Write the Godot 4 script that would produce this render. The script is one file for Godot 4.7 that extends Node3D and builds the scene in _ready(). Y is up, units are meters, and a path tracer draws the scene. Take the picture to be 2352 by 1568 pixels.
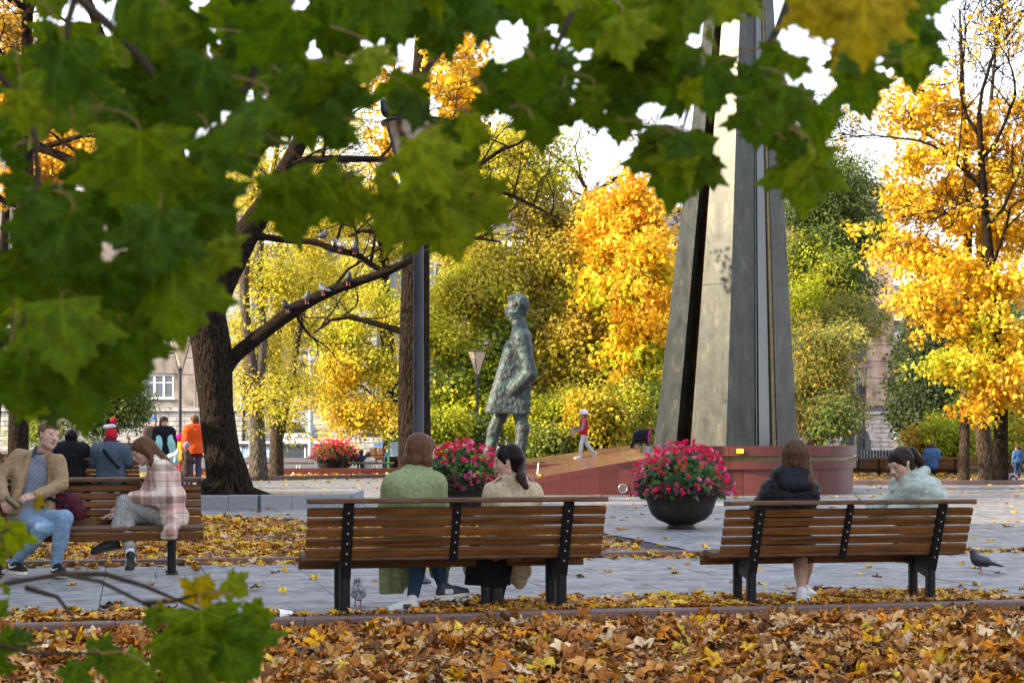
extends Node3D
# A city square in autumn, seen from under a maple: benches with people, leaf litter, planters,
# a bronze statue, a granite monument, trees and facades. y is up, metres; the camera looks along -z.

const LENS := 3921.0       # focal length for a 2352 px wide picture
const EYE := 1.25          # height of the camera above the paving
const HZ := 1005.0         # row of the horizon in that picture
const SKEW := 0.2213        # the benches and kerbs run at this angle (radians) to the picture plane

var used := {}
var M := {}                # materials by name
var rng := RandomNumberGenerator.new()
var wob := FastNoiseLite.new()

func _ready() -> void:
	rng.seed = 11
	wob.seed = 4
	wob.frequency = 1.0
	# --- camera
	var cam := Camera3D.new()
	cam.name = "camera"
	add_child(cam)
	cam.position = Vector3(0, EYE, 0)
	var att := CameraAttributesPhysical.new()
	att.frustum_focal_length = 60.0
	att.frustum_focus_distance = 15.5
	att.frustum_near = 0.1
	att.frustum_far = 600.0
	att.exposure_aperture = 7.0
	cam.attributes = att
	cam.projection = Camera3D.PROJECTION_FRUSTUM
	cam.near = 0.1
	cam.far = 600.0
	cam.size = 0.1 * 1568.0 / LENS
	cam.frustum_offset = Vector2(0, 0.1 * 221.0 / LENS)
	cam.current = true
	# --- sky, sun, exposure
	var env := Environment.new()
	env.background_mode = Environment.BG_SKY
	var sky := Sky.new()
	var sm := ProceduralSkyMaterial.new()
	sm.sky_top_color = Color(0.74, 0.79, 0.88)
	sm.sky_horizon_color = Color(0.93, 0.935, 0.94)
	sm.sky_curve = 0.22
	sm.sky_energy_multiplier = 0.94
	sm.ground_bottom_color = Color(0.30, 0.29, 0.28)
	sm.ground_horizon_color = Color(0.72, 0.74, 0.76)
	sm.sun_angle_max = 1.0
	sky.sky_material = sm
	env.sky = sky
	env.tonemap_mode = Environment.TONE_MAPPER_LINEAR
	env.tonemap_exposure = 3.45
	env.sdfgi_enabled = true
	env.ssao_enabled = true
	env.ssil_enabled = true
	env.fog_enabled = false
	env.fog_density = 0.0007
	env.fog_light_color = Color(0.86, 0.89, 0.94)
	var we := WorldEnvironment.new()
	we.name = "environment"
	we.environment = env
	add_child(we)
	var sun := DirectionalLight3D.new()
	sun.name = "sun"
	add_child(sun)
	sun.light_color = Color(1.0, 0.92, 0.79)
	sun.light_energy = 1.45
	sun.light_angular_distance = 0.55
	sun.shadow_enabled = true
	sun.look_at_from_position(Vector3.ZERO, Vector3(0.90, -0.44, -0.28))
	# --- the place
	build_materials()
	build_ground()
	build_monument()
	build_far_buildings()
	build_street_things()
	build_trees()
	build_shade_trees()
	build_benches()
	build_planters()
	build_statue()
	build_lamps()
	build_near_people()
	build_far_people()
	build_pigeons()
	build_small_things()
	build_litter()
	build_foreground_maple()

# a point seen at pixel (x, y) of the 2352 x 1568 layout drawing, at a distance
func at(x: float, y: float, d: float) -> Vector3:
	return Vector3((x - 1176.0) / LENS * d, EYE + (HZ - y) / LENS * d, -d)

# the point of the paving there
func floor_at(x: float, y: float) -> Vector3:
	var d := LENS * EYE / (y - HZ)
	return Vector3((x - 1176.0) / LENS * d, 0.0, -d)

# the skewed grid of the square: u along the kerb (to the right), v away from the camera
func uv(u: float, v: float, y := 0.0) -> Vector3:
	var c := cos(SKEW)
	var s := sin(SKEW)
	return Vector3(u * c - v * s, y, -12.03 - u * s - v * c)

func numbered(called: String) -> String:
	used[called] = used.get(called, -1) + 1
	return called if used[called] == 0 else "%s_%03d" % [called, used[called]]

func tag(o: Node3D, label := "", category := "", group := "", kind := "") -> Node3D:
	if label: o.set_meta("label", label)
	if category: o.set_meta("category", category)
	if group: o.set_meta("group", group)
	if kind: o.set_meta("kind", kind)
	return o

func thing(called: String, label: String, category: String, where := Vector3.ZERO, turn := 0.0, group := "") -> Node3D:
	var o := Node3D.new()
	o.name = numbered(called)
	add_child(o)
	o.position = where
	o.rotation.y = turn
	tag(o, label, category, group)
	return o

func copy_of(o: Node3D, label: String, where: Vector3, turn := 0.0) -> Node3D:
	var c: Node3D = o.duplicate()
	c.name = numbered(String(o.name).rstrip("0123456789").rstrip("_"))
	add_child(c)
	c.position = where
	c.rotation.y = turn
	c.set_meta("label", label)
	return c

func put(called: String, mesh: Mesh, m: Material, parent: Node3D = null) -> MeshInstance3D:
	var o := MeshInstance3D.new()
	o.mesh = mesh
	o.material_override = m
	if parent == null or parent == self:
		o.name = numbered(called)
		add_child(o)
	else:
		o.name = called
		parent.add_child(o, true)
	return o

func obj(called: String, b: MB, m: Material, parent: Node3D = null) -> MeshInstance3D:
	return put(called, b.mesh(), m, parent)

func structure(called: String, b: MB, m: Material, label := "") -> MeshInstance3D:
	var o := obj(called, b, m)
	tag(o, label, "", "", "structure")
	return o

func frame(z: Vector3, up := Vector3.UP) -> Basis:      # z axis along z, y near up
	z = z.normalized()
	if absf(z.dot(up)) > 0.98: up = Vector3.RIGHT
	var x := up.cross(z).normalized()
	return Basis(x, z.cross(x), z)

func hash3(a: Vector3) -> float:
	return fposmod(sin(a.x * 12.9898 + a.y * 78.233 + a.z * 37.719) * 43758.5453, 1.0)

# ---------------------------------------------------------------- mesh building
class MB:
	var v := PackedVector3Array()
	var n := PackedVector3Array()
	var t := PackedVector2Array()
	var c := PackedColorArray()
	var i := PackedInt32Array()
	var tint := Color.WHITE

	func vert(p: Vector3, nn: Vector3, uvv := Vector2.ZERO) -> int:
		v.append(p); n.append(nn); t.append(uvv); c.append(tint)
		return v.size() - 1

	func tri(a: int, b: int, d: int) -> void:          # turned so that the front runs clockwise
		var f := (v[b] - v[a]).cross(v[d] - v[a])
		if f.dot(n[a] + n[b] + n[d]) > 0.0:
			i.append(a); i.append(d); i.append(b)
		else:
			i.append(a); i.append(b); i.append(d)

	func quad(p0: Vector3, p1: Vector3, p2: Vector3, p3: Vector3, nn: Vector3, u0 := Vector2(0, 0), u1 := Vector2(1, 1)) -> void:
		var a := vert(p0, nn, u0)
		var b := vert(p1, nn, Vector2(u1.x, u0.y))
		var d := vert(p2, nn, u1)
		var e := vert(p3, nn, Vector2(u0.x, u1.y))
		tri(a, b, d); tri(a, d, e)

	func face(ps: Array, nn: Vector3, uvk := 1.0) -> void:      # a flat convex polygon
		var first := v.size()
		for p in ps:
			vert(p, nn, Vector2(p.x, p.y) * uvk)
		for k in range(1, ps.size() - 1):
			tri(first, first + k, first + k + 1)

	func box(at: Transform3D, s: Vector3) -> void:
		var h := s * 0.5
		for ax in 3:
			for sg in [-1.0, 1.0]:
				var nn := Vector3.ZERO; nn[ax] = sg
				var a := Vector3.ZERO; a[(ax + 1) % 3] = h[(ax + 1) % 3]
				var b := Vector3.ZERO; b[(ax + 2) % 3] = h[(ax + 2) % 3]
				var m: Vector3 = nn * h[ax]
				quad(at * (m - a - b), at * (m + a - b), at * (m + a + b), at * (m - a + b), (at.basis * nn).normalized())

	# a bar along its own x with chamfered long edges
	func bar(at: Transform3D, s: Vector3, ch: float) -> void:
		var y := s.y * 0.5
		var z := s.z * 0.5
		var x := s.x * 0.5
		var prof := [Vector2(y, -z + ch), Vector2(y, z - ch), Vector2(y - ch, z), Vector2(-y + ch, z), Vector2(-y, z - ch), Vector2(-y, -z + ch), Vector2(-y + ch, -z), Vector2(y - ch, -z)]
		for k in 8:
			var p: Vector2 = prof[k]
			var q: Vector2 = prof[(k + 1) % 8]
			var mid := (p + q)
			var e := q - p
			var nn := Vector3(0, -e.y, e.x)
			if nn.dot(Vector3(0, mid.x, mid.y)) < 0.0: nn = -nn
			nn = (at.basis * nn).normalized()
			quad(at * Vector3(-x, p.x, p.y), at * Vector3(x, p.x, p.y), at * Vector3(x, q.x, q.y), at * Vector3(-x, q.x, q.y), nn)
		for sg in [-1.0, 1.0]:
			var first := v.size()
			var nn: Vector3 = (at.basis * Vector3(sg, 0, 0)).normalized()
			for k in 8:
				vert(at * Vector3(sg * x, prof[k].x, prof[k].y), nn)
			for k in range(1, 7):
				tri(first, first + k, first + k + 1)

	# an outline (x, y) pushed out along z, flat sides; for convex or star-shaped outlines about their middle
	func slab(at: Transform3D, pts: Array, depth: float) -> void:
		var mid := Vector2.ZERO
		for p in pts: mid += p
		mid /= pts.size()
		for sg in [-1.0, 1.0]:
			var nn: Vector3 = (at.basis * Vector3(0, 0, sg)).normalized()
			var z: float = sg * depth * 0.5
			var m := vert(at * Vector3(mid.x, mid.y, z), nn)
			var first := v.size()
			for p in pts: vert(at * Vector3(p.x, p.y, z), nn)
			for k in pts.size(): tri(m, first + k, first + (k + 1) % pts.size())
		for k in pts.size():
			var p: Vector2 = pts[k]
			var q: Vector2 = pts[(k + 1) % pts.size()]
			var nn2 := Vector3(q.y - p.y, p.x - q.x, 0)
			if nn2.dot(Vector3(p.x + q.x - 2 * mid.x, p.y + q.y - 2 * mid.y, 0)) < 0.0: nn2 = -nn2
			quad(at * Vector3(p.x, p.y, -depth * 0.5), at * Vector3(q.x, q.y, -depth * 0.5), at * Vector3(q.x, q.y, depth * 0.5), at * Vector3(p.x, p.y, depth * 0.5), (at.basis * nn2).normalized())

	# a swept tube; radii per point, texture u round it and v along it in metres
	func tube(ps: Array, rs: Array, sides := 8, cap := true, bump := 0.0, noise: FastNoiseLite = null, freq := 3.0) -> void:
		var first := v.size()
		var count := ps.size()
		var along := 0.0
		var x := Vector3.ZERO
		for k in count:
			var p: Vector3 = ps[k]
			var dir: Vector3 = (ps[mini(k + 1, count - 1)] - ps[maxi(k - 1, 0)]).normalized()
			if k == 0:
				x = dir.cross(Vector3(0.13, 0.21, 0.97)).normalized()
			x = (x - dir * x.dot(dir)).normalized()
			var y := dir.cross(x)
			if k > 0: along += p.distance_to(ps[k - 1])
			for s in sides + 1:
				var a := TAU * s / sides
				var nn := x * cos(a) + y * sin(a)
				var r: float = rs[k]
				if bump > 0.0 and s < sides:
					r *= 1.0 + bump * noise.get_noise_3d(cos(a) * freq, sin(a) * freq, along * 0.6)
				elif bump > 0.0:
					r *= 1.0 + bump * noise.get_noise_3d(freq, 0.0, along * 0.6)
				vert(p + nn * r, nn, Vector2(float(s) / sides, along))
		for k in count - 1:
			for s in sides:
				var a := first + k * (sides + 1) + s
				tri(a, a + 1, a + sides + 2)
				tri(a, a + sides + 2, a + sides + 1)
		if cap:
			for e in [0, count - 1]:
				var nn: Vector3 = (ps[e] - ps[1 if e == 0 else count - 2]).normalized()
				var m := vert(ps[e], nn)
				for s in sides:
					var a: int = first + e * (sides + 1) + s
					var b := vert(v[a], nn)
					var d := vert(v[a + 1], nn)
					tri(m, b, d)

	func lathe(prof: Array, segs: int, at := Transform3D()) -> void:
		var first := v.size()
		var rows := prof.size()
		for k in rows:
			var p: Vector2 = prof[k]
			var e: Vector2 = prof[mini(k + 1, rows - 1)] - prof[maxi(k - 1, 0)]
			var nn2 := Vector2(e.y, -e.x).normalized()
			for s in segs + 1:
				var a := TAU * s / segs
				vert(at * Vector3(p.x * cos(a), p.y, p.x * sin(a)), (at.basis * Vector3(nn2.x * cos(a), nn2.y, nn2.x * sin(a))).normalized(), Vector2(float(s) / segs, p.y))
		for k in rows - 1:
			for s in segs:
				var a := first + k * (segs + 1) + s
				tri(a, a + 1, a + segs + 2)
				tri(a, a + segs + 2, a + segs + 1)

	func ball(at: Transform3D, segs := 10) -> void:
		var prof := []
		for k in segs + 1:
			var a := -PI / 2 + PI * k / segs
			prof.append(Vector2(maxf(cos(a), 0.001), sin(a)))
		lathe(prof, segs + 2, at)

	func mesh() -> ArrayMesh:
		var a := []
		a.resize(Mesh.ARRAY_MAX)
		a[Mesh.ARRAY_VERTEX] = v
		a[Mesh.ARRAY_NORMAL] = n
		a[Mesh.ARRAY_TEX_UV] = t
		a[Mesh.ARRAY_COLOR] = c
		a[Mesh.ARRAY_INDEX] = i
		var m := ArrayMesh.new()
		m.add_surface_from_arrays(Mesh.PRIMITIVE_TRIANGLES, a)
		return m

	# round bodies: each bone is [a, b, radius at a, radius at b, stretch (optional)]; the distances are joined smoothly and meshed as surface nets
	func blob(bones: Array, cell: float, k: float, wrinkle := 0.0, wfreq := 9.0, noise: FastNoiseLite = null, wstretch := Vector3.ONE) -> void:
		var lo := Vector3.INF
		var hi := -Vector3.INF
		var pad := 3.0 * k + 1.8 * cell
		for b in bones:
			var r := maxf(b[2], b[3])
			var st: Vector3 = b[4] if b.size() > 4 else Vector3.ONE
			var ext := st * r + Vector3.ONE * pad
			for p in [b[0], b[1]]:
				lo = lo.min(p - ext)
				hi = hi.max(p + ext)
		var nx := int((hi.x - lo.x) / cell) + 2
		var ny := int((hi.y - lo.y) / cell) + 2
		var nz := int((hi.z - lo.z) / cell) + 2
		var f := PackedFloat32Array()
		f.resize(nx * ny * nz)
		var inv_k := 1.0 / k
		for b in bones:
			var a: Vector3 = b[0]
			var e: Vector3 = b[1]
			var ra: float = b[2]
			var rb: float = b[3]
			var st: Vector3 = b[4] if b.size() > 4 else Vector3.ONE
			var inv := Vector3.ONE / st
			var ext := st * maxf(ra, rb) + Vector3.ONE * pad
			var l := (a.min(e) - ext - lo) / cell
			var h := (a.max(e) + ext - lo) / cell
			var x0 := maxi(int(l.x), 0); var x1 := mini(int(h.x) + 1, nx - 1)
			var y0 := maxi(int(l.y), 0); var y1 := mini(int(h.y) + 1, ny - 1)
			var z0 := maxi(int(l.z), 0); var z1 := mini(int(h.z) + 1, nz - 1)
			var ab := (e - a) * inv
			var len2 := ab.length_squared()
			var il := 1.0 / len2 if len2 > 1e-9 else 0.0
			var dr := rb - ra
			var far := pad
			var ab2 := Vector2(ab.y, ab.z)
			var l2 := ab2.length_squared()
			var i2 := 1.0 / l2 if l2 > 1e-9 else 0.0
			var reach := maxf(ra, rb) + pad
			for z in range(z0, z1 + 1):
				for y in range(y0, y1 + 1):
					var row := (z * ny + y) * nx
					var py := lo.y + y * cell
					var pz := lo.z + z * cell
					var q2 := Vector2((py - a.y) * inv.y, (pz - a.z) * inv.z)
					if (q2 - ab2 * clampf(q2.dot(ab2) * i2, 0.0, 1.0)).length_squared() > reach * reach: continue
					for x in range(x0, x1 + 1):
						var q := (Vector3(lo.x + x * cell, py, pz) - a) * inv
						var s := clampf(q.dot(ab) * il, 0.0, 1.0)
						var d := (q - ab * s).length() - ra - dr * s
						if d < far:
							f[row + x] += exp(-maxf(d, -0.15) * inv_k)
		# surface nets
		var ids := PackedInt32Array()
		ids.resize(nx * ny * nz)
		var sy := nx
		var sz := nx * ny
		var off := [0, 1, sy, sy + 1, sz, sz + 1, sz + sy, sz + sy + 1]
		var band := exp(cell * 1.8 * inv_k) * 1.6
		var blo := 1.0 / band
		var first := v.size()
		for z in nz - 1:
			for y in ny - 1:
				var row := (z * ny + y) * nx
				for x in nx - 1:
					var o := row + x
					var f0 := f[o]
					if f0 < blo or f0 > band:
						continue
					var mask := 0
					for j in 8:
						if f[o + off[j]] > 1.0: mask |= 1 << j
					if mask == 0 or mask == 255:
						continue
					var sum := Vector3.ZERO
					var hits := 0
					for ax in 3:
						var stp := 1 << ax
						for j in 8:
							if j & stp: continue
							var j2 := j | stp
							if ((mask >> j) ^ (mask >> j2)) & 1:
								var g0 := log(f[o + off[j]] + 1e-7)
								var g1 := log(f[o + off[j2]] + 1e-7)
								var s := g0 / (g0 - g1)
								var p := Vector3(j & 1, (j >> 1) & 1, (j >> 2) & 1)
								p[ax] = s
								sum += p
								hits += 1
					var gx := (f[o + 1] + f[o + sy + 1] + f[o + sz + 1] + f[o + sz + sy + 1]) - (f[o] + f[o + sy] + f[o + sz] + f[o + sz + sy])
					var gy := (f[o + sy] + f[o + sy + 1] + f[o + sz + sy] + f[o + sz + sy + 1]) - (f[o] + f[o + 1] + f[o + sz] + f[o + sz + 1])
					var gz := (f[o + sz] + f[o + sz + 1] + f[o + sz + sy] + f[o + sz + sy + 1]) - (f[o] + f[o + 1] + f[o + sy] + f[o + sy + 1])
					var nn := -Vector3(gx, gy, gz).normalized()
					var pos := lo + (Vector3(x, y, z) + sum / hits) * cell
					if wrinkle > 0.0:
						var wp := pos * wstretch
						pos += nn * wrinkle * noise.get_noise_3d(wp.x * wfreq, wp.y * wfreq, wp.z * wfreq)
					v.append(pos); n.append(nn); t.append(Vector2(pos.x, pos.y)); c.append(tint)
					ids[o] = v.size()
		var start := i.size()
		for z in range(1, nz - 1):
			for y in range(1, ny - 1):
				var row := (z * ny + y) * nx
				for x in range(1, nx - 1):
					var o := row + x
					if ids[o] == 0:
						continue
					var inside := f[o] > 1.0
					for ax in 3:
						var d: int = [1, sy, sz][ax]
						if (f[o + d] > 1.0) == inside:
							continue
						var d1: int = [sy, sz, 1][ax]
						var d2: int = [sz, 1, sy][ax]
						var a := ids[o] - 1
						var b := ids[o - d1] - 1
						var e := ids[o - d1 - d2] - 1
						var g := ids[o - d2] - 1
						if a < 0 or b < 0 or e < 0 or g < 0: continue
						if inside:
							i.append(a); i.append(e); i.append(b); i.append(a); i.append(g); i.append(e)
						else:
							i.append(a); i.append(b); i.append(e); i.append(a); i.append(e); i.append(g)
		if wrinkle > 0.0:                      # new normals for the folded cloth
			var acc := PackedVector3Array()
			acc.resize(v.size() - first)
			for k3 in range(start, i.size(), 3):
				var a := i[k3]
				var b := i[k3 + 1]
				var e := i[k3 + 2]
				var cr := (v[e] - v[a]).cross(v[b] - v[a])
				acc[a - first] += cr; acc[b - first] += cr; acc[e - first] += cr
			for q in acc.size():
				if acc[q].length_squared() > 1e-16:
					n[first + q] = acc[q].normalized()

	func paint(from: int, how: Callable) -> void:      # colours the vertices from index «from» on by their place
		for q in range(from, v.size()):
			c[q] = how.call(v[q])

# ---------------------------------------------------------------- materials
func lin(r: float, g: float, b: float) -> Color:          # real-world base colour -> sRGB for albedo_color
	return Color(r, g, b).linear_to_srgb()

func ntex(sd: int, freq: float, stops: Array, size := 256, octaves := 5, kind := FastNoiseLite.TYPE_SIMPLEX_SMOOTH, normal := false, bump := 4.0, h := 0) -> NoiseTexture2D:
	var nz := FastNoiseLite.new()
	nz.seed = sd
	nz.noise_type = kind
	nz.frequency = freq
	nz.fractal_octaves = octaves
	var t := NoiseTexture2D.new()
	t.width = size
	t.height = h if h > 0 else size
	t.seamless = true
	t.noise = nz
	if normal:
		t.as_normal_map = true
		t.bump_strength = bump
	elif stops.size():
		var g := Gradient.new()
		var offs := PackedFloat32Array()
		var cols := PackedColorArray()
		for s in stops:
			offs.append(s[0])
			cols.append((s[1] as Color))
		g.offsets = offs
		g.colors = cols
		t.color_ramp = g
	return t

func mat(called: String, col: Color, rough := 0.8, metal := 0.0) -> StandardMaterial3D:
	var m := StandardMaterial3D.new()
	m.resource_name = called
	m.albedo_color = col
	m.roughness = rough
	m.metallic = metal
	M[called] = m
	return m

func tri_tex(m: StandardMaterial3D, tex: Texture2D, scale: Vector3, world := false) -> StandardMaterial3D:
	m.albedo_texture = tex
	m.uv1_triplanar = true
	m.uv1_world_triplanar = world
	m.uv1_scale = scale
	return m

var mottle: NoiseTexture2D
var grain: NoiseTexture2D
var fine: NoiseTexture2D
var fine_normal: NoiseTexture2D
var streak: NoiseTexture2D

func g(a: float) -> Color:
	return Color(a, a, a)

func cloth(called: String, col: Color, scale := 6.0, rough := 0.9) -> StandardMaterial3D:
	var m := mat(called, col, rough)
	tri_tex(m, mottle, Vector3.ONE * scale)
	m.normal_enabled = true
	m.normal_texture = fine_normal
	m.normal_scale = 0.35
	m.rim_enabled = true
	m.rim = 0.12
	return m

func build_materials() -> void:
	mottle = ntex(1, 0.02, [[0.0, g(0.72)], [0.5, g(0.9)], [1.0, g(1.0)]])
	fine = ntex(2, 0.12, [[0.0, g(0.55)], [0.5, g(0.85)], [1.0, g(1.0)]])
	fine_normal = ntex(3, 0.08, [], 256, 4, FastNoiseLite.TYPE_SIMPLEX_SMOOTH, true, 5.0)
	streak = ntex(5, 0.03, [[0.0, g(0.5)], [0.45, g(0.82)], [1.0, g(1.0)]], 256, 5, FastNoiseLite.TYPE_SIMPLEX)
	var m: StandardMaterial3D

	m = tri_tex(mat("earth", lin(0.16, 0.11, 0.07), 0.95), fine, Vector3.ONE * 0.9, true)
	m = tri_tex(mat("lawn", lin(0.17, 0.16, 0.05), 0.95), fine, Vector3.ONE * 0.8, true)
	m = tri_tex(mat("asphalt", lin(0.09, 0.09, 0.095), 0.85), fine, Vector3.ONE * 0.6, true)
	for k in 4:
		var b: float = [1.0, 0.88, 1.1, 0.95][k]
		m = tri_tex(mat("paver%d" % k, lin(0.205 * b, 0.203 * b, 0.205 * b), 0.55), ntex(20 + k, 0.018, [[0.0, g(0.6)], [0.32, g(0.78)], [0.45, g(0.94)], [0.6, g(1.0)], [0.72, g(0.86)], [1.0, g(0.95)]]), Vector3.ONE * 0.55, true)
		m.roughness_texture = mottle
		m.normal_enabled = true
		m.normal_texture = fine_normal
		m.normal_scale = 0.25
	m = mat("joint", lin(0.055, 0.05, 0.045), 0.95)
	m = tri_tex(mat("sett", Color.WHITE, 0.8), fine, Vector3.ONE * 1.2, true)
	m.vertex_color_use_as_albedo = true
	m = tri_tex(mat("kerb", lin(0.2, 0.118, 0.095), 0.7), fine, Vector3.ONE * 1.5, true)
	m = tri_tex(mat("kerb_grey", lin(0.3, 0.3, 0.31), 0.75), fine, Vector3.ONE * 1.3, true)
	for k in 3:
		var b: float = [1.0, 0.85, 1.18][k]
		m = tri_tex(mat("granite%d" % k, lin(0.125 * b, 0.036 * b, 0.030 * b), 0.32), ntex(30 + k, 0.14, [[0.0, g(0.55)], [0.5, g(0.9)], [1.0, g(1.0)]], 256, 3), Vector3.ONE * 0.9, true)
	for k in 3:
		var b: float = [1.0, 0.86, 1.15][k]
		m = tri_tex(mat("ramp_stone%d" % k, lin(0.165 * b, 0.058 * b, 0.04 * b), 0.26), fine, Vector3.ONE * 0.8, true)
	m = tri_tex(mat("brass_band", lin(0.17, 0.13, 0.06), 0.4, 0.6), mottle, Vector3.ONE, true)

	# bench timber: warm oiled planks, greyer on top
	for k in 4:
		var b: float = [1.0, 0.85, 1.15, 0.95][k]
		m = mat("timber%d" % k, lin(0.165 * b, 0.064 * b, 0.016 * b), 0.66)
		var w := ntex(40 + k, 0.02, [[0.0, g(0.5)], [0.4, g(0.8)], [0.7, g(1.0)], [1.0, g(0.75)]], 256, 5)
		tri_tex(m, w, Vector3(0.35, 7.0, 7.0))
		m.uv1_offset = Vector3(0.3 * k, 0.2 * k, 0)
		m.normal_enabled = true
		m.normal_texture = fine_normal
		m.normal_scale = 0.3
	for k in 2:
		m = mat("grey_timber%d" % k, lin(0.16 - 0.015 * k, 0.085 - 0.008 * k, 0.045 - 0.005 * k), 0.7)
		tri_tex(m, streak, Vector3(0.4, 6.0, 6.0))
	m = tri_tex(mat("dark_iron", lin(0.014, 0.014, 0.015), 0.5, 0.2), mottle, Vector3.ONE * 2.0)
	m = mat("bolt", lin(0.55, 0.5, 0.42), 0.35, 0.8)
	m = tri_tex(mat("pot", lin(0.03, 0.028, 0.028), 0.5, 0.1), mottle, Vector3.ONE * 2.0)
	m = tri_tex(mat("lamp_paint", lin(0.055, 0.06, 0.07), 0.5, 0.2), mottle, Vector3(1, 0.4, 1))
	m = mat("lamp_dark", lin(0.05, 0.045, 0.045), 0.5, 0.2)
	m = mat("lamp_shade", lin(0.62, 0.55, 0.47), 0.4)
	m.backlight_enabled = true
	m.backlight = Color(0.9, 0.85, 0.78)
	m = mat("steel", lin(0.45, 0.46, 0.48), 0.3, 0.8)

	# bronze plates and statue
	for k in 3:
		m = mat("plate%d" % k, Color(0.49, 0.53, 0.565), 0.38, 0.4)
		var rp := [[0.0, Color(0.14, 0.13, 0.10)], [0.3, Color(0.22, 0.21, 0.17)], [0.42, Color(0.38, 0.365, 0.30)], [0.5, Color(0.31, 0.305, 0.27)], [0.57, Color(0.42, 0.40, 0.32)], [0.64, Color(0.28, 0.27, 0.22)], [0.8, Color(0.56, 0.51, 0.40)], [1.0, Color(0.5, 0.45, 0.34)]]
		tri_tex(m, ntex(50 + k, 0.014, rp, 512, 5), Vector3(0.42, 0.14, 0.42), true)
		m.uv1_offset = Vector3(0.31 * k, 0.17 * k, 0.4 * k)
		m.roughness_texture = ntex(55 + k, 0.03, [[0.0, g(0.6)], [0.5, g(0.9)], [1.0, g(1.0)]])
	m = tri_tex(mat("plate_dark", lin(0.035, 0.032, 0.03), 0.2, 0.3), mottle, Vector3(0.6, 0.2, 0.6), true)
	m = tri_tex(mat("copper_panel", lin(0.18, 0.07, 0.025), 0.25, 0.7), streak, Vector3(0.8, 0.3, 0.8), true)
	m = mat("glass_fin", Color(0.35, 0.45, 0.45, 0.3), 0.05)
	m.transparency = BaseMaterial3D.TRANSPARENCY_ALPHA
	m = mat("bronze", Color(0.64, 0.70, 0.70), 0.7, 0.1)
	tri_tex(m, ntex(60, 0.02, [[0.0, Color(0.24, 0.245, 0.24)], [0.45, Color(0.30, 0.315, 0.31)], [0.58, Color(0.34, 0.365, 0.36)], [0.68, Color(0.31, 0.43, 0.42)], [0.8, Color(0.36, 0.52, 0.50)], [1.0, Color(0.40, 0.56, 0.53)]], 512, 5), Vector3(0.5, 0.35, 0.5))
	m.roughness_texture = fine
	m.normal_enabled = true
	m.normal_texture = ntex(61, 0.05, [], 256, 5, FastNoiseLite.TYPE_SIMPLEX_SMOOTH, true, 12.0)
	m.normal_scale = 0.4

	# bark
	var barkn := ntex(70, 0.03, [], 256, 5, FastNoiseLite.TYPE_SIMPLEX, true, 14.0)
	for k in 3:
		m = mat(["bark_dark", "bark_grey", "bark_brown"][k], [lin(0.029, 0.020, 0.014), lin(0.15, 0.125, 0.10), lin(0.10, 0.074, 0.052)][k], 0.95)
		m.albedo_texture = ntex(72 + k, 0.03, [[0.0, g(0.4)], [0.4, g(0.7)], [0.7, g(1.0)], [1.0, g(1.0)]], 256, 5, FastNoiseLite.TYPE_SIMPLEX)
		m.uv1_scale = Vector3(5.0, 0.4, 1)
		m.normal_enabled = true
		m.normal_texture = barkn
		m.normal_scale = 1.2

	# leaves: the colour comes with each spray or leaf
	m = mat("leaf", Color.WHITE, 0.6)
	m.metallic_specular = 0.3
	m.vertex_color_use_as_albedo = true
	m.backlight_enabled = true
	m.backlight = Color(0.95, 0.95, 0.95)
	m.cull_mode = BaseMaterial3D.CULL_DISABLED
	m = mat("litter", Color.WHITE, 0.8)
	m.metallic_specular = 0.25
	m.vertex_color_use_as_albedo = true
	m.backlight_enabled = true
	m.backlight = Color(0.25, 0.25, 0.25)
	m.cull_mode = BaseMaterial3D.CULL_DISABLED
	tri_tex(m, fine, Vector3.ONE * 5.0)

	# facades
	m = tri_tex(mat("render_taupe", lin(0.34, 0.285, 0.25), 0.9), streak, Vector3(0.12, 0.06, 0.12), true)
	m = tri_tex(mat("render_pale", lin(0.47, 0.475, 0.48), 0.9), streak, Vector3(0.1, 0.05, 0.1), true)
	m = tri_tex(mat("render_grey", lin(0.36, 0.345, 0.34), 0.9), streak, Vector3(0.1, 0.05, 0.1), true)
	m = tri_tex(mat("render_pink", lin(0.56, 0.37, 0.27), 0.9), streak, Vector3(0.1, 0.07, 0.1), true)
	m = tri_tex(mat("ashlar", lin(0.52, 0.50, 0.48), 0.9), mottle, Vector3.ONE * 0.25, true)
	m = tri_tex(mat("ashlar_warm", lin(0.6, 0.52, 0.46), 0.9), mottle, Vector3.ONE * 0.25, true)
	m = mat("recess", lin(0.14, 0.13, 0.13), 0.95)
	m = mat("window_white", lin(0.78, 0.78, 0.78), 0.5)
	m = mat("window_brown", lin(0.12, 0.06, 0.04), 0.6)
	m = mat("window_glass", lin(0.05, 0.06, 0.07), 0.06)
	m.metallic_specular = 0.9
	m = mat("curtain", lin(0.55, 0.58, 0.55), 0.9)
	m = tri_tex(mat("roof", lin(0.14, 0.12, 0.12), 0.8), fine, Vector3.ONE * 0.3, true)
	m = mat("sign_white", lin(0.78, 0.78, 0.78), 0.5)
	m = mat("sign_print", lin(0.08, 0.09, 0.16), 0.6)
	m = mat("sign_black", lin(0.015, 0.015, 0.015), 0.5)
	m = mat("green_paint", lin(0.03, 0.3, 0.09), 0.5)
	m = mat("blue_paint", lin(0.05, 0.2, 0.5), 0.5)
	m = mat("yellow_paint", lin(0.8, 0.6, 0.02), 0.6)
	m = mat("red_paint", lin(0.6, 0.03, 0.03), 0.5)
	m = mat("shelter_glass", Color(0.75, 0.85, 0.9, 0.25), 0.05)
	m.transparency = BaseMaterial3D.TRANSPARENCY_ALPHA
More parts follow.
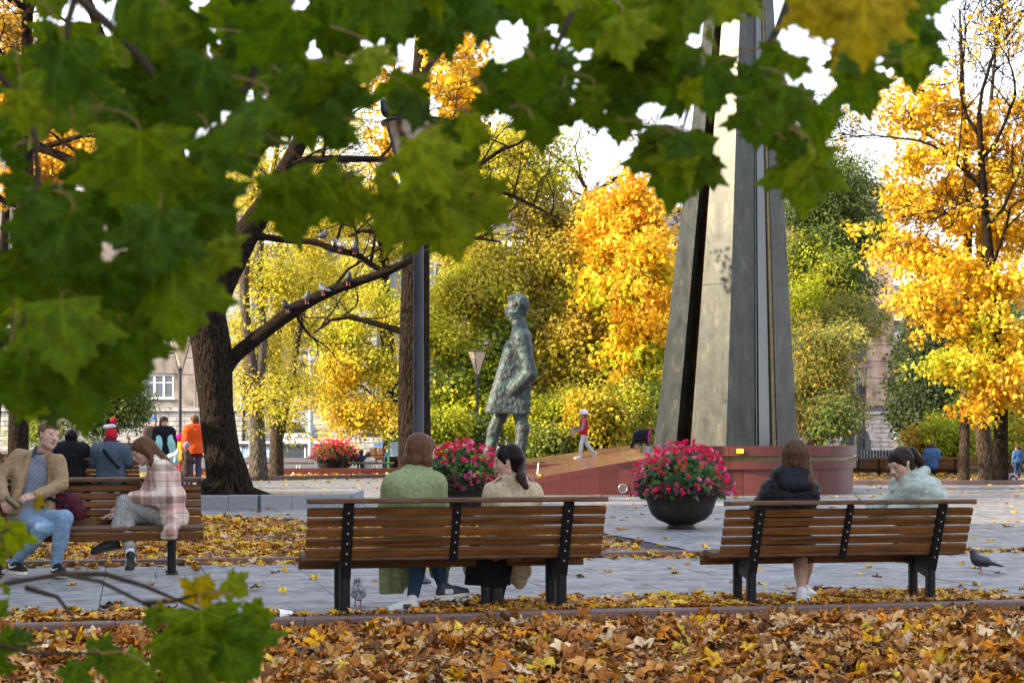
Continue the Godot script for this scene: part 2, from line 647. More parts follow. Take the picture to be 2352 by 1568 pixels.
	m = mat("blue_wrap", lin(0.35, 0.48, 0.62), 0.4)
	m = tri_tex(mat("corrugated", lin(0.4, 0.46, 0.5), 0.5, 0.2), mottle, Vector3.ONE, true)
	m = mat("rubber", lin(0.02, 0.02, 0.02), 0.8)
	m = mat("white_plastic", lin(0.75, 0.74, 0.72), 0.4)
	m = mat("grey_plastic", lin(0.32, 0.33, 0.35), 0.5)

	# people
	m = tri_tex(mat("skin", lin(0.56, 0.33, 0.24), 0.55), mottle, Vector3.ONE * 4.0)
	m = tri_tex(mat("skin_pale", lin(0.62, 0.41, 0.33), 0.55), mottle, Vector3.ONE * 4.0)
	m.albedo_color = lin(0.62, 0.40, 0.32)
	m = mat("lips", lin(0.42, 0.12, 0.11), 0.45)
	m = mat("eye_dark", lin(0.03, 0.022, 0.018), 0.25)
	for h in [["hair_black", 0.014, 0.009, 0.008], ["hair_brown", 0.095, 0.05, 0.027], ["hair_auburn", 0.13, 0.06, 0.03], ["hair_sand", 0.20, 0.125, 0.07], ["hair_dark", 0.035, 0.02, 0.014]]:
		m = mat(h[0], lin(h[1], h[2], h[3]), 0.42)
		tri_tex(m, ntex(90, 0.03, [[0.0, g(0.45)], [0.5, g(0.85)], [1.0, g(1.0)]], 256, 4), Vector3(14, 1.2, 14)) if not M.has("hair_seen") else tri_tex(m, M["hair_seen"], Vector3(14, 1.2, 14))
		M["hair_seen"] = m.albedo_texture
	cloth("tan_cotton", lin(0.36, 0.245, 0.135))
	cloth("denim_light", lin(0.22, 0.33, 0.47), 4.0)
	cloth("denim_grey", lin(0.30, 0.29, 0.27), 4.0)
	cloth("denim_dark", lin(0.035, 0.07, 0.12), 4.0)
	cloth("olive_wool", lin(0.235, 0.275, 0.13), 5.0)
	cloth("trench", lin(0.50, 0.39, 0.255), 5.0)
	cloth("black_cloth", lin(0.013, 0.013, 0.016), 6.0)
	cloth("mint_quilt", lin(0.37, 0.42, 0.36), 4.0, 0.55)
	cloth("black_quilt", lin(0.012, 0.013, 0.018), 4.0, 0.5)
	cloth("burgundy", lin(0.085, 0.018, 0.03), 6.0)
	cloth("blue_grey", lin(0.075, 0.105, 0.14), 5.0)
	cloth("red_knit", lin(0.55, 0.02, 0.035), 12.0)
	cloth("white_knit", lin(0.75, 0.75, 0.74), 12.0)
	cloth("teal_wool", lin(0.28, 0.56, 0.53), 8.0)
	cloth("orange_shell", lin(0.72, 0.085, 0.012), 5.0, 0.55)
	cloth("purple_knit", lin(0.075, 0.06, 0.11), 8.0)
	cloth("pink_knit", lin(0.62, 0.02, 0.27), 8.0)
	cloth("mauve_knit", lin(0.33, 0.23, 0.29), 8.0)
	cloth("brown_wool", lin(0.06, 0.042, 0.038), 6.0)
	cloth("mustard", lin(0.58, 0.31, 0.03), 6.0)
	cloth("navy", lin(0.03, 0.06, 0.13), 6.0)
	cloth("blue_quilt", lin(0.06, 0.13, 0.30), 5.0)
	cloth("beige_parka", lin(0.48, 0.38, 0.29), 5.0)
	cloth("pale_trousers", lin(0.62, 0.64, 0.67), 5.0)
	cloth("dark_green", lin(0.035, 0.055, 0.05), 5.0)
	cloth("sock", lin(0.72, 0.66, 0.70), 14.0)
	cloth("orange_strap", lin(0.75, 0.22, 0.015), 5.0, 0.6)
	m = mat("shoe_black", lin(0.016, 0.016, 0.017), 0.45)
	m = mat("shoe_white", lin(0.72, 0.70, 0.66), 0.5)
	m = mat("shoe_navy", lin(0.03, 0.04, 0.065), 0.5)
	m = mat("sole", lin(0.7, 0.62, 0.52), 0.6)
	m = mat("helmet", lin(0.72, 0.58, 0.68), 0.3)
	m = mat("cup", lin(0.75, 0.73, 0.7), 0.5)
	# knitted sweater: speckle of navy and white
	m = mat("speckled_knit", Color.WHITE, 0.95)
	tri_tex(m, ntex(95, 0.11, [[0.0, Color(0.12, 0.14, 0.22)], [0.42, Color(0.2, 0.22, 0.32)], [0.5, Color(0.5, 0.52, 0.58)], [1.0, Color(0.8, 0.8, 0.82)]], 256, 3), Vector3(3.0, 4.5, 3.0))
	# plaid: crossing bands of cream, taupe and pink, woven as a texture
	m = mat("plaid", Color.WHITE, 0.95)
	var im := Image.create(256, 256, false, Image.FORMAT_RGB8)
	for y in 256:
		for x in 256:
			var col := plaid_band(x / 256.0).lerp(plaid_band(y / 256.0 + 0.13), 0.5)
			var th := 0.94 + 0.06 * (((x + y) / 2) % 2)
			im.set_pixel(x, y, Color(col.r * th, col.g * th, col.b * th))
	tri_tex(m, ImageTexture.create_from_image(im), Vector3(3.4, 3.4, 3.4))
	m.uv1_offset = Vector3(0.2, 0.4, 0.1)
	dull()

func dull() -> void:             # cloth, bark, timber and hair mirror little of the sky
	for key in M:
		if not M[key] is StandardMaterial3D: continue
		var m: StandardMaterial3D = M[key]
		if key.begins_with("bark") or m.rim_enabled or key.begins_with("hair") or key in ["earth", "plaid", "speckled_knit", "joint", "sett"]: m.metallic_specular = 0.2
		elif key.begins_with("timber") or key.begins_with("grey_timber") or key in ["dark_iron", "pot", "rubber", "lamp_paint", "shoe_black"]: m.metallic_specular = 0.3
		elif key.begins_with("granite") or key.begins_with("paver"): m.metallic_specular = 0.3

func plaid_band(a: float) -> Color:
	a = fposmod(a, 1.0)
	if a < 0.26: return Color(0.86, 0.80, 0.74)
	if a < 0.30: return Color(0.78, 0.55, 0.53)
	if a < 0.52: return Color(0.40, 0.33, 0.27)
	if a < 0.56: return Color(0.88, 0.84, 0.78)
	if a < 0.80: return Color(0.78, 0.57, 0.55)
	if a < 0.84: return Color(0.45, 0.38, 0.32)
	return Color(0.72, 0.65, 0.58)

# ---------------------------------------------------------------- ground
const HUB := Vector3(5.0, 0, -39.5)       # middle of the round plaza, under the monument

func paved(p: Vector3, u: float, v: float) -> bool:
	var r := Vector2(p.x - HUB.x, p.z - HUB.z).length()
	if v < 5.4: return true
	if r < 15.9 and not (p.x > 9.5 and p.z < -45.0): return true
	return u > 3.1 and p.z > -45.0 and p.x < 24.0

func sheet(b: MB, x0: float, x1: float, z0: float, z1: float, y: float) -> void:
	b.quad(Vector3(x0, y, z0), Vector3(x1, y, z0), Vector3(x1, y, z1), Vector3(x0, y, z1), Vector3.UP)

func build_ground() -> void:
	var b := MB.new()
	sheet(b, -400, 400, 60, -500, -0.09)
	structure("ground", b, M.earth)
	b = MB.new()
	sheet(b, -60, 60, -56.0, -66, -0.06)
	sheet(b, 9.6, 60, -45.2, -55.9, -0.06)
	sheet(b, -60, -11.2, -33, -55.9, -0.06)
	structure("lawn", b, M.lawn)
	b = MB.new()
	sheet(b, -200, 200, -66, -114, -0.05)
	structure("street", b, M.asphalt)
	# bed of the paving
	b = MB.new()
	for e in [[-14.0, 22.0, 0.0, 5.5], [3.0, 24.0, 5.5, 36.0]]:
		b.quad(uv(e[0], e[2], -0.012), uv(e[1], e[2], -0.012), uv(e[1], e[3], -0.012), uv(e[0], e[3], -0.012), Vector3.UP)
	var first := b.v.size()
	b.vert(HUB + Vector3(0, -0.016, 0), Vector3.UP)
	for k in 65:
		b.vert(HUB + Vector3(cos(TAU * k / 64) * 16.0, -0.016, sin(TAU * k / 64) * 16.0), Vector3.UP)
	for k in 64: b.tri(first, first + 1 + k, first + 2 + k)
	structure("paving_bed", b, M.joint)

	# pavers: the nearest are pieces of their own, the far ones one sheet of pieces
	var paving := Node3D.new()
	paving.name = numbered("paving")
	add_child(paving)
	tag(paving, "grey stone slab paving of the square with dark joints", "", "", "structure")
	var unit := MB.new()
	unit.bar(Transform3D(), Vector3(0.892, 0.05, 0.362), 0.006)
	var um := unit.mesh()
	var half := MB.new()
	half.bar(Transform3D(), Vector3(0.442, 0.05, 0.362), 0.006)
	var hm := half.mesh()
	var far := [MB.new(), MB.new(), MB.new(), MB.new()]
	var singles := 0
	for row in range(0, 124):
		var v := 0.19 + row * 0.37
		for col in range(-16, 26):
			var u := col * 0.9 + 0.3
			var p := uv(u, v, -0.025)
			if not paved(p, u, v): continue
			if absf(p.x) > -p.z * 0.36 + 3.0: continue
			if Vector2(p.x - HUB.x, p.z - HUB.z).length() < 2.2: continue
			var k := int(hash3(Vector3(col, row, 1)) * 4.0) % 4
			var seen := absf(p.x) < -p.z * 0.31 + 0.3
			var dy := (hash3(Vector3(row, col, 5)) - 0.5) * 0.004
			if row < 15 and seen and singles < 285:
				var cut := hash3(Vector3(col, row, 9)) < 0.06
				for piece in (2 if cut else 1):
					var o := put("slab", hm if cut else um, M["paver%d" % k], paving)
					o.position = uv(u + ((piece - 0.5) * 0.45 if cut else 0.0), v, -0.025 + dy)
					o.rotation = Vector3((hash3(Vector3(row, 3, col)) - 0.5) * 0.006, SKEW, (hash3(Vector3(7, row, col)) - 0.5) * 0.004)
					singles += 1
			else:
				var y := dy
				far[k].quad(uv(u - 0.446, v - 0.181, y), uv(u + 0.446, v - 0.181, y), uv(u + 0.446, v + 0.181, y + 0.001), uv(u - 0.446, v + 0.181, y + 0.001), Vector3.UP)
	for k in 4:
		tag(obj("slab_field", far[k], M["paver%d" % k], paving), "", "", "", "stuff")

	# the strip of red-brown setts
	var setts := MB.new()
	for row in range(0, 108):
		var v := 5.64 + row * 0.105
		for col in range(-68, 15):
			var u := col * 0.205 + (0.1 if row % 2 else 0.0)
			var p := uv(u, v)
			if p.x < -10.5 or Vector2(p.x - HUB.x, p.z - HUB.z).length() < 16.05: continue
			if absf(p.x) > -p.z * 0.32 + 0.6: continue
			var h := hash3(Vector3(col, row, 2))
			var w := 0.75 + 0.5 * hash3(Vector3(row, 8, col))
			setts.tint = Color(0.38 * w, 0.21 * w, 0.155 * w) if h > 0.25 else Color(0.34 * w, 0.26 * w, 0.21 * w)
			var y := (h - 0.5) * 0.008
			var tl := (w - 1.0) * 0.012
			var nn := Vector3(tl * 3.0, 1, (h - 0.5) * 0.1).normalized()
			setts.quad(uv(u - 0.097, v - 0.048, y - tl), uv(u + 0.097, v - 0.048, y + tl), uv(u + 0.097, v + 0.048, y + tl), uv(u - 0.097, v + 0.048, y - tl), nn)
	var strip := structure("sett_path", setts, M.sett, "strip of red brown setts strewn with leaves")
	strip.set_meta("kind", "structure")
	b = MB.new()
	b.quad(uv(-14, 5.5, -0.02), uv(3.05, 5.5, -0.02), uv(3.05, 19, -0.02), uv(-14, 19, -0.02), Vector3.UP)
	structure("sett_bed", b, M.joint)

	# kerbs
	var kerb := Node3D.new()
	kerb.name = numbered("kerb")
	add_child(kerb)
	tag(kerb, "reddish granite kerb between the leaf bed and the paving", "", "", "structure")
	unit = MB.new()
	unit.bar(Transform3D(), Vector3(1.245, 0.16, 0.17), 0.012)
	um = unit.mesh()
	for k in range(-5, 7):
		var o := put("kerb_stone", um, M.kerb, kerb)
		o.position = uv(k * 1.25 + 0.4, -0.085, -0.045 + (hash3(Vector3(k, 1, 1)) - 0.5) * 0.008)
		o.rotation.y = SKEW + (hash3(Vector3(k, 2, 1)) - 0.5) * 0.008
	var kerb2 := Node3D.new()
	kerb2.name = numbered("kerb")
	add_child(kerb2)
	tag(kerb2, "narrow reddish kerb in front of the sett strip behind the near benches", "", "", "structure")
	unit = MB.new()
	unit.bar(Transform3D(), Vector3(1.245, 0.14, 0.11), 0.01)
	um = unit.mesh()
	for k in range(-7, 3):
		var o := put("kerb_stone", um, M.kerb, kerb2)
		o.position = uv(k * 1.25 + 0.2, 5.5, -0.015 + (hash3(Vector3(k, 1, 3)) - 0.5) * 0.008)
		o.rotation.y = SKEW
	var kerb3 := Node3D.new()
	kerb3.name = numbered("kerb")
	add_child(kerb3)
	tag(kerb3, "curved dark granite kerb along the far side of the plaza", "", "", "structure")
	unit = MB.new()
	unit.bar(Transform3D(), Vector3(1.18, 0.22, 0.2), 0.012)
	um = unit.mesh()
	for k in 86:
		var a := TAU * k / 86.0
		var p := HUB + Vector3(cos(a) * 16.2, 0, sin(a) * 16.2)
		if p.z < -46.5 and p.x < 9.0 or p.x < -10.0 and p.z < -34:
			var o := put("kerb_stone", um, M.kerb, kerb3)
			o.position = p + Vector3(0, 0.01, 0)
			o.rotation.y = -a + PI / 2
	for k in 22:
		var o := put("kerb_stone", um, M.kerb, kerb3)
		o.position = Vector3(9.6 + k * 1.2, 0.01, -45.3)

	# granite edge round the big tree
	var edge := thing("tree_surround", "low grey granite block surround at the foot of the thick dark tree", "planter", Vector3(-5.15, 0, -31.1))
	var ring := [Vector2(-2.8, 1.5), Vector2(0.75, 1.5), Vector2(2.2, 0.5), Vector2(2.2, -1.7), Vector2(-2.8, -1.7)]
	for k in 5:
		var p: Vector2 = ring[k]
		var q: Vector2 = ring[(k + 1) % 5]
		var len := p.distance_to(q)
		var cnt := maxi(1, int(round(len / 0.52)))
		for j in cnt:
			var m2: Vector2 = p.lerp(q, (j + 0.5) / cnt)
			var sb := MB.new()
			sb.bar(Transform3D(), Vector3(len / cnt - 0.008, 0.28, 0.2), 0.012)
			var o := obj("granite_block", sb, M.kerb_grey, edge)
			o.position = Vector3(m2.x, 0.11 + 0.006 * hash3(Vector3(k, j, 0)), m2.y)
			o.rotation.y = -(q - p).angle()
	var soil := MB.new()
	soil.slab(Transform3D(Basis(Vector3.RIGHT, PI / 2), Vector3(0, 0.14, 0)), ring.map(func(p): return Vector2(p.x, p.y) * 0.97), 0.1)
	obj("soil", soil, M.earth, edge)

# ---------------------------------------------------------------- monument, pedestal, ramp
func build_monument() -> void:
	var o := thing("monument", "tall tapering bronze clad obelisk of clustered pillars on the granite pedestal", "monument", HUB)
	o.scale = Vector3.ONE * 1.125
	var tip := Vector3(0.52, 18.2, -0.1)
	var base := 0.95
	var pillars := [
		[Vector3(-1.49, 0, -0.42), Vector3(-1.08, 0, 0.12), Vector3(-0.62, 0, -0.42), Vector3(-0.98, 0, -0.95)],
		[Vector3(-0.80, 0, 0.28), Vector3(-0.145, 0, 0.86), Vector3(0.52, 0, 0.24), Vector3(-0.13, 0, -0.35)],
		[Vector3(0.86, 0, -0.25), Vector3(1.0, 0, 0.1), Vector3(1.5, 0, -0.42), Vector3(1.2, 0, -1.0)],
		[Vector3(-0.1, 0, -1.2), Vector3(0.3, 0, -0.9), Vector3(0.6, 0, -1.3), Vector3(0.2, 0, -1.7)],
	]
	var cuts := [base, 4.23, 7.46, 10.7, 13.9, 16.6]
	var idx := 0
	for pl in pillars:
		var root := Node3D.new()
		root.name = "pillar"
		o.add_child(root, true)
		for k in cuts.size() - 1:
			var b := MB.new()
			var y0: float = cuts[k] + (0.006 if k else 0.0)
			var y1: float = cuts[k + 1] - 0.006
			var s0 := (y0 - base) / (tip.y - base)
			var s1 := (y1 - base) / (tip.y - base)
			var lo := []
			var hi := []
			for p in pl:
				var q: Vector3 = p + Vector3(0, base, 0)
				lo.append(q.lerp(tip, s0)); hi.append(q.lerp(tip, s1))
			var mid := Vector3.ZERO
			for p in lo: mid += p * 0.25
			for j in 4:
				var a: Vector3 = lo[j]
				var c: Vector3 = lo[(j + 1) % 4]
				var nn := (c - a).cross(hi[j] - a).normalized()
				if nn.dot((a + c) * 0.5 - mid) < 0.0: nn = -nn
				b.quad(a, c, hi[(j + 1) % 4], hi[j], nn)
			b.quad(hi[0], hi[1], hi[2], hi[3], Vector3.UP)
			obj("plate", b, M["plate%d" % ((k + idx) % 3)], root)
		# dark seam core so that the joints read as lines
		var cb := MB.new()
		var l2 := []
		var h2 := []
		var m2 := Vector3.ZERO
		for p in pl: m2 += p * 0.25
		for p in pl:
			var q: Vector3 = m2 + (p - m2) * 0.97 + Vector3(0, base, 0)
			l2.append(q); h2.append(q.lerp(tip, 0.9))
		for j in 4:
			var a: Vector3 = l2[j]
			var c: Vector3 = l2[(j + 1) % 4]
			var nn := (c - a).cross(h2[j] - a).normalized()
			if nn.dot((a + c) * 0.5 - m2 - Vector3(0, base, 0)) < 0.0: nn = -nn
			cb.quad(a, c, h2[(j + 1) % 4], h2[j], nn)
		obj("seam", cb, M.plate_dark, root)
		idx += 1
	# dark core between the pillars, copper strip at the left, glass fins at the right
	var tapered := func(name2: String, pts: Array, m: Material, top := 0.88, parent: Node3D = null) -> void:
		var b := MB.new()
		var mid := Vector3.ZERO
		for p in pts: mid += p / float(pts.size())
		for j in pts.size():
			var a: Vector3 = pts[j] + Vector3(0, base, 0)
			var c: Vector3 = pts[(j + 1) % pts.size()] + Vector3(0, base, 0)
			var nn := (c - a).cross(Vector3.UP).normalized()
			if nn.dot((a + c) * 0.5 - mid - Vector3(0, base, 0)) < 0.0: nn = -nn
			b.quad(a, c, c.lerp(tip, top), a.lerp(tip, top), nn)
		obj(name2, b, m, o if parent == null else parent)
	tapered.call("core", [Vector3(-1.0, 0, -0.5), Vector3(-0.5, 0, -0.12), Vector3(0.5, 0, -0.14), Vector3(1.1, 0, -0.4), Vector3(0.2, 0, -1.3)], M.plate_dark)
	tapered.call("copper_strip", [Vector3(-0.86, 0, -0.24), Vector3(-0.72, 0, -0.02), Vector3(-0.6, 0, -0.12), Vector3(-0.7, 0, -0.3)], M.copper_panel)
	tapered.call("glass_fin", [Vector3(0.57, 0, 0.02), Vector3(0.57, 0, 0.10), Vector3(0.592, 0, 0.10), Vector3(0.592, 0, 0.02)], M.glass_fin)
	tapered.call("glass_panel", [Vector3(0.64, 0, 0.02), Vector3(0.95, 0, 0.0), Vector3(0.95, 0, -0.06), Vector3(0.64, 0, -0.04)], M.window_glass)
	tapered.call("edge_strip", [Vector3(0.855, 0, -0.02), Vector3(0.90, 0, 0.13), Vector3(0.975, 0, 0.12), Vector3(0.95, 0, -0.1)], M.brass_band)

	# round pedestal in courses
	var ped := thing("granite_pedestal", "round stepped pedestal of polished dark red granite under the obelisk", "pedestal", HUB + Vector3(0.1, 0, 0))
	ped.scale = Vector3.ONE * 1.125
	var courses := [["base_panel", 0.0, 0.50, 2.44, 28], ["upper_panel", 0.505, 0.66, 2.50, 14], ["top_slab", 0.76, 0.95, 2.52, 14]]
	var under := MB.new()
	under.lathe([Vector2(0.01, 0.0), Vector2(2.2, 0.0), Vector2(2.2, 0.6), Vector2(2.34, 0.66), Vector2(2.2, 0.76), Vector2(1.9, 0.765), Vector2(1.9, 0.943), Vector2(0.01, 0.945)], 64)
	obj("core", under, M.plate_dark, ped)
	var band := MB.new()
	band.lathe([Vector2(2.352, 0.662), Vector2(2.352, 0.758)], 64)
	obj("brass_band", band, M.brass_band, ped)
	for cs in courses:
		var cnt: int = cs[4]
		var seg := MB.new()
		var steps := 5
		var a0 := -PI / cnt + 0.0016
		var a1 := PI / cnt - 0.0016
		for k in steps:
			var p := lerpf(a0, a1, float(k) / steps)
			var q := lerpf(a0, a1, float(k + 1) / steps)
			var dp := Vector3(sin(p), 0, cos(p))
			var dq := Vector3(sin(q), 0, cos(q))
			var r: float = cs[3]
			var up0 := Vector3(0, cs[1], 0)
			var up1 := Vector3(0, cs[2], 0)
			var f := seg.v.size()
			seg.vert(dp * r + up0, dp); seg.vert(dq * r + up0, dq); seg.vert(dq * r + up1, dq); seg.vert(dp * r + up1, dp)
			seg.tri(f, f + 1, f + 2); seg.tri(f, f + 2, f + 3)
			seg.quad(dp * (r - 0.75) + up1, dq * (r - 0.75) + up1, dq * r + up1, dp * r + up1, Vector3.UP)
			seg.quad(dp * (r - 0.05) + up0, dq * (r - 0.05) + up0, dq * r + up0, dp * r + up0, Vector3.DOWN)
		for e in [a0, a1]:
			var de := Vector3(sin(e), 0, cos(e))
			var sd := Vector3(cos(e), 0, -sin(e)) * (1.0 if e > 0 else -1.0)
			seg.quad(de * (cs[3] - 0.05) + Vector3(0, cs[1], 0), de * cs[3] + Vector3(0, cs[1], 0), de * cs[3] + Vector3(0, cs[2], 0), de * (cs[3] - 0.05) + Vector3(0, cs[2], 0), sd)
		var sm := seg.mesh()
		for k in cnt:
			if sin(TAU * k / cnt + 0.07) < -0.72: continue        # there the ramp runs in
			var pc := put(cs[0], sm, M["granite%d" % int(hash3(Vector3(k, cnt, cs[1] * 10.0)) * 3.0)], ped)
			pc.rotation.y = TAU * k / cnt + 0.07
	var lab := MB.new()
	lab.box(Transform3D(Basis(), Vector3.ZERO), Vector3(0.15, 0.095, 0.012))
	var plate := obj("notice_plate", lab, M.yellow_paint)
	plate.position = HUB + Vector3(-0.1, 0.962, 2.86)
	plate.rotation.y = -0.08
	tag(plate, "small yellow plate on the rim of the granite pedestal", "notice")

	# ramp that climbs from the left to the pedestal
	var ramp := thing("granite_ramp", "polished red granite ramp rising to the right with a walled front", "ramp", Vector3(0, 0, -37.1))
	ramp.scale = Vector3(1.125, 1.14, 1.125)
	var hf := func(x: float) -> float: return clampf(0.505 + (x - 0.48) * 0.174 - 0.17, 0.015, 0.8)
	# front wall panels
	for k in 22:
		var x0 := -1.35 + k * 0.19
		var x1 := x0 + 0.186
		if k % 2 == 1: continue
		x1 += 0.19
		var h0: float = hf.call(x0)
		var h1: float = hf.call(x1)
		var cap0 := minf(0.13, h0 * 0.5)
		var cap1 := minf(0.13, h1 * 0.5)
		var b := MB.new()
		b.quad(Vector3(x0, 0, 0), Vector3(x1, 0, 0), Vector3(x1, h1 - cap1 - 0.004, 0), Vector3(x0, h0 - cap0 - 0.004, 0), Vector3(0, 0, 1))
		obj("wall_panel", b, M["granite%d" % int(hash3(Vector3(k, 4, 4)) * 3.0)], ramp)
		if k % 4 == 0:
			var x2 := x1 + 0.38
			var h2: float = hf.call(x2)
			var cap2 := minf(0.13, h2 * 0.5)
			b = MB.new()
			b.quad(Vector3(x0, h0 - cap0, 0.004), Vector3(x2, h2 - cap2, 0.004), Vector3(x2, h2, 0.004), Vector3(x0, h0, 0.004), Vector3(0, 0, 1))
			obj("coping", b, M["granite%d" % (k / 4 % 3)], ramp)
	var back := MB.new()
	for k in 12:
		var x0 := -1.4 + k * 0.4
		back.quad(Vector3(x0, -0.02, -0.008), Vector3(x0 + 0.4, -0.02, -0.008), Vector3(x0 + 0.4, hf.call(x0 + 0.4) - 0.006, -0.008), Vector3(x0, hf.call(x0) - 0.006, -0.008), Vector3(0, 0, 1))
	obj("wall_backing", back, M.plate_dark, ramp)
	# lower sloping surface, then the upper platform
	var low := func(x: float, z: float) -> float: return hf.call(x) + 0.04 * z
	var top := func(x: float, z: float) -> float:
		var bx := x / (1.0 + z * 0.03)
		var backh := lerpf(0.60, 0.935, clampf((bx - 0.3) / 2.3, 0.0, 1.0))
		return lerpf(maxf(0.545, hf.call(x) + 0.12), backh, z / 4.5)
	var bed := MB.new()
	for kz in 3:
		for kx in 13:
			var x0 := -1.35 + kx * 0.36
			var z0 := kz * 1.0
			var ps := []
			for e in [[0, 0], [1, 0], [1, 1], [0, 1]]:
				var x: float = x0 + e[0] * 0.354
				var z: float = z0 + e[1] * 0.993
				ps.append(Vector3(x, low.call(x, z), -z))
			var b := MB.new()
			b.quad(ps[0], ps[1], ps[2], ps[3], (ps[1] - ps[0]).cross(ps[3] - ps[0]).normalized())
			obj("ramp_slab", b, M["ramp_stone%d" % int(hash3(Vector3(kx, kz, 1)) * 3.0)], ramp)
			bed.quad(ps[0] + Vector3(-0.004, -0.006, 0.004), ps[1] + Vector3(0.004, -0.006, 0.004), ps[2] + Vector3(0.004, -0.006, -0.005), ps[3] + Vector3(-0.004, -0.006, -0.005), Vector3.UP)
	for kz in 6:
		for kx in 13:
			var x0 := -1.35 + kx * 0.42
			var z0 := kz * 0.75
			var ps := []
			for e in [[0, 0], [1, 0], [1, 1], [0, 1]]:
				var x: float = x0 + e[0] * 0.413
				var z: float = z0 + e[1] * 0.743
				ps.append(Vector3(x, top.call(x, z), -3.0 - z))
			var b := MB.new()
			b.quad(ps[0], ps[1], ps[2], ps[3], (ps[1] - ps[0]).cross(ps[3] - ps[0]).normalized())
			obj("platform_slab", b, M["ramp_stone%d" % int(hash3(Vector3(kx, kz, 7)) * 3.0)], ramp)
			bed.quad(ps[0] + Vector3(-0.004, -0.006, 0.004), ps[1] + Vector3(0.004, -0.006, 0.004), ps[2] + Vector3(0.004, -0.006, -0.005), ps[3] + Vector3(-0.004, -0.006, -0.005), Vector3.UP)
	obj("bed", bed, M.plate_dark, ramp)
	for kx in 9:
		var x0 := -1.35 + kx * 0.42
		var x1 := x0 + 0.416
		var b := MB.new()
		b.quad(Vector3(x0, low.call(x0, 3.0) - 0.02, -2.998), Vector3(x1, low.call(x1, 3.0) - 0.02, -2.998), Vector3(x1, top.call(x1, 0.0), -2.998), Vector3(x0, top.call(x0, 0.0), -2.998), Vector3(0, 0, 1))
		obj("riser", b, M["granite%d" % (kx % 3)], ramp)
	var sides := MB.new()
	sides.box(Transform3D(Basis(), Vector3(-1.30, 0.25, -5.2)), Vector3(0.06, 0.5, 4.4))
	sides.box(Transform3D(Basis(), Vector3(1.6, 0.25, -7.46)), Vector3(5.8, 0.5, 0.06))
	obj("side_wall", sides, M.granite0, ramp)
	# round ventilation grille in the wall
	var gr := thing("vent_grille", "round steel ventilation grille in the red granite ramp wall", "vent", Vector3(2.41, 0.15, -37.085))
	var rim := MB.new()
	rim.lathe([Vector2(0.088, -0.004), Vector2(0.1, -0.004), Vector2(0.1, 0.012), Vector2(0.088, 0.012), Vector2(0.088, -0.004)], 28, Transform3D(Basis(Vector3.RIGHT, PI / 2), Vector3.ZERO))
	obj("rim", rim, M.steel, gr)
	for k in 7:
		var y := -0.07 + k * 0.0233
		var w := 2.0 * sqrt(0.0081 - y * y)
		var s := MB.new()
		s.box(Transform3D(Basis(Vector3.RIGHT, 0.5), Vector3(0, y, 0.004)), Vector3(w, 0.013, 0.004))
		obj("slat", s, M.steel, gr)

# ---------------------------------------------------------------- facades
# a wall in its own plane (x right, y up, z out) with openings cut through; reveals are 0.22 m deep
func wall_with_holes(b: MB, x0: float, x1: float, y0: float, y1: float, holes: Array, deep := 0.22) -> void:
	var xs := [x0, x1]
	var ys := [y0, y1]
	for h in holes:
		xs.append(h[0]); xs.append(h[1]); ys.append(h[2]); ys.append(h[3])
	xs.sort(); ys.sort()
	for i in xs.size() - 1:
		if xs[i + 1] - xs[i] < 0.001: continue
		for j in ys.size() - 1:
			if ys[j + 1] - ys[j] < 0.001: continue
			var mx: float = (xs[i] + xs[i + 1]) * 0.5
			var my: float = (ys[j] + ys[j + 1]) * 0.5
			var open := false
			for h in holes:
				if mx > h[0] and mx < h[1] and my > h[2] and my < h[3]: open = true
			if not open:
				b.quad(Vector3(xs[i], ys[j], 0), Vector3(xs[i + 1], ys[j], 0), Vector3(xs[i + 1], ys[j + 1], 0), Vector3(xs[i], ys[j + 1], 0), Vector3(0, 0, 1))
	for h in holes:
		var d := Vector3(0, 0, -deep)
		var p := [Vector3(h[0], h[2], 0), Vector3(h[1], h[2], 0), Vector3(h[1], h[3], 0), Vector3(h[0], h[3], 0)]
		var nn := [Vector3.UP, Vector3.LEFT, Vector3.DOWN, Vector3.RIGHT]
		for k in 4:
			b.quad(p[k], p[(k + 1) % 4], p[(k + 1) % 4] + d, p[k] + d, nn[k])

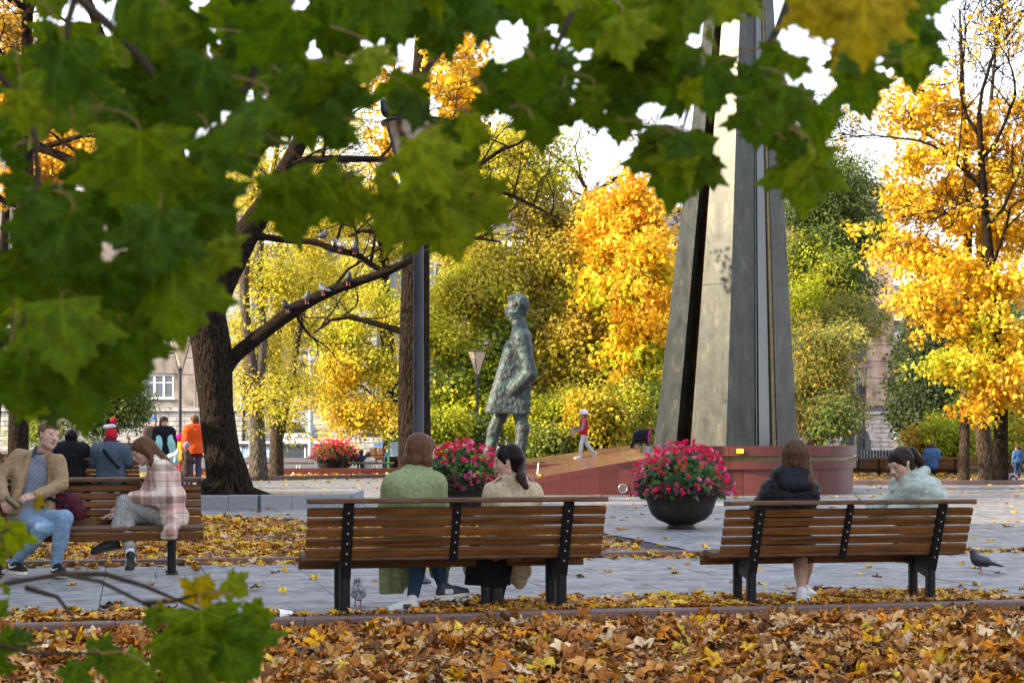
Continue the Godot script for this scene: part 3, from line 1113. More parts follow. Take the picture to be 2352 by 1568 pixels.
func window_unit(parent: Node3D, x: float, y: float, w: float, h: float, lights: int, m: Material, curtain := true) -> void:
	var f := MB.new()
	var t := 0.09
	var z := -0.14
	f.box(Transform3D(Basis(), Vector3(x, y + t / 2, z)), Vector3(w, t, 0.08))
	f.box(Transform3D(Basis(), Vector3(x, y + h - t / 2, z)), Vector3(w, t, 0.08))
	for k in lights + 1:
		f.box(Transform3D(Basis(), Vector3(x - w / 2 + (w - t) * k / lights + t / 2, y + h / 2, z)), Vector3(t * (1.0 if k in [0, lights] else 1.35), h - 2 * t - 0.006, 0.075))
	for k in lights:
		f.box(Transform3D(Basis(), Vector3(x - w / 2 + (w - t) * (k + 0.5) / lights + t / 2, y + h * 0.66, z - 0.004)), Vector3((w - t) / lights - t * 1.2, 0.05, 0.05))
	var o := obj("window", f, m, parent)
	for k in lights:
		var b := MB.new()
		var px := x - w / 2 + (w - t) * (k + 0.5) / lights + t / 2
		b.box(Transform3D(Basis(), Vector3(px, y + h / 2, z - 0.02)), Vector3((w - t) / lights - 0.04, h - 2 * t, 0.012))
		obj("pane", b, M.window_glass, o)
	if curtain:
		var cb := MB.new()
		for k in 14:
			var xa := x - w / 2 + w * k / 14.0
			cb.quad(Vector3(xa, y, z - 0.1 - 0.04 * (k % 2)), Vector3(xa + w / 14.0, y, z - 0.1 - 0.04 * ((k + 1) % 2)), Vector3(xa + w / 14.0, y + h, z - 0.1 - 0.04 * ((k + 1) % 2)), Vector3(xa, y + h, z - 0.1 - 0.04 * (k % 2)), Vector3(0.3 * (1 if k % 2 else -1), 0, 1).normalized())
		obj("curtain", cb, M.curtain, o)
	var s := MB.new()
	s.bar(Transform3D(Basis(), Vector3(x, y - 0.05, 0.05)), Vector3(w + 0.24, 0.09, 0.2), 0.015)
	obj("sill", s, M.window_white if m == M.window_white else M.render_grey, parent)

func rustication(parent: Node3D, x0: float, x1: float, y0: float, y1: float, rows: int, w: float, holes: Array, m: Material) -> void:
	var b := MB.new()
	var h := (y1 - y0) / rows
	for r in rows:
		var x := x0 - (w * 0.5 if r % 2 else 0.0)
		while x < x1:
			var a := maxf(x, x0)
			var e := minf(x + w, x1)
			var segs := [[a, e]]
			for hole in holes:                       # [centre x, half width, spring height] arches, or [x0, x1, y0, y1] openings
				var nextsegs := []
				var cy := y0 + (r + 0.5) * h
				var lo: float
				var hi: float
				if hole.size() == 3:
					var hw: float = hole[1]
					if cy > hole[2]:
						var dy: float = cy - hole[2]
						hw = sqrt(maxf(hole[1] * hole[1] - dy * dy, 0.0)) if dy < hole[1] else 0.0
					if hw <= 0.0: continue
					lo = hole[0] - hw - 0.04; hi = hole[0] + hw + 0.04
				else:
					if cy < hole[2] or cy > hole[3]: continue
					lo = hole[0]; hi = hole[1]
				for s in segs:
					if s[1] <= lo or s[0] >= hi: nextsegs.append(s)
					else:
						if s[0] < lo: nextsegs.append([s[0], lo])
						if s[1] > hi: nextsegs.append([hi, s[1]])
				segs = nextsegs
			for s in segs:
				if s[1] - s[0] > 0.06:
					b.bar(Transform3D(Basis(), Vector3((s[0] + s[1]) / 2, y0 + (r + 0.5) * h, 0.02)), Vector3(s[1] - s[0] - 0.035, h - 0.035, 0.12), 0.02)
			x += w
	tag(obj("ashlar_block", b, m, parent), "", "", "", "stuff")

func arch_opening(parent: Node3D, cx: float, hw: float, spring: float, y0: float, m: Material, ring: Material) -> void:
	var pts := [Vector2(cx - hw, y0), Vector2(cx + hw, y0)]
	for k in 13:
		var a := PI * k / 12
		pts.append(Vector2(cx + cos(a) * hw, spring + sin(a) * hw))
	var b := MB.new()
	b.slab(Transform3D(Basis(), Vector3(0, 0, -0.05)), pts, 0.16)
	obj("arch_opening", b, m, parent)
	for k in 11:
		var a := PI * (k + 0.5) / 11
		var v := MB.new()
		var d0 := Vector2(cos(a - 0.138), sin(a - 0.138))
		var d1 := Vector2(cos(a + 0.138), sin(a + 0.138))
		var c := Vector2(cx, spring)
		v.slab(Transform3D(Basis(), Vector3(0, 0, 0.02)), [c + d0 * (hw + 0.01), c + d1 * (hw + 0.01), c + d1 * (hw + 0.42), c + d0 * (hw + 0.42)], 0.2)
		obj("voussoir", v, ring, parent)

func shell(parent: Node3D, x0: float, x1: float, h: float, deep: float, m: Material) -> void:      # the sides, back and roof behind a front
	var b := MB.new()
	b.quad(Vector3(x0, -0.8, 0), Vector3(x0, -0.8, -deep), Vector3(x0, h, -deep), Vector3(x0, h, 0), Vector3.LEFT)
	b.quad(Vector3(x1, -0.8, 0), Vector3(x1, -0.8, -deep), Vector3(x1, h, -deep), Vector3(x1, h, 0), Vector3.RIGHT)
	b.quad(Vector3(x0, 0, -deep), Vector3(x1, 0, -deep), Vector3(x1, h, -deep), Vector3(x0, h, -deep), Vector3.FORWARD)
	b.quad(Vector3(x0, 0, -0.6), Vector3(x1, 0, -0.6), Vector3(x1, h, -0.6), Vector3(x0, h, -0.6), Vector3.BACK)
	obj("side_wall", b, m, parent)
	b = MB.new()
	b.slab(Transform3D(Basis(), Vector3(0, 0, -deep / 2)), [Vector2(x0 - 0.5, h + 0.02), Vector2(x1 + 0.5, h + 0.02), Vector2(x1 + 0.3, h + 0.4), Vector2(x0 - 0.3, h + 0.4)], deep + 1.2)
	obj("eaves", b, M.window_white, parent)
	b = MB.new()
	b.slab(Transform3D(Basis(Vector3.UP, PI / 2), Vector3((x0 + x1) / 2, h + 0.42, -deep / 2)), [Vector2(-deep / 2 - 0.6, 0), Vector2(deep / 2 + 0.6, 0), Vector2(0.2, 3.2), Vector2(-0.2, 3.2)], x1 - x0 + 0.9)
	obj("roof", b, M.roof, parent)

func facade(o: Node3D, x0: float, x1: float, base: float, h: float, cols: Array, rows: Array, w: float, wh: float, lights: int, wallm: Material, winm: Material) -> void:
	var holes := []
	for y in rows:
		for x in cols:
			holes.append([x - w / 2, x + w / 2, y, y + wh])
	var b := MB.new()
	wall_with_holes(b, x0, x1, base, h, holes)
	obj("wall", b, wallm, o)
	for y in rows:
		for x in cols:
			window_unit(o, x, y, w, wh, lights, winm)

func band(o: Node3D, x0: float, x1: float, y: float, h: float, out: float, m: Material, called := "cornice") -> void:
	var b := MB.new()
	b.bar(Transform3D(Basis(), Vector3((x0 + x1) / 2, y + h / 2, out / 2 - 0.01)), Vector3(x1 - x0, h, out + 0.02), 0.03)
	obj(called, b, m, o)

func build_far_buildings() -> void:
	# 1: taupe rendered block at the left, with wide white casements
	var d := 120.0
	var o := thing("apartment_building", "taupe rendered apartment block with white triple casements at the left", "building", Vector3(0, 0.72, -d))
	var xl := -46.0
	var xr := -21.95
	facade(o, xl, xr, 2.62, 17.6, [-43.2, -39.0, -34.9, -30.3, -24.85], [3.3, 6.68, 10.06, 13.44], 2.05, 1.68, 3, M.render_taupe, M.window_white)
	rustication(o, xl, xr, -0.72, 2.36, 9, 1.15, [], M.ashlar)
	band(o, xl, xr, 2.37, 0.24, 0.26, M.ashlar)
	band(o, xl, xr, 2.63, 0.12, 0.12, M.render_grey)
	shell(o, xl, xr - 0.01, 17.6, 12.0, M.render_taupe)
	for k in 2:
		var pb := MB.new()
		pb.tube([Vector3(xr - 0.35 + k * 0.2, 0.1, 0.1), Vector3(xr - 0.35 + k * 0.2, 17.4, 0.1)], [0.05, 0.05], 8)
		obj("drainpipe", pb, M.render_grey, o)
	# 2: pale bay next to it
	o = thing("apartment_building", "pale grey rendered block between the taupe block and the arcade house", "building", Vector3(0, 0.72, -d + 0.6))
	facade(o, -21.7, -18.9, 2.62, 19.0, [-20.3], [10.06, 13.44], 1.3, 1.7, 2, M.render_pale, M.window_white)
	rustication(o, -21.7, -18.9, -0.72, 2.36, 9, 1.15, [], M.ashlar)
	band(o, -21.7, -18.9, 2.37, 0.24, 0.26, M.ashlar)
	shell(o, -21.7, -18.91, 19.0, 12.0, M.render_pale)
	# 3: long grey house with an arched doorway and dark brown windows
	o = thing("arcade_house", "long grey stucco house with pilasters and an arched doorway behind the trees", "building", Vector3(0, 0.72, -d))
	var x0 := -18.8
	var x1 := 16.0
	var cols := [-15.0, -11.5, -8.0, -4.6, -1.2, 2.2, 5.6, 9.0, 12.4]
	facade(o, x0, x1, 3.0, 13.9, cols, [3.7, 7.1, 10.6], 1.5, 2.1, 2, M.render_grey, M.window_brown)
	rustication(o, x0, x1, -0.72, 2.72, 8, 1.3, [[-15.42, 1.0, 0.62], [2.2, 1.0, 0.6], [9.0, 1.0, 0.6]], M.ashlar)
	band(o, x0, x1, 2.74, 0.26, 0.3, M.ashlar)
	band(o, x0, x1, 6.6, 0.25, 0.2, M.ashlar)
	for x in [-16.8, -13.25, -9.8, -6.3, -2.9, 0.5, 3.9, 7.3, 10.7, 14.1]:
		var pil := MB.new()
		pil.bar(Transform3D(Basis(Vector3.BACK, PI / 2), Vector3(x, 8.4, 0.06)), Vector3(10.6, 0.62, 0.2), 0.03)
		obj("pilaster", pil, M.render_pale, o)
	shell(o, x0, x1, 13.9, 12.0, M.render_grey)
	var backing := MB.new()
	backing.quad(Vector3(x0, -0.8, -0.03), Vector3(x1, -0.8, -0.03), Vector3(x1, 3.0, -0.03), Vector3(x0, 3.0, -0.03), Vector3(0, 0, 1))
	obj("recess", backing, M.recess, o)
	# 4: pink house at the right
	d = 124.0
	o = thing("corner_house", "pink rendered corner house with a rusticated stone ground floor at the right", "building", Vector3(0, 0.72, -d))
	xl = 19.0
	xr = 27.75
	facade(o, xl, xr, 2.75, 16.4, [21.6, 25.2], [3.15, 6.1, 9.05, 12.0], 1.15, 1.85, 2, M.render_pink, M.window_brown)
	rustication(o, xl, xr, -0.8, 2.2, 9, 1.2, [[25.0, 1.05, 0.35]], M.ashlar_warm)
	band(o, xl - 0.1, xr + 0.15, 2.22, 0.2, 0.3, M.ashlar_warm)
	band(o, xl, xr + 0.1, 2.86, 0.1, 0.16, M.render_pink)
	backing = MB.new()
	backing.quad(Vector3(xl, -0.8, -0.04), Vector3(xr, -0.8, -0.04), Vector3(xr, 2.75, -0.04), Vector3(xl, 2.75, -0.04), Vector3(0, 0, 1))
	obj("recess", backing, M.recess, o)
	arch_opening(o, 25.0, 1.0, 0.35, -0.8, M.window_glass, M.ashlar_warm)
	shell(o, xl, xr, 16.4, 14.0, M.render_pink)
	# 5: darker roofs peeping over the trees at the far right
	o = thing("far_house", "grey house mostly hidden by the dark trees at the right", "building", Vector3(36.0, 0, -150.0))
	facade(o, -10, 14, 0.0, 11.5, [-7, -3, 1, 5, 9], [1.2, 4.6, 8.0], 1.3, 1.8, 2, M.render_grey, M.window_white)
	shell(o, -10, 14, 11.5, 10.0, M.render_grey)
	# doorway of the arcade house and its white sign
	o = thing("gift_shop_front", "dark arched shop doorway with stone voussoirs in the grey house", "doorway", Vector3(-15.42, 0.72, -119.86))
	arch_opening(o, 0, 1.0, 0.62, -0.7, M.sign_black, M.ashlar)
	var sg := thing("shop_sign", "white shop name board in front of the arched doorway", "sign", Vector3(-15.25, 1.25, -119.4))
	var b := MB.new()
	b.bar(Transform3D(), Vector3(2.5, 0.62, 0.06), 0.01)
	obj("board", b, M.sign_white, sg)
	lettering(sg, "AUKARIŲ DOVANĖLĖ", 0.31, M.sign_print, Vector3(0, 0, 0.034), 2.3)
	var s2 := thing("cafe_sign", "black hanging sign with white letters seen through the yellow leaves", "sign", Vector3(-9.55, 1.75, -116.5))
	b = MB.new()
	b.bar(Transform3D(), Vector3(1.6, 0.85, 0.08), 0.02)
	obj("board", b, M.sign_black, s2)
	b = MB.new()
	b.slab(Transform3D(Basis(), Vector3(0, 0.46, 0)), [Vector2(-0.55, 0), Vector2(0.55, 0), Vector2(0.0, 0.5)], 0.1)
	obj("gable", b, M.sign_black, s2)
	lettering(s2, "artlinn", 0.5, M.sign_white, Vector3(0, 0.0, 0.045), 1.5)

func lettering(parent: Node3D, text: String, size: float, m: Material, where: Vector3, width := 0.0, bold := true) -> void:
	var t := TextMesh.new()
	var f := SystemFont.new()
	f.font_names = PackedStringArray(["Droid Sans"])
	if bold: f.font_weight = 700
	t.font = f
	t.text = text
	t.font_size = 64
	t.pixel_size = size / 64.0
	t.depth = 0.008
	var o := put("lettering", t, m, parent)
	o.position = where
	if width > 0.0:
		var w := t.get_aabb().size.x
		if w > 0.01: o.scale.x = width / w

# ---------------------------------------------------------------- street furniture far off
func build_street_things() -> void:
	# glass shelter
	var s := thing("bus_shelter", "low glazed tram and bus shelter with a pale roof edge behind the grey tree trunks", "shelter", Vector3(-16.4, 0.3, -112.0))
	var b := MB.new()
	b.bar(Transform3D(Basis(), Vector3(0.9, 0.62, 0)), Vector3(9.2, 0.16, 1.8), 0.03)
	obj("roof", b, M.window_white, s)
	b = MB.new()
	b.bar(Transform3D(Basis(), Vector3(0.9, 0.45, 0)), Vector3(9.0, 0.16, 1.7), 0.03)
	obj("fascia", b, M.lamp_dark, s)
	for k in 5:
		b = MB.new()
		b.box(Transform3D(Basis(), Vector3(-3.4 + k * 2.1, -0.8, 0.7)), Vector3(0.1, 2.4, 0.1))
		obj("post", b, M.window_white, s)
		if k < 4:
			b = MB.new()
			b.box(Transform3D(Basis(), Vector3(-2.35 + k * 2.1, -0.75, 0.7)), Vector3(1.96, 2.1, 0.02))
			obj("pane", b, M.blue_wrap if k in [0, 1] else M.window_glass, s)
	# utility poles
	for p in [[713.0, 105.0, 0.16, 12.0, "pale grey tram pole behind the flower pots"], [577.0, 105.0, 0.15, 11.0, "pale grey pole beside the forked grey trunk"], [1968.0, 110.0, 0.12, 6.0, "slim green lamp pole in front of the pink house"]]:
		var pos := at(p[0], HZ, p[1])
		var pl := thing("utility_pole", p[4], "pole", Vector3(pos.x, -0.05, pos.z))
		b = MB.new()
		b.tube([Vector3(0, 0, 0), Vector3(0, 1.2, 0), Vector3(0, p[3], 0)], [p[2] * 1.2, p[2], p[2] * 0.75], 12)
		obj("shaft", b, M.lamp_paint if p[2] < 0.13 else M.corrugated, pl)
		b = MB.new()
		b.lathe([Vector2(0.01, 0), Vector2(p[2] * 1.8, 0), Vector2(p[2] * 1.8, 0.12), Vector2(p[2] * 1.2, 0.2)], 12)
		obj("foot", b, M.lamp_dark, pl)
		if p[2] < 0.13:
			b = MB.new()
			var arm := []
			for k in 9: arm.append(Vector3(0.05 + 0.45 * sin(PI * k / 8.0 * 0.9), 5.2 + 0.55 * sin(PI * k / 8.0), 0))
			b.tube(arm, [0.04, 0.04, 0.04, 0.04, 0.04, 0.035, 0.035, 0.03, 0.03], 8)
			obj("arm", b, M.lamp_paint, pl)
			b = MB.new()
			b.lathe([Vector2(0.02, 5.15), Vector2(0.25, 4.85), Vector2(0.27, 4.8), Vector2(0.02, 4.8)], 12, Transform3D(Basis(), Vector3(0.2, 0, 0)))
			obj("lantern", b, M.lamp_dark, pl)
	# overhead wires
	for k in 3:
		b = MB.new()
		var ps := []
		for j in 13:
			var x := -50.0 + j * 9.0
			ps.append(Vector3(x, 5.1 + 1.1 * k - 0.4 * sin(PI * fposmod(j / 3.0, 1.0)), -100.0 - 3.0 * k))
		var rs := []
		for j in 13: rs.append(0.022)
		b.tube(ps, rs, 5)
		tag(obj("overhead_wire", b, M.rubber), ["lowest tram wire across the front of the left block", "middle tram wire across the front of the left block", "highest tram wire across the front of the left block"][k], "wire", "overhead wires along the street")
	# bus stop flag with a blue square
	var st := thing("stop_sign", "white stop sign with a blue square behind the man in the pale cap", "sign", at(344, 1030, 60) * Vector3(1, 0, 1))
	b = MB.new()
	b.tube([Vector3(0.16, -0.05, 0), Vector3(0.16, 2.0, 0)], [0.03, 0.03], 8)
	obj("post", b, M.lamp_paint, st)
	b = MB.new()
	b.bar(Transform3D(Basis(), Vector3(0.12, 1.18, 0.04)), Vector3(0.17, 0.95, 0.03), 0.005)
	obj("panel", b, M.sign_white, st)
	b = MB.new()
	b.box(Transform3D(Basis(), Vector3(0.12, 1.52, 0.058)), Vector3(0.1, 0.14, 0.01))
	obj("symbol", b, M.blue_paint, st)
	# green shop fascia at the far left
	st = thing("pharmacy_sign", "small green wall sign at the far left of the taupe block", "sign", at(24, 975, 119.4))
	b = MB.new()
	b.bar(Transform3D(), Vector3(0.25, 1.1, 0.5), 0.03)
	obj("box", b, M.green_paint, st)
	b = MB.new()
	b.box(Transform3D(Basis(), Vector3(0.14, 0, 0.0)), Vector3(0.05, 1.05, 0.46))
	obj("back", b, M.sign_black, st)
	# blue sign and route number board at the stop beyond the pots
	st = thing("route_board", "blue electronic route board at the stop beyond the flower pots", "sign", at(892, 1020, 100))
	b = MB.new()
	b.bar(Transform3D(), Vector3(1.7, 0.3, 0.1), 0.02)
	obj("box", b, M.blue_paint, st)
	lettering(st, "53", 0.26, M.sign_white, Vector3(-0.2, 0, 0.055))
	st = thing("timetable_case", "green framed timetable case beside the hooded person's bench", "notice board", at(915, 1050, 70) * Vector3(1, 0, 1))
	b = MB.new()
	for x in [-0.42, 0.42]: b.box(Transform3D(Basis(), Vector3(x, 0.55, 0)), Vector3(0.07, 1.3, 0.07))
	b.box(Transform3D(Basis(), Vector3(0, 1.17, 0)), Vector3(0.9, 0.07, 0.08))
	obj("frame", b, M.green_paint, st)
	b = MB.new()
	b.box(Transform3D(Basis(), Vector3(0, 0.78, 0)), Vector3(0.75, 0.6, 0.03))
	obj("sheet", b, M.blue_wrap, st)
	# wooden rails with white posts in front of the shelter, and a low granite wall
	for e in [[545.0, 720.0, 62.0, "long wooden rail on paired white posts behind the grey trunks"], [800.0, 905.0, 62.0, "short wooden rail on white posts right of the flower pots"]]:
		var a := at(e[0], 1043, e[2])
		var c := at(e[1], 1043, e[2])
		var rl := thing("park_rail", e[3], "railing", Vector3((a.x + c.x) / 2, 0, a.z))
		b = MB.new()
		b.bar(Transform3D(Basis(), Vector3(0, 0.33, 0)), Vector3(c.x - a.x, 0.07, 0.35), 0.01)
		obj("top_plank", b, M.grey_timber0, rl)
		b = MB.new()
		b.bar(Transform3D(Basis(), Vector3(0, 0.0, -0.15)), Vector3(c.x - a.x, 0.05, 0.1), 0.01)
		obj("lower_rail", b, M.grey_timber1, rl)
		var cnt := int((c.x - a.x) / 0.62)
		for k in cnt:
			for j in 2:
				b = MB.new()
				b.box(Transform3D(Basis(), Vector3(a.x - c.x, 0, 0) * 0.5 + Vector3(0.3 + k * 0.62 + j * 0.11, 0.11, 0.13)), Vector3(0.035, 0.42, 0.035))
				obj("post", b, M.window_white, rl)
	for e in [[-11.0, 0.4, -60.5, "low dark granite wall along the back of the lawn"], [8.6, 27.0, -63.8, "low dark granite wall behind the benches at the right"]]:
		var w := thing("low_wall", e[3], "wall", Vector3((e[0] + e[1]) / 2, 0, e[2]))
		var cnt := int((e[1] - e[0]) / 1.3)
		for k in cnt:
			b = MB.new()
			b.bar(Transform3D(Basis(), Vector3((k - (cnt - 1) * 0.5) * (e[1] - e[0]) / cnt, 0.02, 0)), Vector3((e[1] - e[0]) / cnt - 0.012, 0.3, 0.35), 0.015)
			obj("stone", b, M["granite%d" % (k % 3)], w)
	# corrugated fence at the right, behind the benches
	var f := thing("corrugated_fence", "low grey corrugated metal fence behind the benches at the right", "fence", at(1975, HZ, 64.5) * Vector3(1, 0, 1))
	var x := 0.0
	for k in 100:
		b = MB.new()
		b.bar(Transform3D(Basis(Vector3.BACK, PI / 2), Vector3(x, 0.42, 0)), Vector3(0.72, 0.052, 0.05), 0.012)
		obj("rib", b, M.corrugated if k % 2 else M.lamp_paint, f)
		x += 0.058
	b = MB.new()
	b.box(Transform3D(Basis(), Vector3(x / 2, 0.42, -0.04)), Vector3(x, 0.7, 0.02))
	obj("sheet", b, M.corrugated, f)

# ---------------------------------------------------------------- trees
var spray_mesh := {}

# a spray: some leaves on a short twig, about 0.5 m across; kind is the leaf's outline
func spray(kind: String, variant: int) -> ArrayMesh:
	var key := "%s%d" % [kind, variant]
	if spray_mesh.has(key): return spray_mesh[key]
	var r := RandomNumberGenerator.new()
	r.seed = hash(key)
	var b := MB.new()
	var cnt := 30
	var size := 0.088
	var outline := [Vector2(0, 0), Vector2(0.42, 0.3), Vector2(0.36, 0.7), Vector2(0, 1.05), Vector2(-0.36, 0.7), Vector2(-0.42, 0.3)]
	if kind == "maple":
		outline = [Vector2(0, 0), Vector2(0.5, 0.02), Vector2(0.36, 0.32), Vector2(0.62, 0.62), Vector2(0.22, 0.66), Vector2(0, 1.08), Vector2(-0.22, 0.66), Vector2(-0.62, 0.62), Vector2(-0.36, 0.32), Vector2(-0.5, 0.02)]
		size = 0.118
		cnt = 22
	elif kind == "park":
		size = 0.22
		cnt = 14
	elif kind == "ash":
		outline = [Vector2(0, 0), Vector2(0.2, 0.35), Vector2(0.12, 0.75), Vector2(0, 1.1), Vector2(-0.12, 0.75), Vector2(-0.2, 0.35)]
		size = 0.10
		cnt = 40
	elif kind == "needle":
		outline = [Vector2(0, 0), Vector2(0.13, 0.4), Vector2(0, 1.1), Vector2(-0.13, 0.4)]
		size = 0.12
		cnt = 40
	for k in cnt:
		var dir := Vector3(r.randfn(), r.randfn() * 0.7 - 0.15, r.randfn()).normalized()
		var p := dir * (0.06 + 0.32 * sqrt(r.randf()))
		var fw := (Vector3(r.randfn() * 0.7, -0.55 + r.randfn() * 0.35, r.randfn() * 0.7) + dir * 0.5).normalized()
		var bs := frame(Vector3(r.randfn() * 0.6, 0.8, r.randfn() * 0.6), fw)
		# y of the basis runs along the leaf
		var yv := fw
		var zv := (bs.z - yv * bs.z.dot(yv)).normalized()
		var xv := yv.cross(zv)
		var s := size * r.randf_range(0.7, 1.2)
		var w := r.randf_range(0.75, 1.15)
		b.tint = Color(w, w * r.randf_range(0.88, 1.08), w * r.randf_range(0.8, 1.0))
		var mid := b.vert(p + yv * 0.45 * s + zv * 0.06 * s, zv)
		var f := b.v.size()
		for q in outline:
			var cur: float = -absf(q.x) * 0.35 - 0.12 * q.y * q.y
			var nn: Vector3 = (zv + xv * q.x * 0.5 + yv * 0.2 * q.y).normalized()
			b.vert(p + (xv * q.x + yv * q.y + zv * cur) * s, nn)
		for q in outline.size():
			b.tri(mid, f + q, f + (q + 1) % outline.size())
	spray_mesh[key] = b.mesh()
	return spray_mesh[key]

func mix_of(cols: Array, r: RandomNumberGenerator) -> Color:
	var c: Color = cols[r.randi() % cols.size()]
	var e: Color = cols[r.randi() % cols.size()]
	return c.lerp(e, r.randf() * 0.6) * r.randf_range(0.85, 1.12)

func bent(a: Vector3, c: Vector3, rise: float, r: RandomNumberGenerator, n := 7, jit := 0.05) -> Array:
	var len := a.distance_to(c)
	var ctl := a.lerp(c, 0.5) + Vector3(0, rise * len, 0) + Vector3(r.randfn(), r.randfn(), r.randfn()) * len * 0.07
	var out := []
	for k in n:
		var t := k / float(n - 1)
		var p := a.lerp(ctl, t).lerp(ctl.lerp(c, t), t)
		if k > 0 and k < n - 1: p += Vector3(r.randfn(), r.randfn(), r.randfn()) * len * jit * 0.4
		out.append(p)
	return out

func along(path: Array, t: float) -> Vector3:
	var x := clampf(t, 0, 1) * (path.size() - 1)
	var k := mini(int(x), path.size() - 2)
	return (path[k] as Vector3).lerp(path[k + 1], x - k)

func taper(n: int, r0: float, r1: float) -> Array:
	var o := []
	for k in n: o.append(lerpf(r0, r1, k / float(n - 1)))
	return o

# trunk: points (world), radii; clumps: [centre, radii, sprays, colours]
func tree(called: String, label: String, stems: Array, clumps: Array, kind: String, bark: Material, sd: int, group := "", size := 1.0, twigs := 7) -> Node3D:
	var r := RandomNumberGenerator.new()
	r.seed = sd
	var base: Vector3 = stems[0][0][0]
	var o := thing(called, label, "tree", Vector3(base.x, 0, base.z), 0.0, group)
	var off := -o.position
	var lift := func(ps: Array) -> Array: return ps.map(func(p): return p + off)
	for st in stems:
		if st == stems[0] or (st[0][0] as Vector3).y < 1.0:
			st[0] = [Vector3(st[0][0].x, -0.1, st[0][0].z)] + st[0]
			st[1] = [st[1][0]] + st[1]
		var b := MB.new()
		b.tube(lift.call(st[0]), st[1], 14, true, 0.16, wob, 2.2)
		obj("trunk", b, bark, o)
	var tw := MB.new()
	var sets := [[], [], []]
	var cols := [[], [], []]
	for cl in clumps:
		var c: Vector3 = cl[0]
		var rad: Vector3 = cl[1]
		# a limb from the nearest suited point of a stem
		var best := Vector3.ZERO
		var bd := 1e9
		for st in stems:
			var ps: Array = st[0]
			for k in 12:
				var t := k / 11.0
				var p := along(ps, t)
				if p.y < 1.5: continue
				var score := p.distance_to(c) + maxf(0.0, p.y - (c.y - p.distance_to(c) * 0.35)) * 1.2
				if score < bd: bd = score; best = p
		if bd > 1e8: best = stems[0][0][-1]
		var limb := bent(best, c, 0.08, r)
		var lr := clampf(best.distance_to(c) * 0.022, 0.025, 0.13)
		if best.distance_to(c) > 0.6:
			var b := MB.new()
			b.tube(lift.call(limb), taper(limb.size(), lr, lr * 0.35), 7)
			obj("limb", b, bark, o)
		var n: int = int(cl[2] * 0.95)
		rad *= 1.18
		var per := maxi(1, n / (twigs * 4))
		for k in twigs * 4:
			var a := along(limb, r.randf_range(0.55, 1.0))
			var dir := Vector3(r.randfn(), r.randfn() * 0.8, r.randfn()).normalized()
			var e := c + dir * rad * (0.35 + 0.95 * pow(r.randf(), 1.5))
			var tp := bent(a, e, r.randf_range(-0.08, 0.14), r, 5, 0.12)
			tw.tube(lift.call(tp), taper(5, lr * 0.3, 0.007), 4, false)
			for j in per:
				var t := 0.35 + 0.68 * sqrt(r.randf())
				var p := along(tp, t) + Vector3(r.randfn(), r.randfn(), r.randfn()) * 0.17 * size
				var wn := r.randi() % 3
				var bs := Basis.from_euler(Vector3(r.randf_range(-0.5, 0.5), r.randf() * TAU, r.randf_range(-0.5, 0.5))).scaled(Vector3.ONE * size * r.randf_range(0.75, 1.25))
				sets[wn].append(Transform3D(bs, p + off))
				cols[wn].append(mix_of(cl[3], r))
	if tw.v.size():
		tag(obj("twigs", tw, bark, o), "", "", "", "stuff")
	for k in 3:
		if sets[k].is_empty(): continue
		var mm := MultiMesh.new()
		mm.transform_format = MultiMesh.TRANSFORM_3D
		mm.use_colors = true
		mm.mesh = spray(kind, k)
		mm.instance_count = sets[k].size()
		for j in sets[k].size():
			mm.set_instance_transform(j, sets[k][j])
			mm.set_instance_color(j, cols[k][j])
		var mi := MultiMeshInstance3D.new()
		mi.name = "crown"
		mi.multimesh = mm
		mi.material_override = M.leaf
		o.add_child(mi, true)
		mi.set_meta("kind", "stuff")
	return o

func px(list: Array, d: float) -> Array:             # [[x, y], ...] of the layout drawing -> points at depth d (third value: own depth)
	return list.map(func(p): return at(p[0], p[1], p[2] if p.size() > 2 else d))

func rpx(list: Array, d: float) -> Array:            # widths in the drawing -> radii
	return list.map(func(w): return w * 0.5 / LENS * d)

func clump(x: float, y: float, rx: float, ry: float, d: float, n: int, cols: Array, dd := 1.0) -> Array:
	var k := d / LENS
	return [at(x, y, d), Vector3(rx * k, ry * k, maxf(rx, ry) * k * dd), n, cols]

# leafless growth: forks again and again
func bare(b: MB, p: Vector3, dir: Vector3, len: float, rad: float, depth: int, r: RandomNumberGenerator, droop := 0.0, least := 0.006) -> void:
	rad = maxf(rad, least)
	var pts := [p]
	var q := p
	var d := dir
	for k in 3:
		d = (d + Vector3(r.randfn(), r.randfn() - droop, r.randfn()) * 0.16).normalized()
		q += d * len / 3.0
		pts.append(q)
	b.tube(pts, taper(4, rad, rad * 0.62), 7 if depth > 3 else 4, false)
	if depth <= 0: return
	var n := 2 + (1 if r.randf() < 0.55 else 0)
	for k in n:
		var t := r.randf_range(0.45, 1.0) if k else 1.0
		var bd := (d + Vector3(r.randfn(), r.randfn() * 0.7, r.randfn()).normalized() * r.randf_range(0.45, 0.85)).normalized()
		bare(b, along(pts, t), bd, len * r.randf_range(0.62, 0.85), rad * (0.62 if k == 0 else 0.45), depth - 1, r, droop, least)

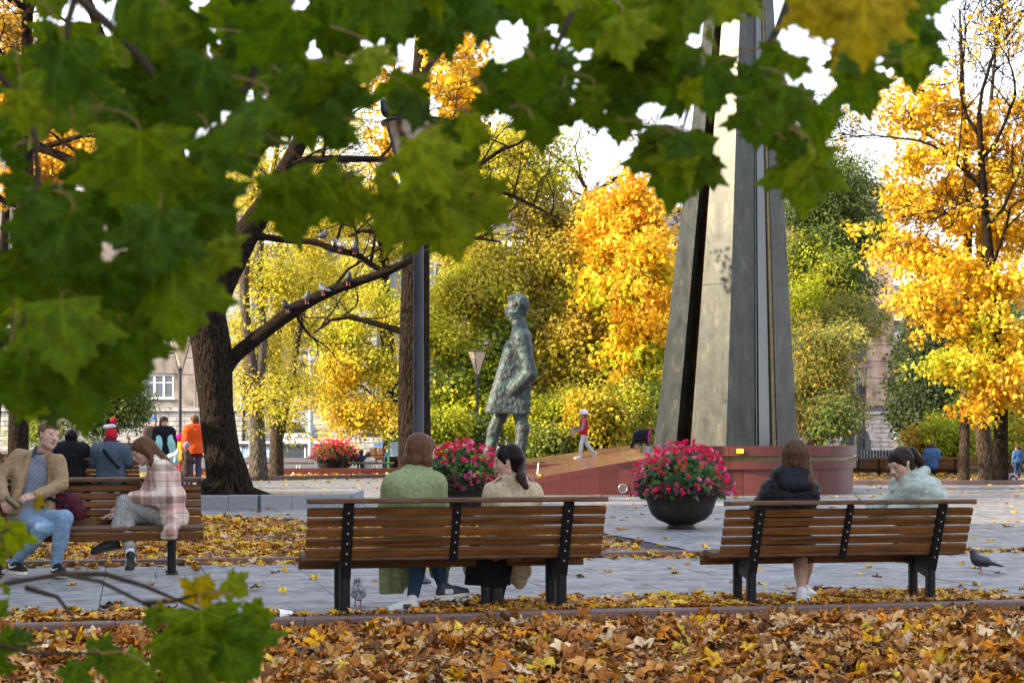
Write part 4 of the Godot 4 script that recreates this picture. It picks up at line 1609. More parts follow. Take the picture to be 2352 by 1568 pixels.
func build_trees() -> void:
	var YEL := [Color(0.84, 0.55, 0.02), Color(0.90, 0.62, 0.04), Color(0.80, 0.44, 0.015), Color(0.92, 0.70, 0.10)]
	var LEM := [Color(0.72, 0.60, 0.05), Color(0.56, 0.53, 0.05), Color(0.40, 0.43, 0.05), Color(0.80, 0.64, 0.08)]
	var LIN := [Color(0.52, 0.48, 0.05), Color(0.34, 0.40, 0.04), Color(0.64, 0.52, 0.06), Color(0.55, 0.42, 0.08), Color(0.74, 0.60, 0.08)]
	var OLI := [Color(0.58, 0.42, 0.08), Color(0.42, 0.37, 0.07), Color(0.66, 0.48, 0.08), Color(0.36, 0.36, 0.05)]
	var ORA := [Color(0.82, 0.42, 0.018), Color(0.84, 0.52, 0.03), Color(0.74, 0.31, 0.014), Color(0.82, 0.58, 0.05)]
	var YGR := [Color(0.52, 0.56, 0.03), Color(0.70, 0.66, 0.04), Color(0.34, 0.44, 0.03)]
	var GRN := [Color(0.12, 0.20, 0.05), Color(0.17, 0.25, 0.06), Color(0.09, 0.15, 0.05), Color(0.30, 0.33, 0.10)]
	var DRK := [Color(0.045, 0.075, 0.03), Color(0.06, 0.085, 0.03), Color(0.08, 0.10, 0.035)]
	var RUS := [Color(0.36, 0.21, 0.05), Color(0.45, 0.27, 0.06), Color(0.30, 0.19, 0.05)]

	# the thick dark tree with the perch branch
	var d := 31.5
	var r := RandomNumberGenerator.new()
	r.seed = 77
	var base := at(516, 1140, d)
	var o := thing("old_tree", "thick dark old tree with a long low branch of perching pigeons, in the granite surround", "tree", Vector3(base.x, 0, base.z))
	var off := -o.position
	var part := func(called: String, pts: Array, w: Array, sides: int, bmp: float) -> void:
		var b := MB.new()
		var ps: Array = px(pts, d).map(func(p): return p + off)
		# finer steps
		var fp := []
		var fr := []
		var rr: Array = rpx(w, d)
		var n := (ps.size() - 1) * 5 + 1
		for k in n:
			var t := k / float(n - 1) * (ps.size() - 1)
			var j := mini(int(t), ps.size() - 2)
			var f := t - j
			var p0: Vector3 = ps[maxi(j - 1, 0)]
			var p3: Vector3 = ps[mini(j + 2, ps.size() - 1)]
			fp.append((ps[j] as Vector3).cubic_interpolate(ps[j + 1], p0, p3, f))
			fr.append(lerpf(rr[j], rr[j + 1], f))
		b.tube(fp, fr, sides, true, bmp, wob, 4.0 if sides > 12 else 1.5)
		obj(called, b, M.bark_dark, o)
	part.call("trunk", [[519, 1152], [518, 1130], [521, 1097], [508, 1035], [501, 985], [496, 933], [491, 870], [485, 800], [468, 700], [450, 600], [425, 480], [390, 330], [360, 150], [340, -60]], [190, 150, 100, 80, 80, 77, 82, 88, 91, 80, 64, 52, 42, 34], 40, 0.13)
	part.call("low_branch", [[498, 880], [528, 828], [570, 790], [620, 752], [668, 716], [710, 692], [760, 668], [820, 647], [880, 626], [925, 606], [985, 575, 32.0]], [46, 36, 33, 31, 34, 27, 25, 21, 20, 17, 12], 14, 0.12)
	part.call("limb", [[476, 720], [500, 660], [535, 590], [575, 520], [610, 470], [650, 400], [690, 320], [720, 230], [762, 110], [790, -20]], [80, 72, 66, 58, 50, 44, 36, 32, 26, 20], 18, 0.12)
	part.call("branch", [[560, 548], [600, 544], [660, 552], [720, 556], [765, 572], [820, 586], [850, 606], [880, 620], [908, 612]], [20, 17, 15, 14, 16, 15, 14, 12, 9], 9, 0.1)
	part.call("branch", [[676, 372], [740, 366], [810, 365], [870, 366], [940, 368], [1010, 376]], [24, 19, 16, 15, 13, 8], 9, 0.08)
	part.call("branch", [[380, 300], [300, 210], [230, 80], [190, -40]], [34, 28, 22, 14], 9, 0.1)
	part.call("branch", [[470, 700], [380, 560], [240, 420], [120, 350], [20, 335]], [50, 38, 28, 20, 12], 10, 0.1)
	part.call("branch", [[880, 606], [900, 560], [925, 480], [945, 400]], [8, 7, 6, 4], 6, 0.0)
	# roots
	for k in 7:
		var a := TAU * k / 7.0 + 0.4
		var b := MB.new()
		b.tube([Vector3(cos(a) * 0.3, 0.4, sin(a) * 0.3), Vector3(cos(a) * 0.52, 0.22, sin(a) * 0.5), Vector3(cos(a) * 0.95, 0.13, sin(a) * 0.9)], [0.12, 0.12, 0.05], 10, true, 0.2, wob, 2.0)
		obj("root", b, M.bark_dark, o)
	var tw := MB.new()
	for s in [[700, 300, -0.5, 1], [720, 230, 0.6, 1], [650, 400, 0.5, 0.4], [560, 548, -0.4, 1], [610, 470, -0.6, 0.8], [765, 572, 0.3, 0.7], [820, 586, 0.3, 0.9], [660, 552, 0.2, 0.8], [740, 366, 0.3, 0.6], [870, 366, 0.5, 0.7], [850, 606, 0.3, 0.9], [690, 320, 1.0, 0.3], [300, 210, -0.6, 0.7], [230, 80, -0.8, 0.4], [240, 420, -0.5, 0.7], [120, 350, -0.6, 0.5], [190, 0, -0.3, 1], [762, 110, 0.5, 0.8], [360, 150, 0.5, 0.7], [20, 335, -0.6, 0.3], [760, 668, 0.4, 0.9], [680, 716, 0.1, -0.6], [940, 368, 0.6, 0.5], [610, 470, 0.7, 0.3], [790, -20, 0.3, 1], [790, 0, -0.5, 0.7]]:
		var p := at(s[0], s[1], d) + off
		bare(tw, p, Vector3(s[2], s[3], r.randfn() * 0.5).normalized(), r.randf_range(0.75, 1.15), 0.034, 4, r, 0.05)
	tag(obj("twigs", tw, M.bark_dark, o), "", "", "", "stuff")

	# the straight dark trunk behind the lamp post
	d = 35.0
	var dk := tree("dark_tree", "tall straight dark trunk just behind the near lamp post", [[px([[954, 1128], [953, 1090], [952, 900], [952, 700], [955, 560], [958, 420], [962, 260], [972, 110], [985, -80]], d), rpx([90, 76, 72, 67, 62, 56, 50, 42, 34], d)]],
		[clump(1060, 190, 70, 50, d, 60, YEL), clump(1035, 120, 60, 60, d - 1, 40, YEL), clump(1060, 250, 40, 40, d, 30, YEL), clump(860, 170, 60, 70, d + 1, 24, YEL), clump(890, 330, 40, 40, d, 16, YEL)], "maple", M.bark_dark, 5, "", 0.9, 4)
	var tb := MB.new()
	for s in [[[985, 390], [1040, 385], [1078, 393], [1110, 372], [1150, 345], [1190, 330], [1250, 290]], [[985, 560], [1015, 552], [1060, 545], [1105, 548], [1150, 555]], [[980, 405], [1060, 410], [1120, 430], [1180, 450], [1240, 480], [1290, 505]], [[940, 520], [880, 535], [830, 530], [800, 545]], [[920, 760], [860, 742], [800, 728], [760, 735], [720, 765]]]:
		var ps: Array = px(s, d).map(func(p): return p - dk.position)
		var b := MB.new()
		b.tube(ps, taper(ps.size(), 0.075, 0.02), 8)
		obj("limb", b, M.bark_dark, dk)
		for k in 5:
			bare(tb, along(ps, 0.3 + 0.15 * k), Vector3(r.randfn() * 0.6 + 0.3, r.randf_range(0.1, 0.9), r.randfn() * 0.5).normalized(), r.randf_range(0.45, 0.8), 0.022, 3, r)
	tag(obj("twigs", tb, M.bark_dark, dk), "", "", "", "stuff")

	# forked grey trunk and its darker neighbour, yellow ash leaves
	d = 50.0
	tree("ash_tree", "grey forked trunk standing right of the thick dark tree, with yellow ash leaves", [
		[px([[592, 1083], [592, 1040], [589, 960], [585, 900], [575, 830], [564, 740], [560, 640], [570, 540], [590, 420], [600, 250]], d), rpx([44, 37, 34, 36, 26, 24, 22, 20, 16, 10], d)],
		[px([[586, 905], [598, 850], [604, 780], [598, 690], [592, 600], [605, 500], [630, 380], [650, 240]], d), rpx([26, 22, 20, 18, 17, 15, 12, 8], d)]],
		[clump(640, 470, 90, 80, d, 105, LEM), clump(560, 620, 60, 70, d + 1, 80, LEM), clump(640, 640, 70, 70, d, 93, LEM), clump(560, 760, 50, 60, d + 1, 46, LEM), clump(630, 810, 60, 60, d + 1, 46, LEM), clump(560, 880, 40, 40, d, 25, LEM), clump(500, 480, 60, 90, d + 2, 62, LEM), clump(600, 920, 50, 40, d - 1, 21, LEM), clump(640, 300, 120, 80, d, 49, LEM), clump(560, 400, 80, 80, d, 43, LEM)], "ash", M.bark_grey, 21, "trees behind the square", 1.25, 5)
	d = 55.0
	tree("ash_tree", "darker twin stemmed trunk beside the forked grey one, in yellow ash leaves", [
		[px([[634, 1075], [634, 1000], [630, 930], [632, 820], [640, 700], [645, 560], [655, 420]], d), rpx([34, 29, 26, 21, 19, 17, 12], d)],
		[px([[640, 1000], [655, 930], [672, 850], [684, 770], [700, 690], [720, 600], [740, 480]], d), rpx([24, 20, 18, 16, 14, 11, 8], d)]],
		[clump(720, 520, 90, 80, d, 136, LEM), clump(700, 640, 80, 70, d, 124, LEM), clump(690, 760, 80, 70, d + 1, 79, LEM), clump(680, 880, 60, 50, d, 50, LEM), clump(640, 940, 50, 40, d, 29, LEM), clump(740, 400, 90, 80, d, 93, LEM), clump(800, 300, 90, 80, d, 49, LEM)], "ash", M.bark_brown, 22, "trees behind the square", 1.3, 5)
	# broad lemon yellow linden left of the straight dark trunk
	d = 73.0
	tree("linden_tree", "broad lemon yellow linden sweeping low behind the flower pots", [
		[px([[900, 1065], [900, 960], [896, 860], [885, 740], [880, 600], [870, 420]], d), rpx([46, 40, 36, 30, 24, 12], d)]],
		[clump(800, 520, 100, 80, d, 161, LEM), clump(880, 430, 90, 70, d, 136, LEM), clump(780, 640, 90, 70, d - 1, 161, LEM + [Color(0.3, 0.36, 0.03)]), clump(870, 700, 90, 80, d - 2, 109, YGR + LEM), clump(790, 770, 90, 60, d - 2, 109, YGR + LEM), clump(770, 870, 70, 70, d - 3, 109, LEM + YEL), clump(850, 850, 80, 70, d - 2, 109, LEM + YGR), clump(780, 950, 60, 45, d - 3, 79, LEM + YEL), clump(860, 950, 70, 55, d - 3, 92, LEM + YEL), clump(900, 570, 70, 70, d, 99, LEM)], "linden", M.bark_dark, 23, "trees behind the square", 1.35, 5)
	# the central linden behind the statue: olive, ochre and green
	d = 60.0
	tree("linden_tree", "tall olive and ochre linden right behind the statue's back", [
		[px([[1100, 1065], [1100, 960], [1098, 840], [1095, 700], [1100, 560], [1110, 400], [1125, 280]], d), rpx([52, 46, 42, 36, 28, 18, 8], d)]],
		[clump(1060, 360, 90, 80, d, 133, LIN), clump(1160, 330, 90, 70, d, 133, LIN + YGR), clump(1130, 430, 110, 70, d, 182, LIN + YGR), clump(1020, 480, 90, 80, d, 161, LIN), clump(1250, 410, 80, 60, d + 1, 105, LIN + YGR), clump(1080, 560, 110, 70, d - 1, 182, LIN), clump(1040, 670, 90, 70, d - 2, 221, LIN + YGR), clump(1140, 640, 90, 70, d - 2, 170, LIN), clump(1020, 780, 70, 80, d - 3, 195, YGR + LEM), clump(1080, 850, 90, 80, d - 3, 221, GRN + YGR), clump(1150, 780, 80, 80, d - 2, 170, YGR + GRN), clump(1040, 930, 70, 60, d - 3, 144, YGR), clump(1130, 950, 90, 60, d - 3, 144, GRN + YGR)], "linden", M.bark_dark, 24, "trees behind the square", 1.35, 5)
	tree("linden_tree", "ochre brown linden between the statue and the obelisk", [
		[px([[1330, 1065], [1330, 980], [1326, 880], [1320, 760], [1310, 640], [1300, 520]], d + 2), rpx([48, 44, 38, 32, 24, 12], d + 2)]],
		[clump(1260, 500, 90, 70, d, 154, OLI), clump(1330, 540, 90, 70, d, 168, OLI), clump(1270, 620, 110, 70, d - 1, 255, OLI + LIN), clump(1380, 640, 100, 70, d, 221, OLI), clump(1260, 720, 90, 60, d - 1, 187, OLI + LIN), clump(1360, 740, 100, 70, d - 2, 238, OLI + YEL), clump(1280, 830, 90, 60, d - 2, 187, OLI + LEM), clump(1390, 840, 100, 60, d - 2, 212, OLI + LEM), clump(1250, 900, 80, 50, d - 2, 161, LEM + OLI), clump(1460, 760, 70, 70, d - 1, 144, OLI + YGR)], "linden", M.bark_dark, 25, "trees behind the square", 1.35, 5)
	# yellow-green thicket under them
	var sx := [[1010, 985, 60, 45, YGR], [1240, 975, 60, 60, YGR], [1305, 960, 60, 70, LEM + YGR], [1370, 955, 60, 70, YEL + YGR], [1430, 950, 60, 75, LEM + YGR], [1490, 940, 55, 80, YGR + GRN], [1260, 1015, 60, 30, GRN + YGR], [1080, 1000, 60, 40, GRN]]
	for k in sx.size():
		var e: Array = sx[k]
		var dd := 50.0 + (k % 3) * 1.5
		var bs := at(e[0], HZ, dd)
		shrub(["yellow green bush left of the statue's legs", "leafy bush just right of the statue's legs", "yellow bush left of the child with the helmet", "golden bush right behind the child with the helmet", "yellow green bush behind the boy in dark green", "greener bush next to the left pillar of the obelisk", "low dark green bush at the foot of the ramp's far edge", "dark green bush behind the statue"][k], Vector3(bs.x, 0, bs.z), Vector3(e[2] / LENS * dd, e[3] / LENS * dd, e[2] / LENS * dd), 0.15 + (HZ - e[1]) / LENS * dd + EYE, 210, e[4], 300 + k, "linden")
	# orange maple left of the obelisk
	d = 57.0
	tree("maple_tree", "orange and gold maple beside the left flank of the obelisk", [
		[px([[1475, 1065], [1475, 960], [1478, 840], [1470, 700], [1458, 560], [1452, 430]], d), rpx([40, 36, 32, 26, 20, 10], d)]],
		[clump(1440, 440, 60, 55, d, 80, ORA), clump(1400, 500, 70, 55, d, 95, ORA + YEL), clump(1490, 500, 70, 60, d, 110, ORA + YEL), clump(1440, 570, 90, 60, d - 1, 120, YEL + ORA), clump(1500, 620, 60, 70, d - 1, 130, YEL + YGR), clump(1420, 660, 70, 50, d - 1, 110, YEL + YGR), clump(1490, 720, 60, 60, d - 2, 120, ORA + YEL), clump(1450, 790, 60, 50, d - 2, 90, YGR + YEL), clump(1500, 840, 50, 60, d - 2, 100, YGR), clump(1450, 880, 55, 45, d - 2, 90, YEL + ORA), clump(1370, 560, 50, 40, d, 60, ORA)], "maple", M.bark_dark, 26, "trees behind the square", 1.2, 5)
	# almost bare tree against the sky
	d = 64.0
	bare_tree("almost bare tree against the sky between the lindens and the orange maple", px([[1350, 1065], [1352, 900], [1345, 700], [1340, 560], [1350, 460]], d), rpx([36, 32, 26, 20, 16], d), [[0.5, 0.8], [-0.2, 1], [0.8, 0.5], [0.2, 0.9], [-0.6, 0.7], [0.9, 0.7]], 1.9, 6, 31, RUS, 60)
	# green tree right of the obelisk
	d = 62.0
	tree("acacia_tree", "tall feathery green tree right behind the obelisk", [
		[px([[1880, 1065], [1885, 960], [1900, 880], [1905, 760], [1910, 600], [1915, 430]], d), rpx([34, 30, 26, 24, 18, 8], d)]],
		[clump(1890, 400, 80, 70, d, 190, GRN + [Color(0.3, 0.3, 0.08)]), clump(1960, 440, 70, 60, d, 170, GRN), clump(1860, 490, 80, 70, d, 220, GRN), clump(1950, 540, 90, 70, d, 260, GRN), clump(1985, 520, 50, 55, d, 130, GRN), clump(1870, 600, 80, 70, d, 240, GRN + YGR), clump(1945, 640, 70, 55, d, 190, GRN), clump(1920, 710, 90, 60, d - 1, 240, GRN + OLI), clump(1860, 700, 40, 80, d - 1, 140, YGR), clump(1860, 330, 40, 50, d + 2, 50, OLI)], "ash", M.bark_brown, 27, "trees behind the square", 1.3, 5)
	tree("acacia_tree", "lower leaning green and russet tree between the obelisk and the pink house", [
		[px([[1858, 1030], [1885, 980], [1900, 940], [1905, 880], [1900, 800]], d - 8), rpx([22, 18, 16, 12, 8], d - 8)]],
		[clump(1900, 800, 70, 60, d - 8, 190, GRN + OLI), clump(1870, 880, 50, 60, d - 8, 150, GRN + RUS), clump(1900, 870, 52, 52, d - 8, 180, GRN + OLI), clump(1910, 950, 80, 40, d - 8, 170, GRN + RUS), clump(1922, 955, 34, 30, d - 9, 90, GRN), clump(1860, 960, 40, 30, d - 8, 60, GRN + RUS)], "ash", M.bark_brown, 28, "trees behind the square", 1.15, 5)
	# the great yellow maple at the right
	d = 47.0
	tree("maple_tree", "great golden yellow maple with two trunks at the right of the square", [
		[px([[2214, 1107], [2216, 1060], [2218, 960], [2220, 820], [2222, 660], [2225, 520], [2222, 400], [2215, 280], [2210, 150], [2205, 20]], d), rpx([30, 24, 22, 21, 20, 19, 17, 14, 9, 5], d)],
		[px([[2270, 1110], [2266, 1060], [2256, 980], [2250, 880], [2248, 760], [2252, 640], [2255, 520], [2260, 400], [2275, 250], [2290, 100]], d + 1), rpx([44, 38, 34, 30, 26, 22, 19, 15, 10, 5], d + 1)],
		[px([[2250, 800], [2290, 720], [2330, 620], [2370, 500], [2400, 380]], d + 1), rpx([16, 13, 10, 8, 5], d + 1)]],
		[clump(2090, 200, 72, 46, d, 36, YEL), clump(2150, 260, 81, 51, d, 55, YEL), clump(2050, 260, 54, 34, d, 22, YEL), clump(2260, 300, 81, 59, d, 46, YEL + ORA), clump(2340, 250, 54, 59, d, 31, YEL + ORA), clump(2130, 350, 81, 46, d, 62, YEL), clump(2230, 400, 90, 51, d, 68, YEL), clump(2330, 400, 63, 59, d, 52, YEL), clump(2110, 450, 90, 51, d, 73, YEL), clump(2210, 500, 90, 51, d, 73, YEL), clump(2310, 520, 81, 59, d, 68, YEL), clump(2060, 560, 72, 38, d, 52, YEL), clump(2130, 590, 81, 51, d, 73, YEL), clump(2230, 620, 90, 51, d - 1, 73, YEL), clump(2320, 650, 72, 59, d - 1, 68, YEL), clump(2080, 680, 54, 34, d - 1, 31, YEL), clump(2170, 720, 72, 42, d - 1, 57, YEL), clump(2260, 750, 81, 42, d - 1, 62, YEL + YGR), clump(2340, 780, 63, 51, d - 1, 57, YEL), clump(2190, 830, 63, 42, d - 2, 46, YEL + YGR), clump(2280, 860, 72, 42, d - 2, 62, YEL + ORA), clump(2340, 890, 54, 42, d - 2, 52, YEL + ORA), clump(2260, 930, 54, 29, d - 2, 36, YEL + ORA), clump(2420, 450, 81, 170, d, 115, YEL), clump(2420, 800, 81, 136, d, 99, YEL)], "maple", M.bark_brown, 29, "", 1.0, 5)
	bare_tree("bare topped tree rising behind the golden maple at the upper right", px([[2300, 1090], [2300, 800], [2270, 560], [2255, 380], [2250, 260]], 46.0), rpx([34, 28, 22, 16, 12], 46.0), [[0.1, 1], [-0.35, 0.9], [0.45, 0.85], [-0.6, 0.6], [0.7, 0.6], [0.2, 0.9]], 1.9, 6, 32, YEL, 90)
	# dark green masses beyond, and the sunlit bushes in front of them
	var far := [[2140, 860, 50, 130, DRK, "dark conifer just right of the pink house"], [2170, 900, 70, 150, DRK + RUS, "dark tree with russet leaves behind the right benches"], [2250, 880, 80, 150, DRK, "dark green tree behind the golden maple's trunks"], [2330, 860, 80, 170, DRK + GRN, "dark green tree at the right edge"], [2122, 780, 34, 160, DRK, "slim dark conifer by the pink house corner"]]
	for k in far.size():
		var e: Array = far[k]
		var dd := 92.0 + 3 * k
		var p := at(e[0], HZ, dd)
		var sc := dd / LENS
		tree("dark_conifer" if k in [0, 4] else "broadleaf_tree", e[5], [[[Vector3(p.x, 0, p.z), Vector3(p.x + 0.1, 2.5, p.z), Vector3(p.x, 6, p.z)], [0.3, 0.22, 0.1]]],
			[clump(e[0], e[1], e[2], e[3], dd, 420, e[4]), clump(e[0] - 20, e[1] + 70, e[2], e[3] * 0.5, dd - 2, 260, e[4]), clump(e[0] + 15, e[1] - 60, e[2] * 0.8, e[3] * 0.6, dd, 260, e[4])], "linden", M.bark_dark, 60 + k, "dark trees beyond the right side", 2.0, 5)
	var low := [[2190, 1000, 55, 60, YGR, "bright yellow green bush behind the right benches"], [2130, 1010, 40, 30, YEL + RUS, "small orange leaved bush right of the pink house"], [2310, 1000, 60, 50, YGR + LEM, "yellow bush between the trunks and the right edge"], [2250, 950, 60, 60, YGR, "yellow green bush behind the thicker maple trunk"], [2340, 960, 40, 60, RUS + YEL, "russet bush at the right edge behind the scooter rider"]]
	for k in low.size():
		var e: Array = low[k]
		var p := at(e[0], HZ, 62.0 + k)
		var sc := (62.0 + k) / LENS
		shrub(e[5], Vector3(p.x, 0, p.z), Vector3(e[2], e[3], e[2]) * sc, EYE + (HZ - e[1]) * sc, 230, e[4], 400 + k, "linden")
	# small far trees at the left
	d = 70.0
	tree("acacia_tree", "dark green feathery tree at the left in front of the taupe block", [[px([[255, 1060], [258, 980], [262, 900]], d), rpx([20, 16, 10], d)]], [clump(270, 890, 55, 45, d, 170, GRN + DRK), clump(240, 950, 60, 50, d, 200, GRN + DRK), clump(300, 940, 45, 40, d, 120, GRN), clump(210, 880, 60, 60, d, 160, GRN)], "ash", M.bark_dark, 33, "trees behind the square", 1.35, 5)
	tree("acacia_tree", "pale yellow green leaning shrubby tree left of the young man's head", [[px([[100, 1060], [95, 1010], [92, 960]], d), rpx([10, 8, 6], d)]], [clump(85, 965, 38, 40, d, 120, [Color(0.42, 0.5, 0.08), Color(0.55, 0.58, 0.14)]), clump(105, 1000, 30, 25, d, 60, [Color(0.45, 0.52, 0.08), Color(0.3, 0.4, 0.05)]), clump(60, 990, 25, 20, d, 50, [Color(0.5, 0.55, 0.1)])], "ash", M.bark_dark, 34, "trees behind the square", 1.2, 5)
	bare_tree("bare tree with scraps of orange leaf at the upper left", px([[40, 1060, 40], [45, 700, 40], [58, 400, 40], [62, 150, 40], [60, 20, 40]], 40.0), rpx([46, 42, 36, 28, 22], 40.0), [[-0.8, 0.5], [0.7, 0.6], [0.2, 1], [-0.4, 0.9], [0.9, 0.3], [-0.9, 0.2]], 1.5, 5, 35, ORA, 150)
	tree("maple_tree", "orange leaved tree seen through the gaps at the left edge", [[px([[-20, 1060], [0, 700], [20, 350]], 75.0), rpx([30, 26, 12], 75.0)]], [clump(20, 60, 60, 70, 75, 90, ORA + RUS), clump(90, 390, 70, 70, 75, 150, ORA + RUS), clump(20, 220, 70, 90, 75, 140, ORA + RUS), clump(180, 330, 80, 60, 75, 100, ORA + YEL), clump(120, 260, 60, 50, 75, 80, ORA)], "maple", M.bark_dark, 36, "trees behind the square", 1.5, 5)

func shrub(label: String, where: Vector3, rad: Vector3, mid: float, n: int, cols: Array, sd: int, kind: String) -> void:
	var r := RandomNumberGenerator.new()
	r.seed = sd
	var o := thing("bush", label, "bush", where, 0.0, "bushes behind the square")
	var tw := MB.new()
	var sets := [[], []]
	var tints := [[], []]
	for k in 26:
		var dir := Vector3(r.randfn(), r.randf_range(-0.5, 1.0), r.randfn()).normalized()
		var e := Vector3(0, mid, 0) + dir * rad * r.randf_range(0.6, 1.05)
		e.y = maxf(e.y, 0.15)
		var ps := bent(Vector3(r.randfn() * 0.15, 0, r.randfn() * 0.15), e, 0.1, r, 5)
		tw.tube(ps, taper(5, 0.025, 0.006), 4, false)
		for j in int(n * 1.2) / 26:
			var wn := r.randi() % 2
			var p := along(ps, 0.4 + 0.65 * sqrt(r.randf())) + Vector3(r.randfn(), r.randfn(), r.randfn()) * rad * 0.17
			sets[wn].append(Transform3D(Basis.from_euler(Vector3(r.randf_range(-0.5, 0.5), r.randf() * TAU, r.randf_range(-0.5, 0.5))).scaled(Vector3.ONE * r.randf_range(0.8, 1.3)), p))
			tints[wn].append(mix_of(cols, r) * r.randf_range(0.5, 0.85))
	tag(obj("stems", tw, M.bark_dark, o), "", "", "", "stuff")
	for w in 2:
		var mm := MultiMesh.new()
		mm.transform_format = MultiMesh.TRANSFORM_3D
		mm.use_colors = true
		mm.mesh = spray(kind, w)
		mm.instance_count = sets[w].size()
		for j in sets[w].size():
			mm.set_instance_transform(j, sets[w][j])
			mm.set_instance_color(j, tints[w][j])
		var mi := MultiMeshInstance3D.new()
		mi.name = "foliage"
		mi.multimesh = mm
		mi.material_override = M.leaf
		o.add_child(mi, true)
		mi.set_meta("kind", "stuff")

func bare_tree(label: String, ps: Array, rs: Array, dirs: Array, len: float, depth: int, sd: int, cols: Array, n: int) -> void:
	var r := RandomNumberGenerator.new()
	r.seed = sd
	var base: Vector3 = ps[0]
	var o := thing("bare_tree", label, "tree", Vector3(base.x, 0, base.z), 0.0, "trees behind the square")
	ps = [Vector3(base.x, -0.1, base.z)] + ps
	rs = [rs[0]] + rs
	var loc := ps.map(func(p): return p - o.position)
	var b := MB.new()
	b.tube(loc, rs, 12, true, 0.12, wob, 2.0)
	obj("trunk", b, M.bark_dark, o)
	var tw := MB.new()
	for k in dirs.size():
		var p := along(loc, 1.0 - 0.09 * k)
		bare(tw, p, Vector3(dirs[k][0], dirs[k][1], r.randfn() * 0.4).normalized(), len, rs[-1] * 0.8, depth, r, 0.0, 0.011)
	tag(obj("branches", tw, M.bark_dark, o), "", "", "", "stuff")
	if n > 0:
		var mm := MultiMesh.new()
		mm.transform_format = MultiMesh.TRANSFORM_3D
		mm.use_colors = true
		mm.mesh = spray("maple", 0)
		mm.instance_count = n
		for j in n:
			var q := tw.v[r.randi() % tw.v.size()]
			mm.set_instance_transform(j, Transform3D(Basis.from_euler(Vector3(r.randf(), r.randf() * TAU, r.randf())).scaled(Vector3.ONE * r.randf_range(0.5, 0.9)), q))
			mm.set_instance_color(j, mix_of(cols, r))
		var mi := MultiMeshInstance3D.new()
		mi.name = "leaves"
		mi.multimesh = mm
		mi.material_override = M.leaf
		o.add_child(mi, true)
		mi.set_meta("kind", "stuff")

# unseen trees, added left of the frame to shade the near part of the square
func build_shade_trees() -> void:
	var cols := [Color(0.12, 0.19, 0.03), Color(0.2, 0.22, 0.03), Color(0.3, 0.25, 0.03)]
	var spots := [Vector3(-11.5, 0, -8.0), Vector3(-12.0, 0, -15.5), Vector3(-15.5, 0, -23.0), Vector3(-22.0, 0, -11.0), Vector3(-24.0, 0, -19.0), Vector3(-10.0, 0, -1.0), Vector3(-33.0, 0, -14.0), Vector3(-33.0, 0, -22.0), Vector3(-22.0, 0, -3.0)]
	for k in spots.size():
		var p: Vector3 = spots[k]
		var h := 9.5 + 2.5 * hash3(p) + (4.0 if p.x < -20.0 else 0.0)
		var cl := []
		for j in 8:
			var a := TAU * j / 8.0 * 1.7
			cl.append([p + Vector3(cos(a) * 2.4, h * (0.42 + 0.07 * j), sin(a) * 2.4), Vector3(2.0, 1.6, 2.0), 130, cols])
		tree("added_shade_tree", ["nearest unseen leafy tree added for shade left of the young man's bench", "second unseen leafy tree added for shade beyond the left bench", "third unseen leafy tree added for shade left of the bench with the red hat", "tall unseen leafy tree added for shade far left of the young man", "tall unseen leafy tree added for shade far left of the red hat bench", "unseen leafy tree added for shade beside the camera on its left side", "outermost tall unseen tree added for shade left of the young man's bench", "outermost tall unseen tree added for shade left of the red hat bench", "tall unseen leafy tree added for shade at the far left, level with the leaf bed"][k], [[[p, p + Vector3(0.1, h * 0.3, 0), p + Vector3(0, h * 0.6, 0.1), p + Vector3(0, h * 0.85, 0)], [0.36, 0.28, 0.2, 0.08]]], cl, "park", M.bark_dark, 500 + k, "unseen trees added for shade along the left side of the square", 2.0, 4)

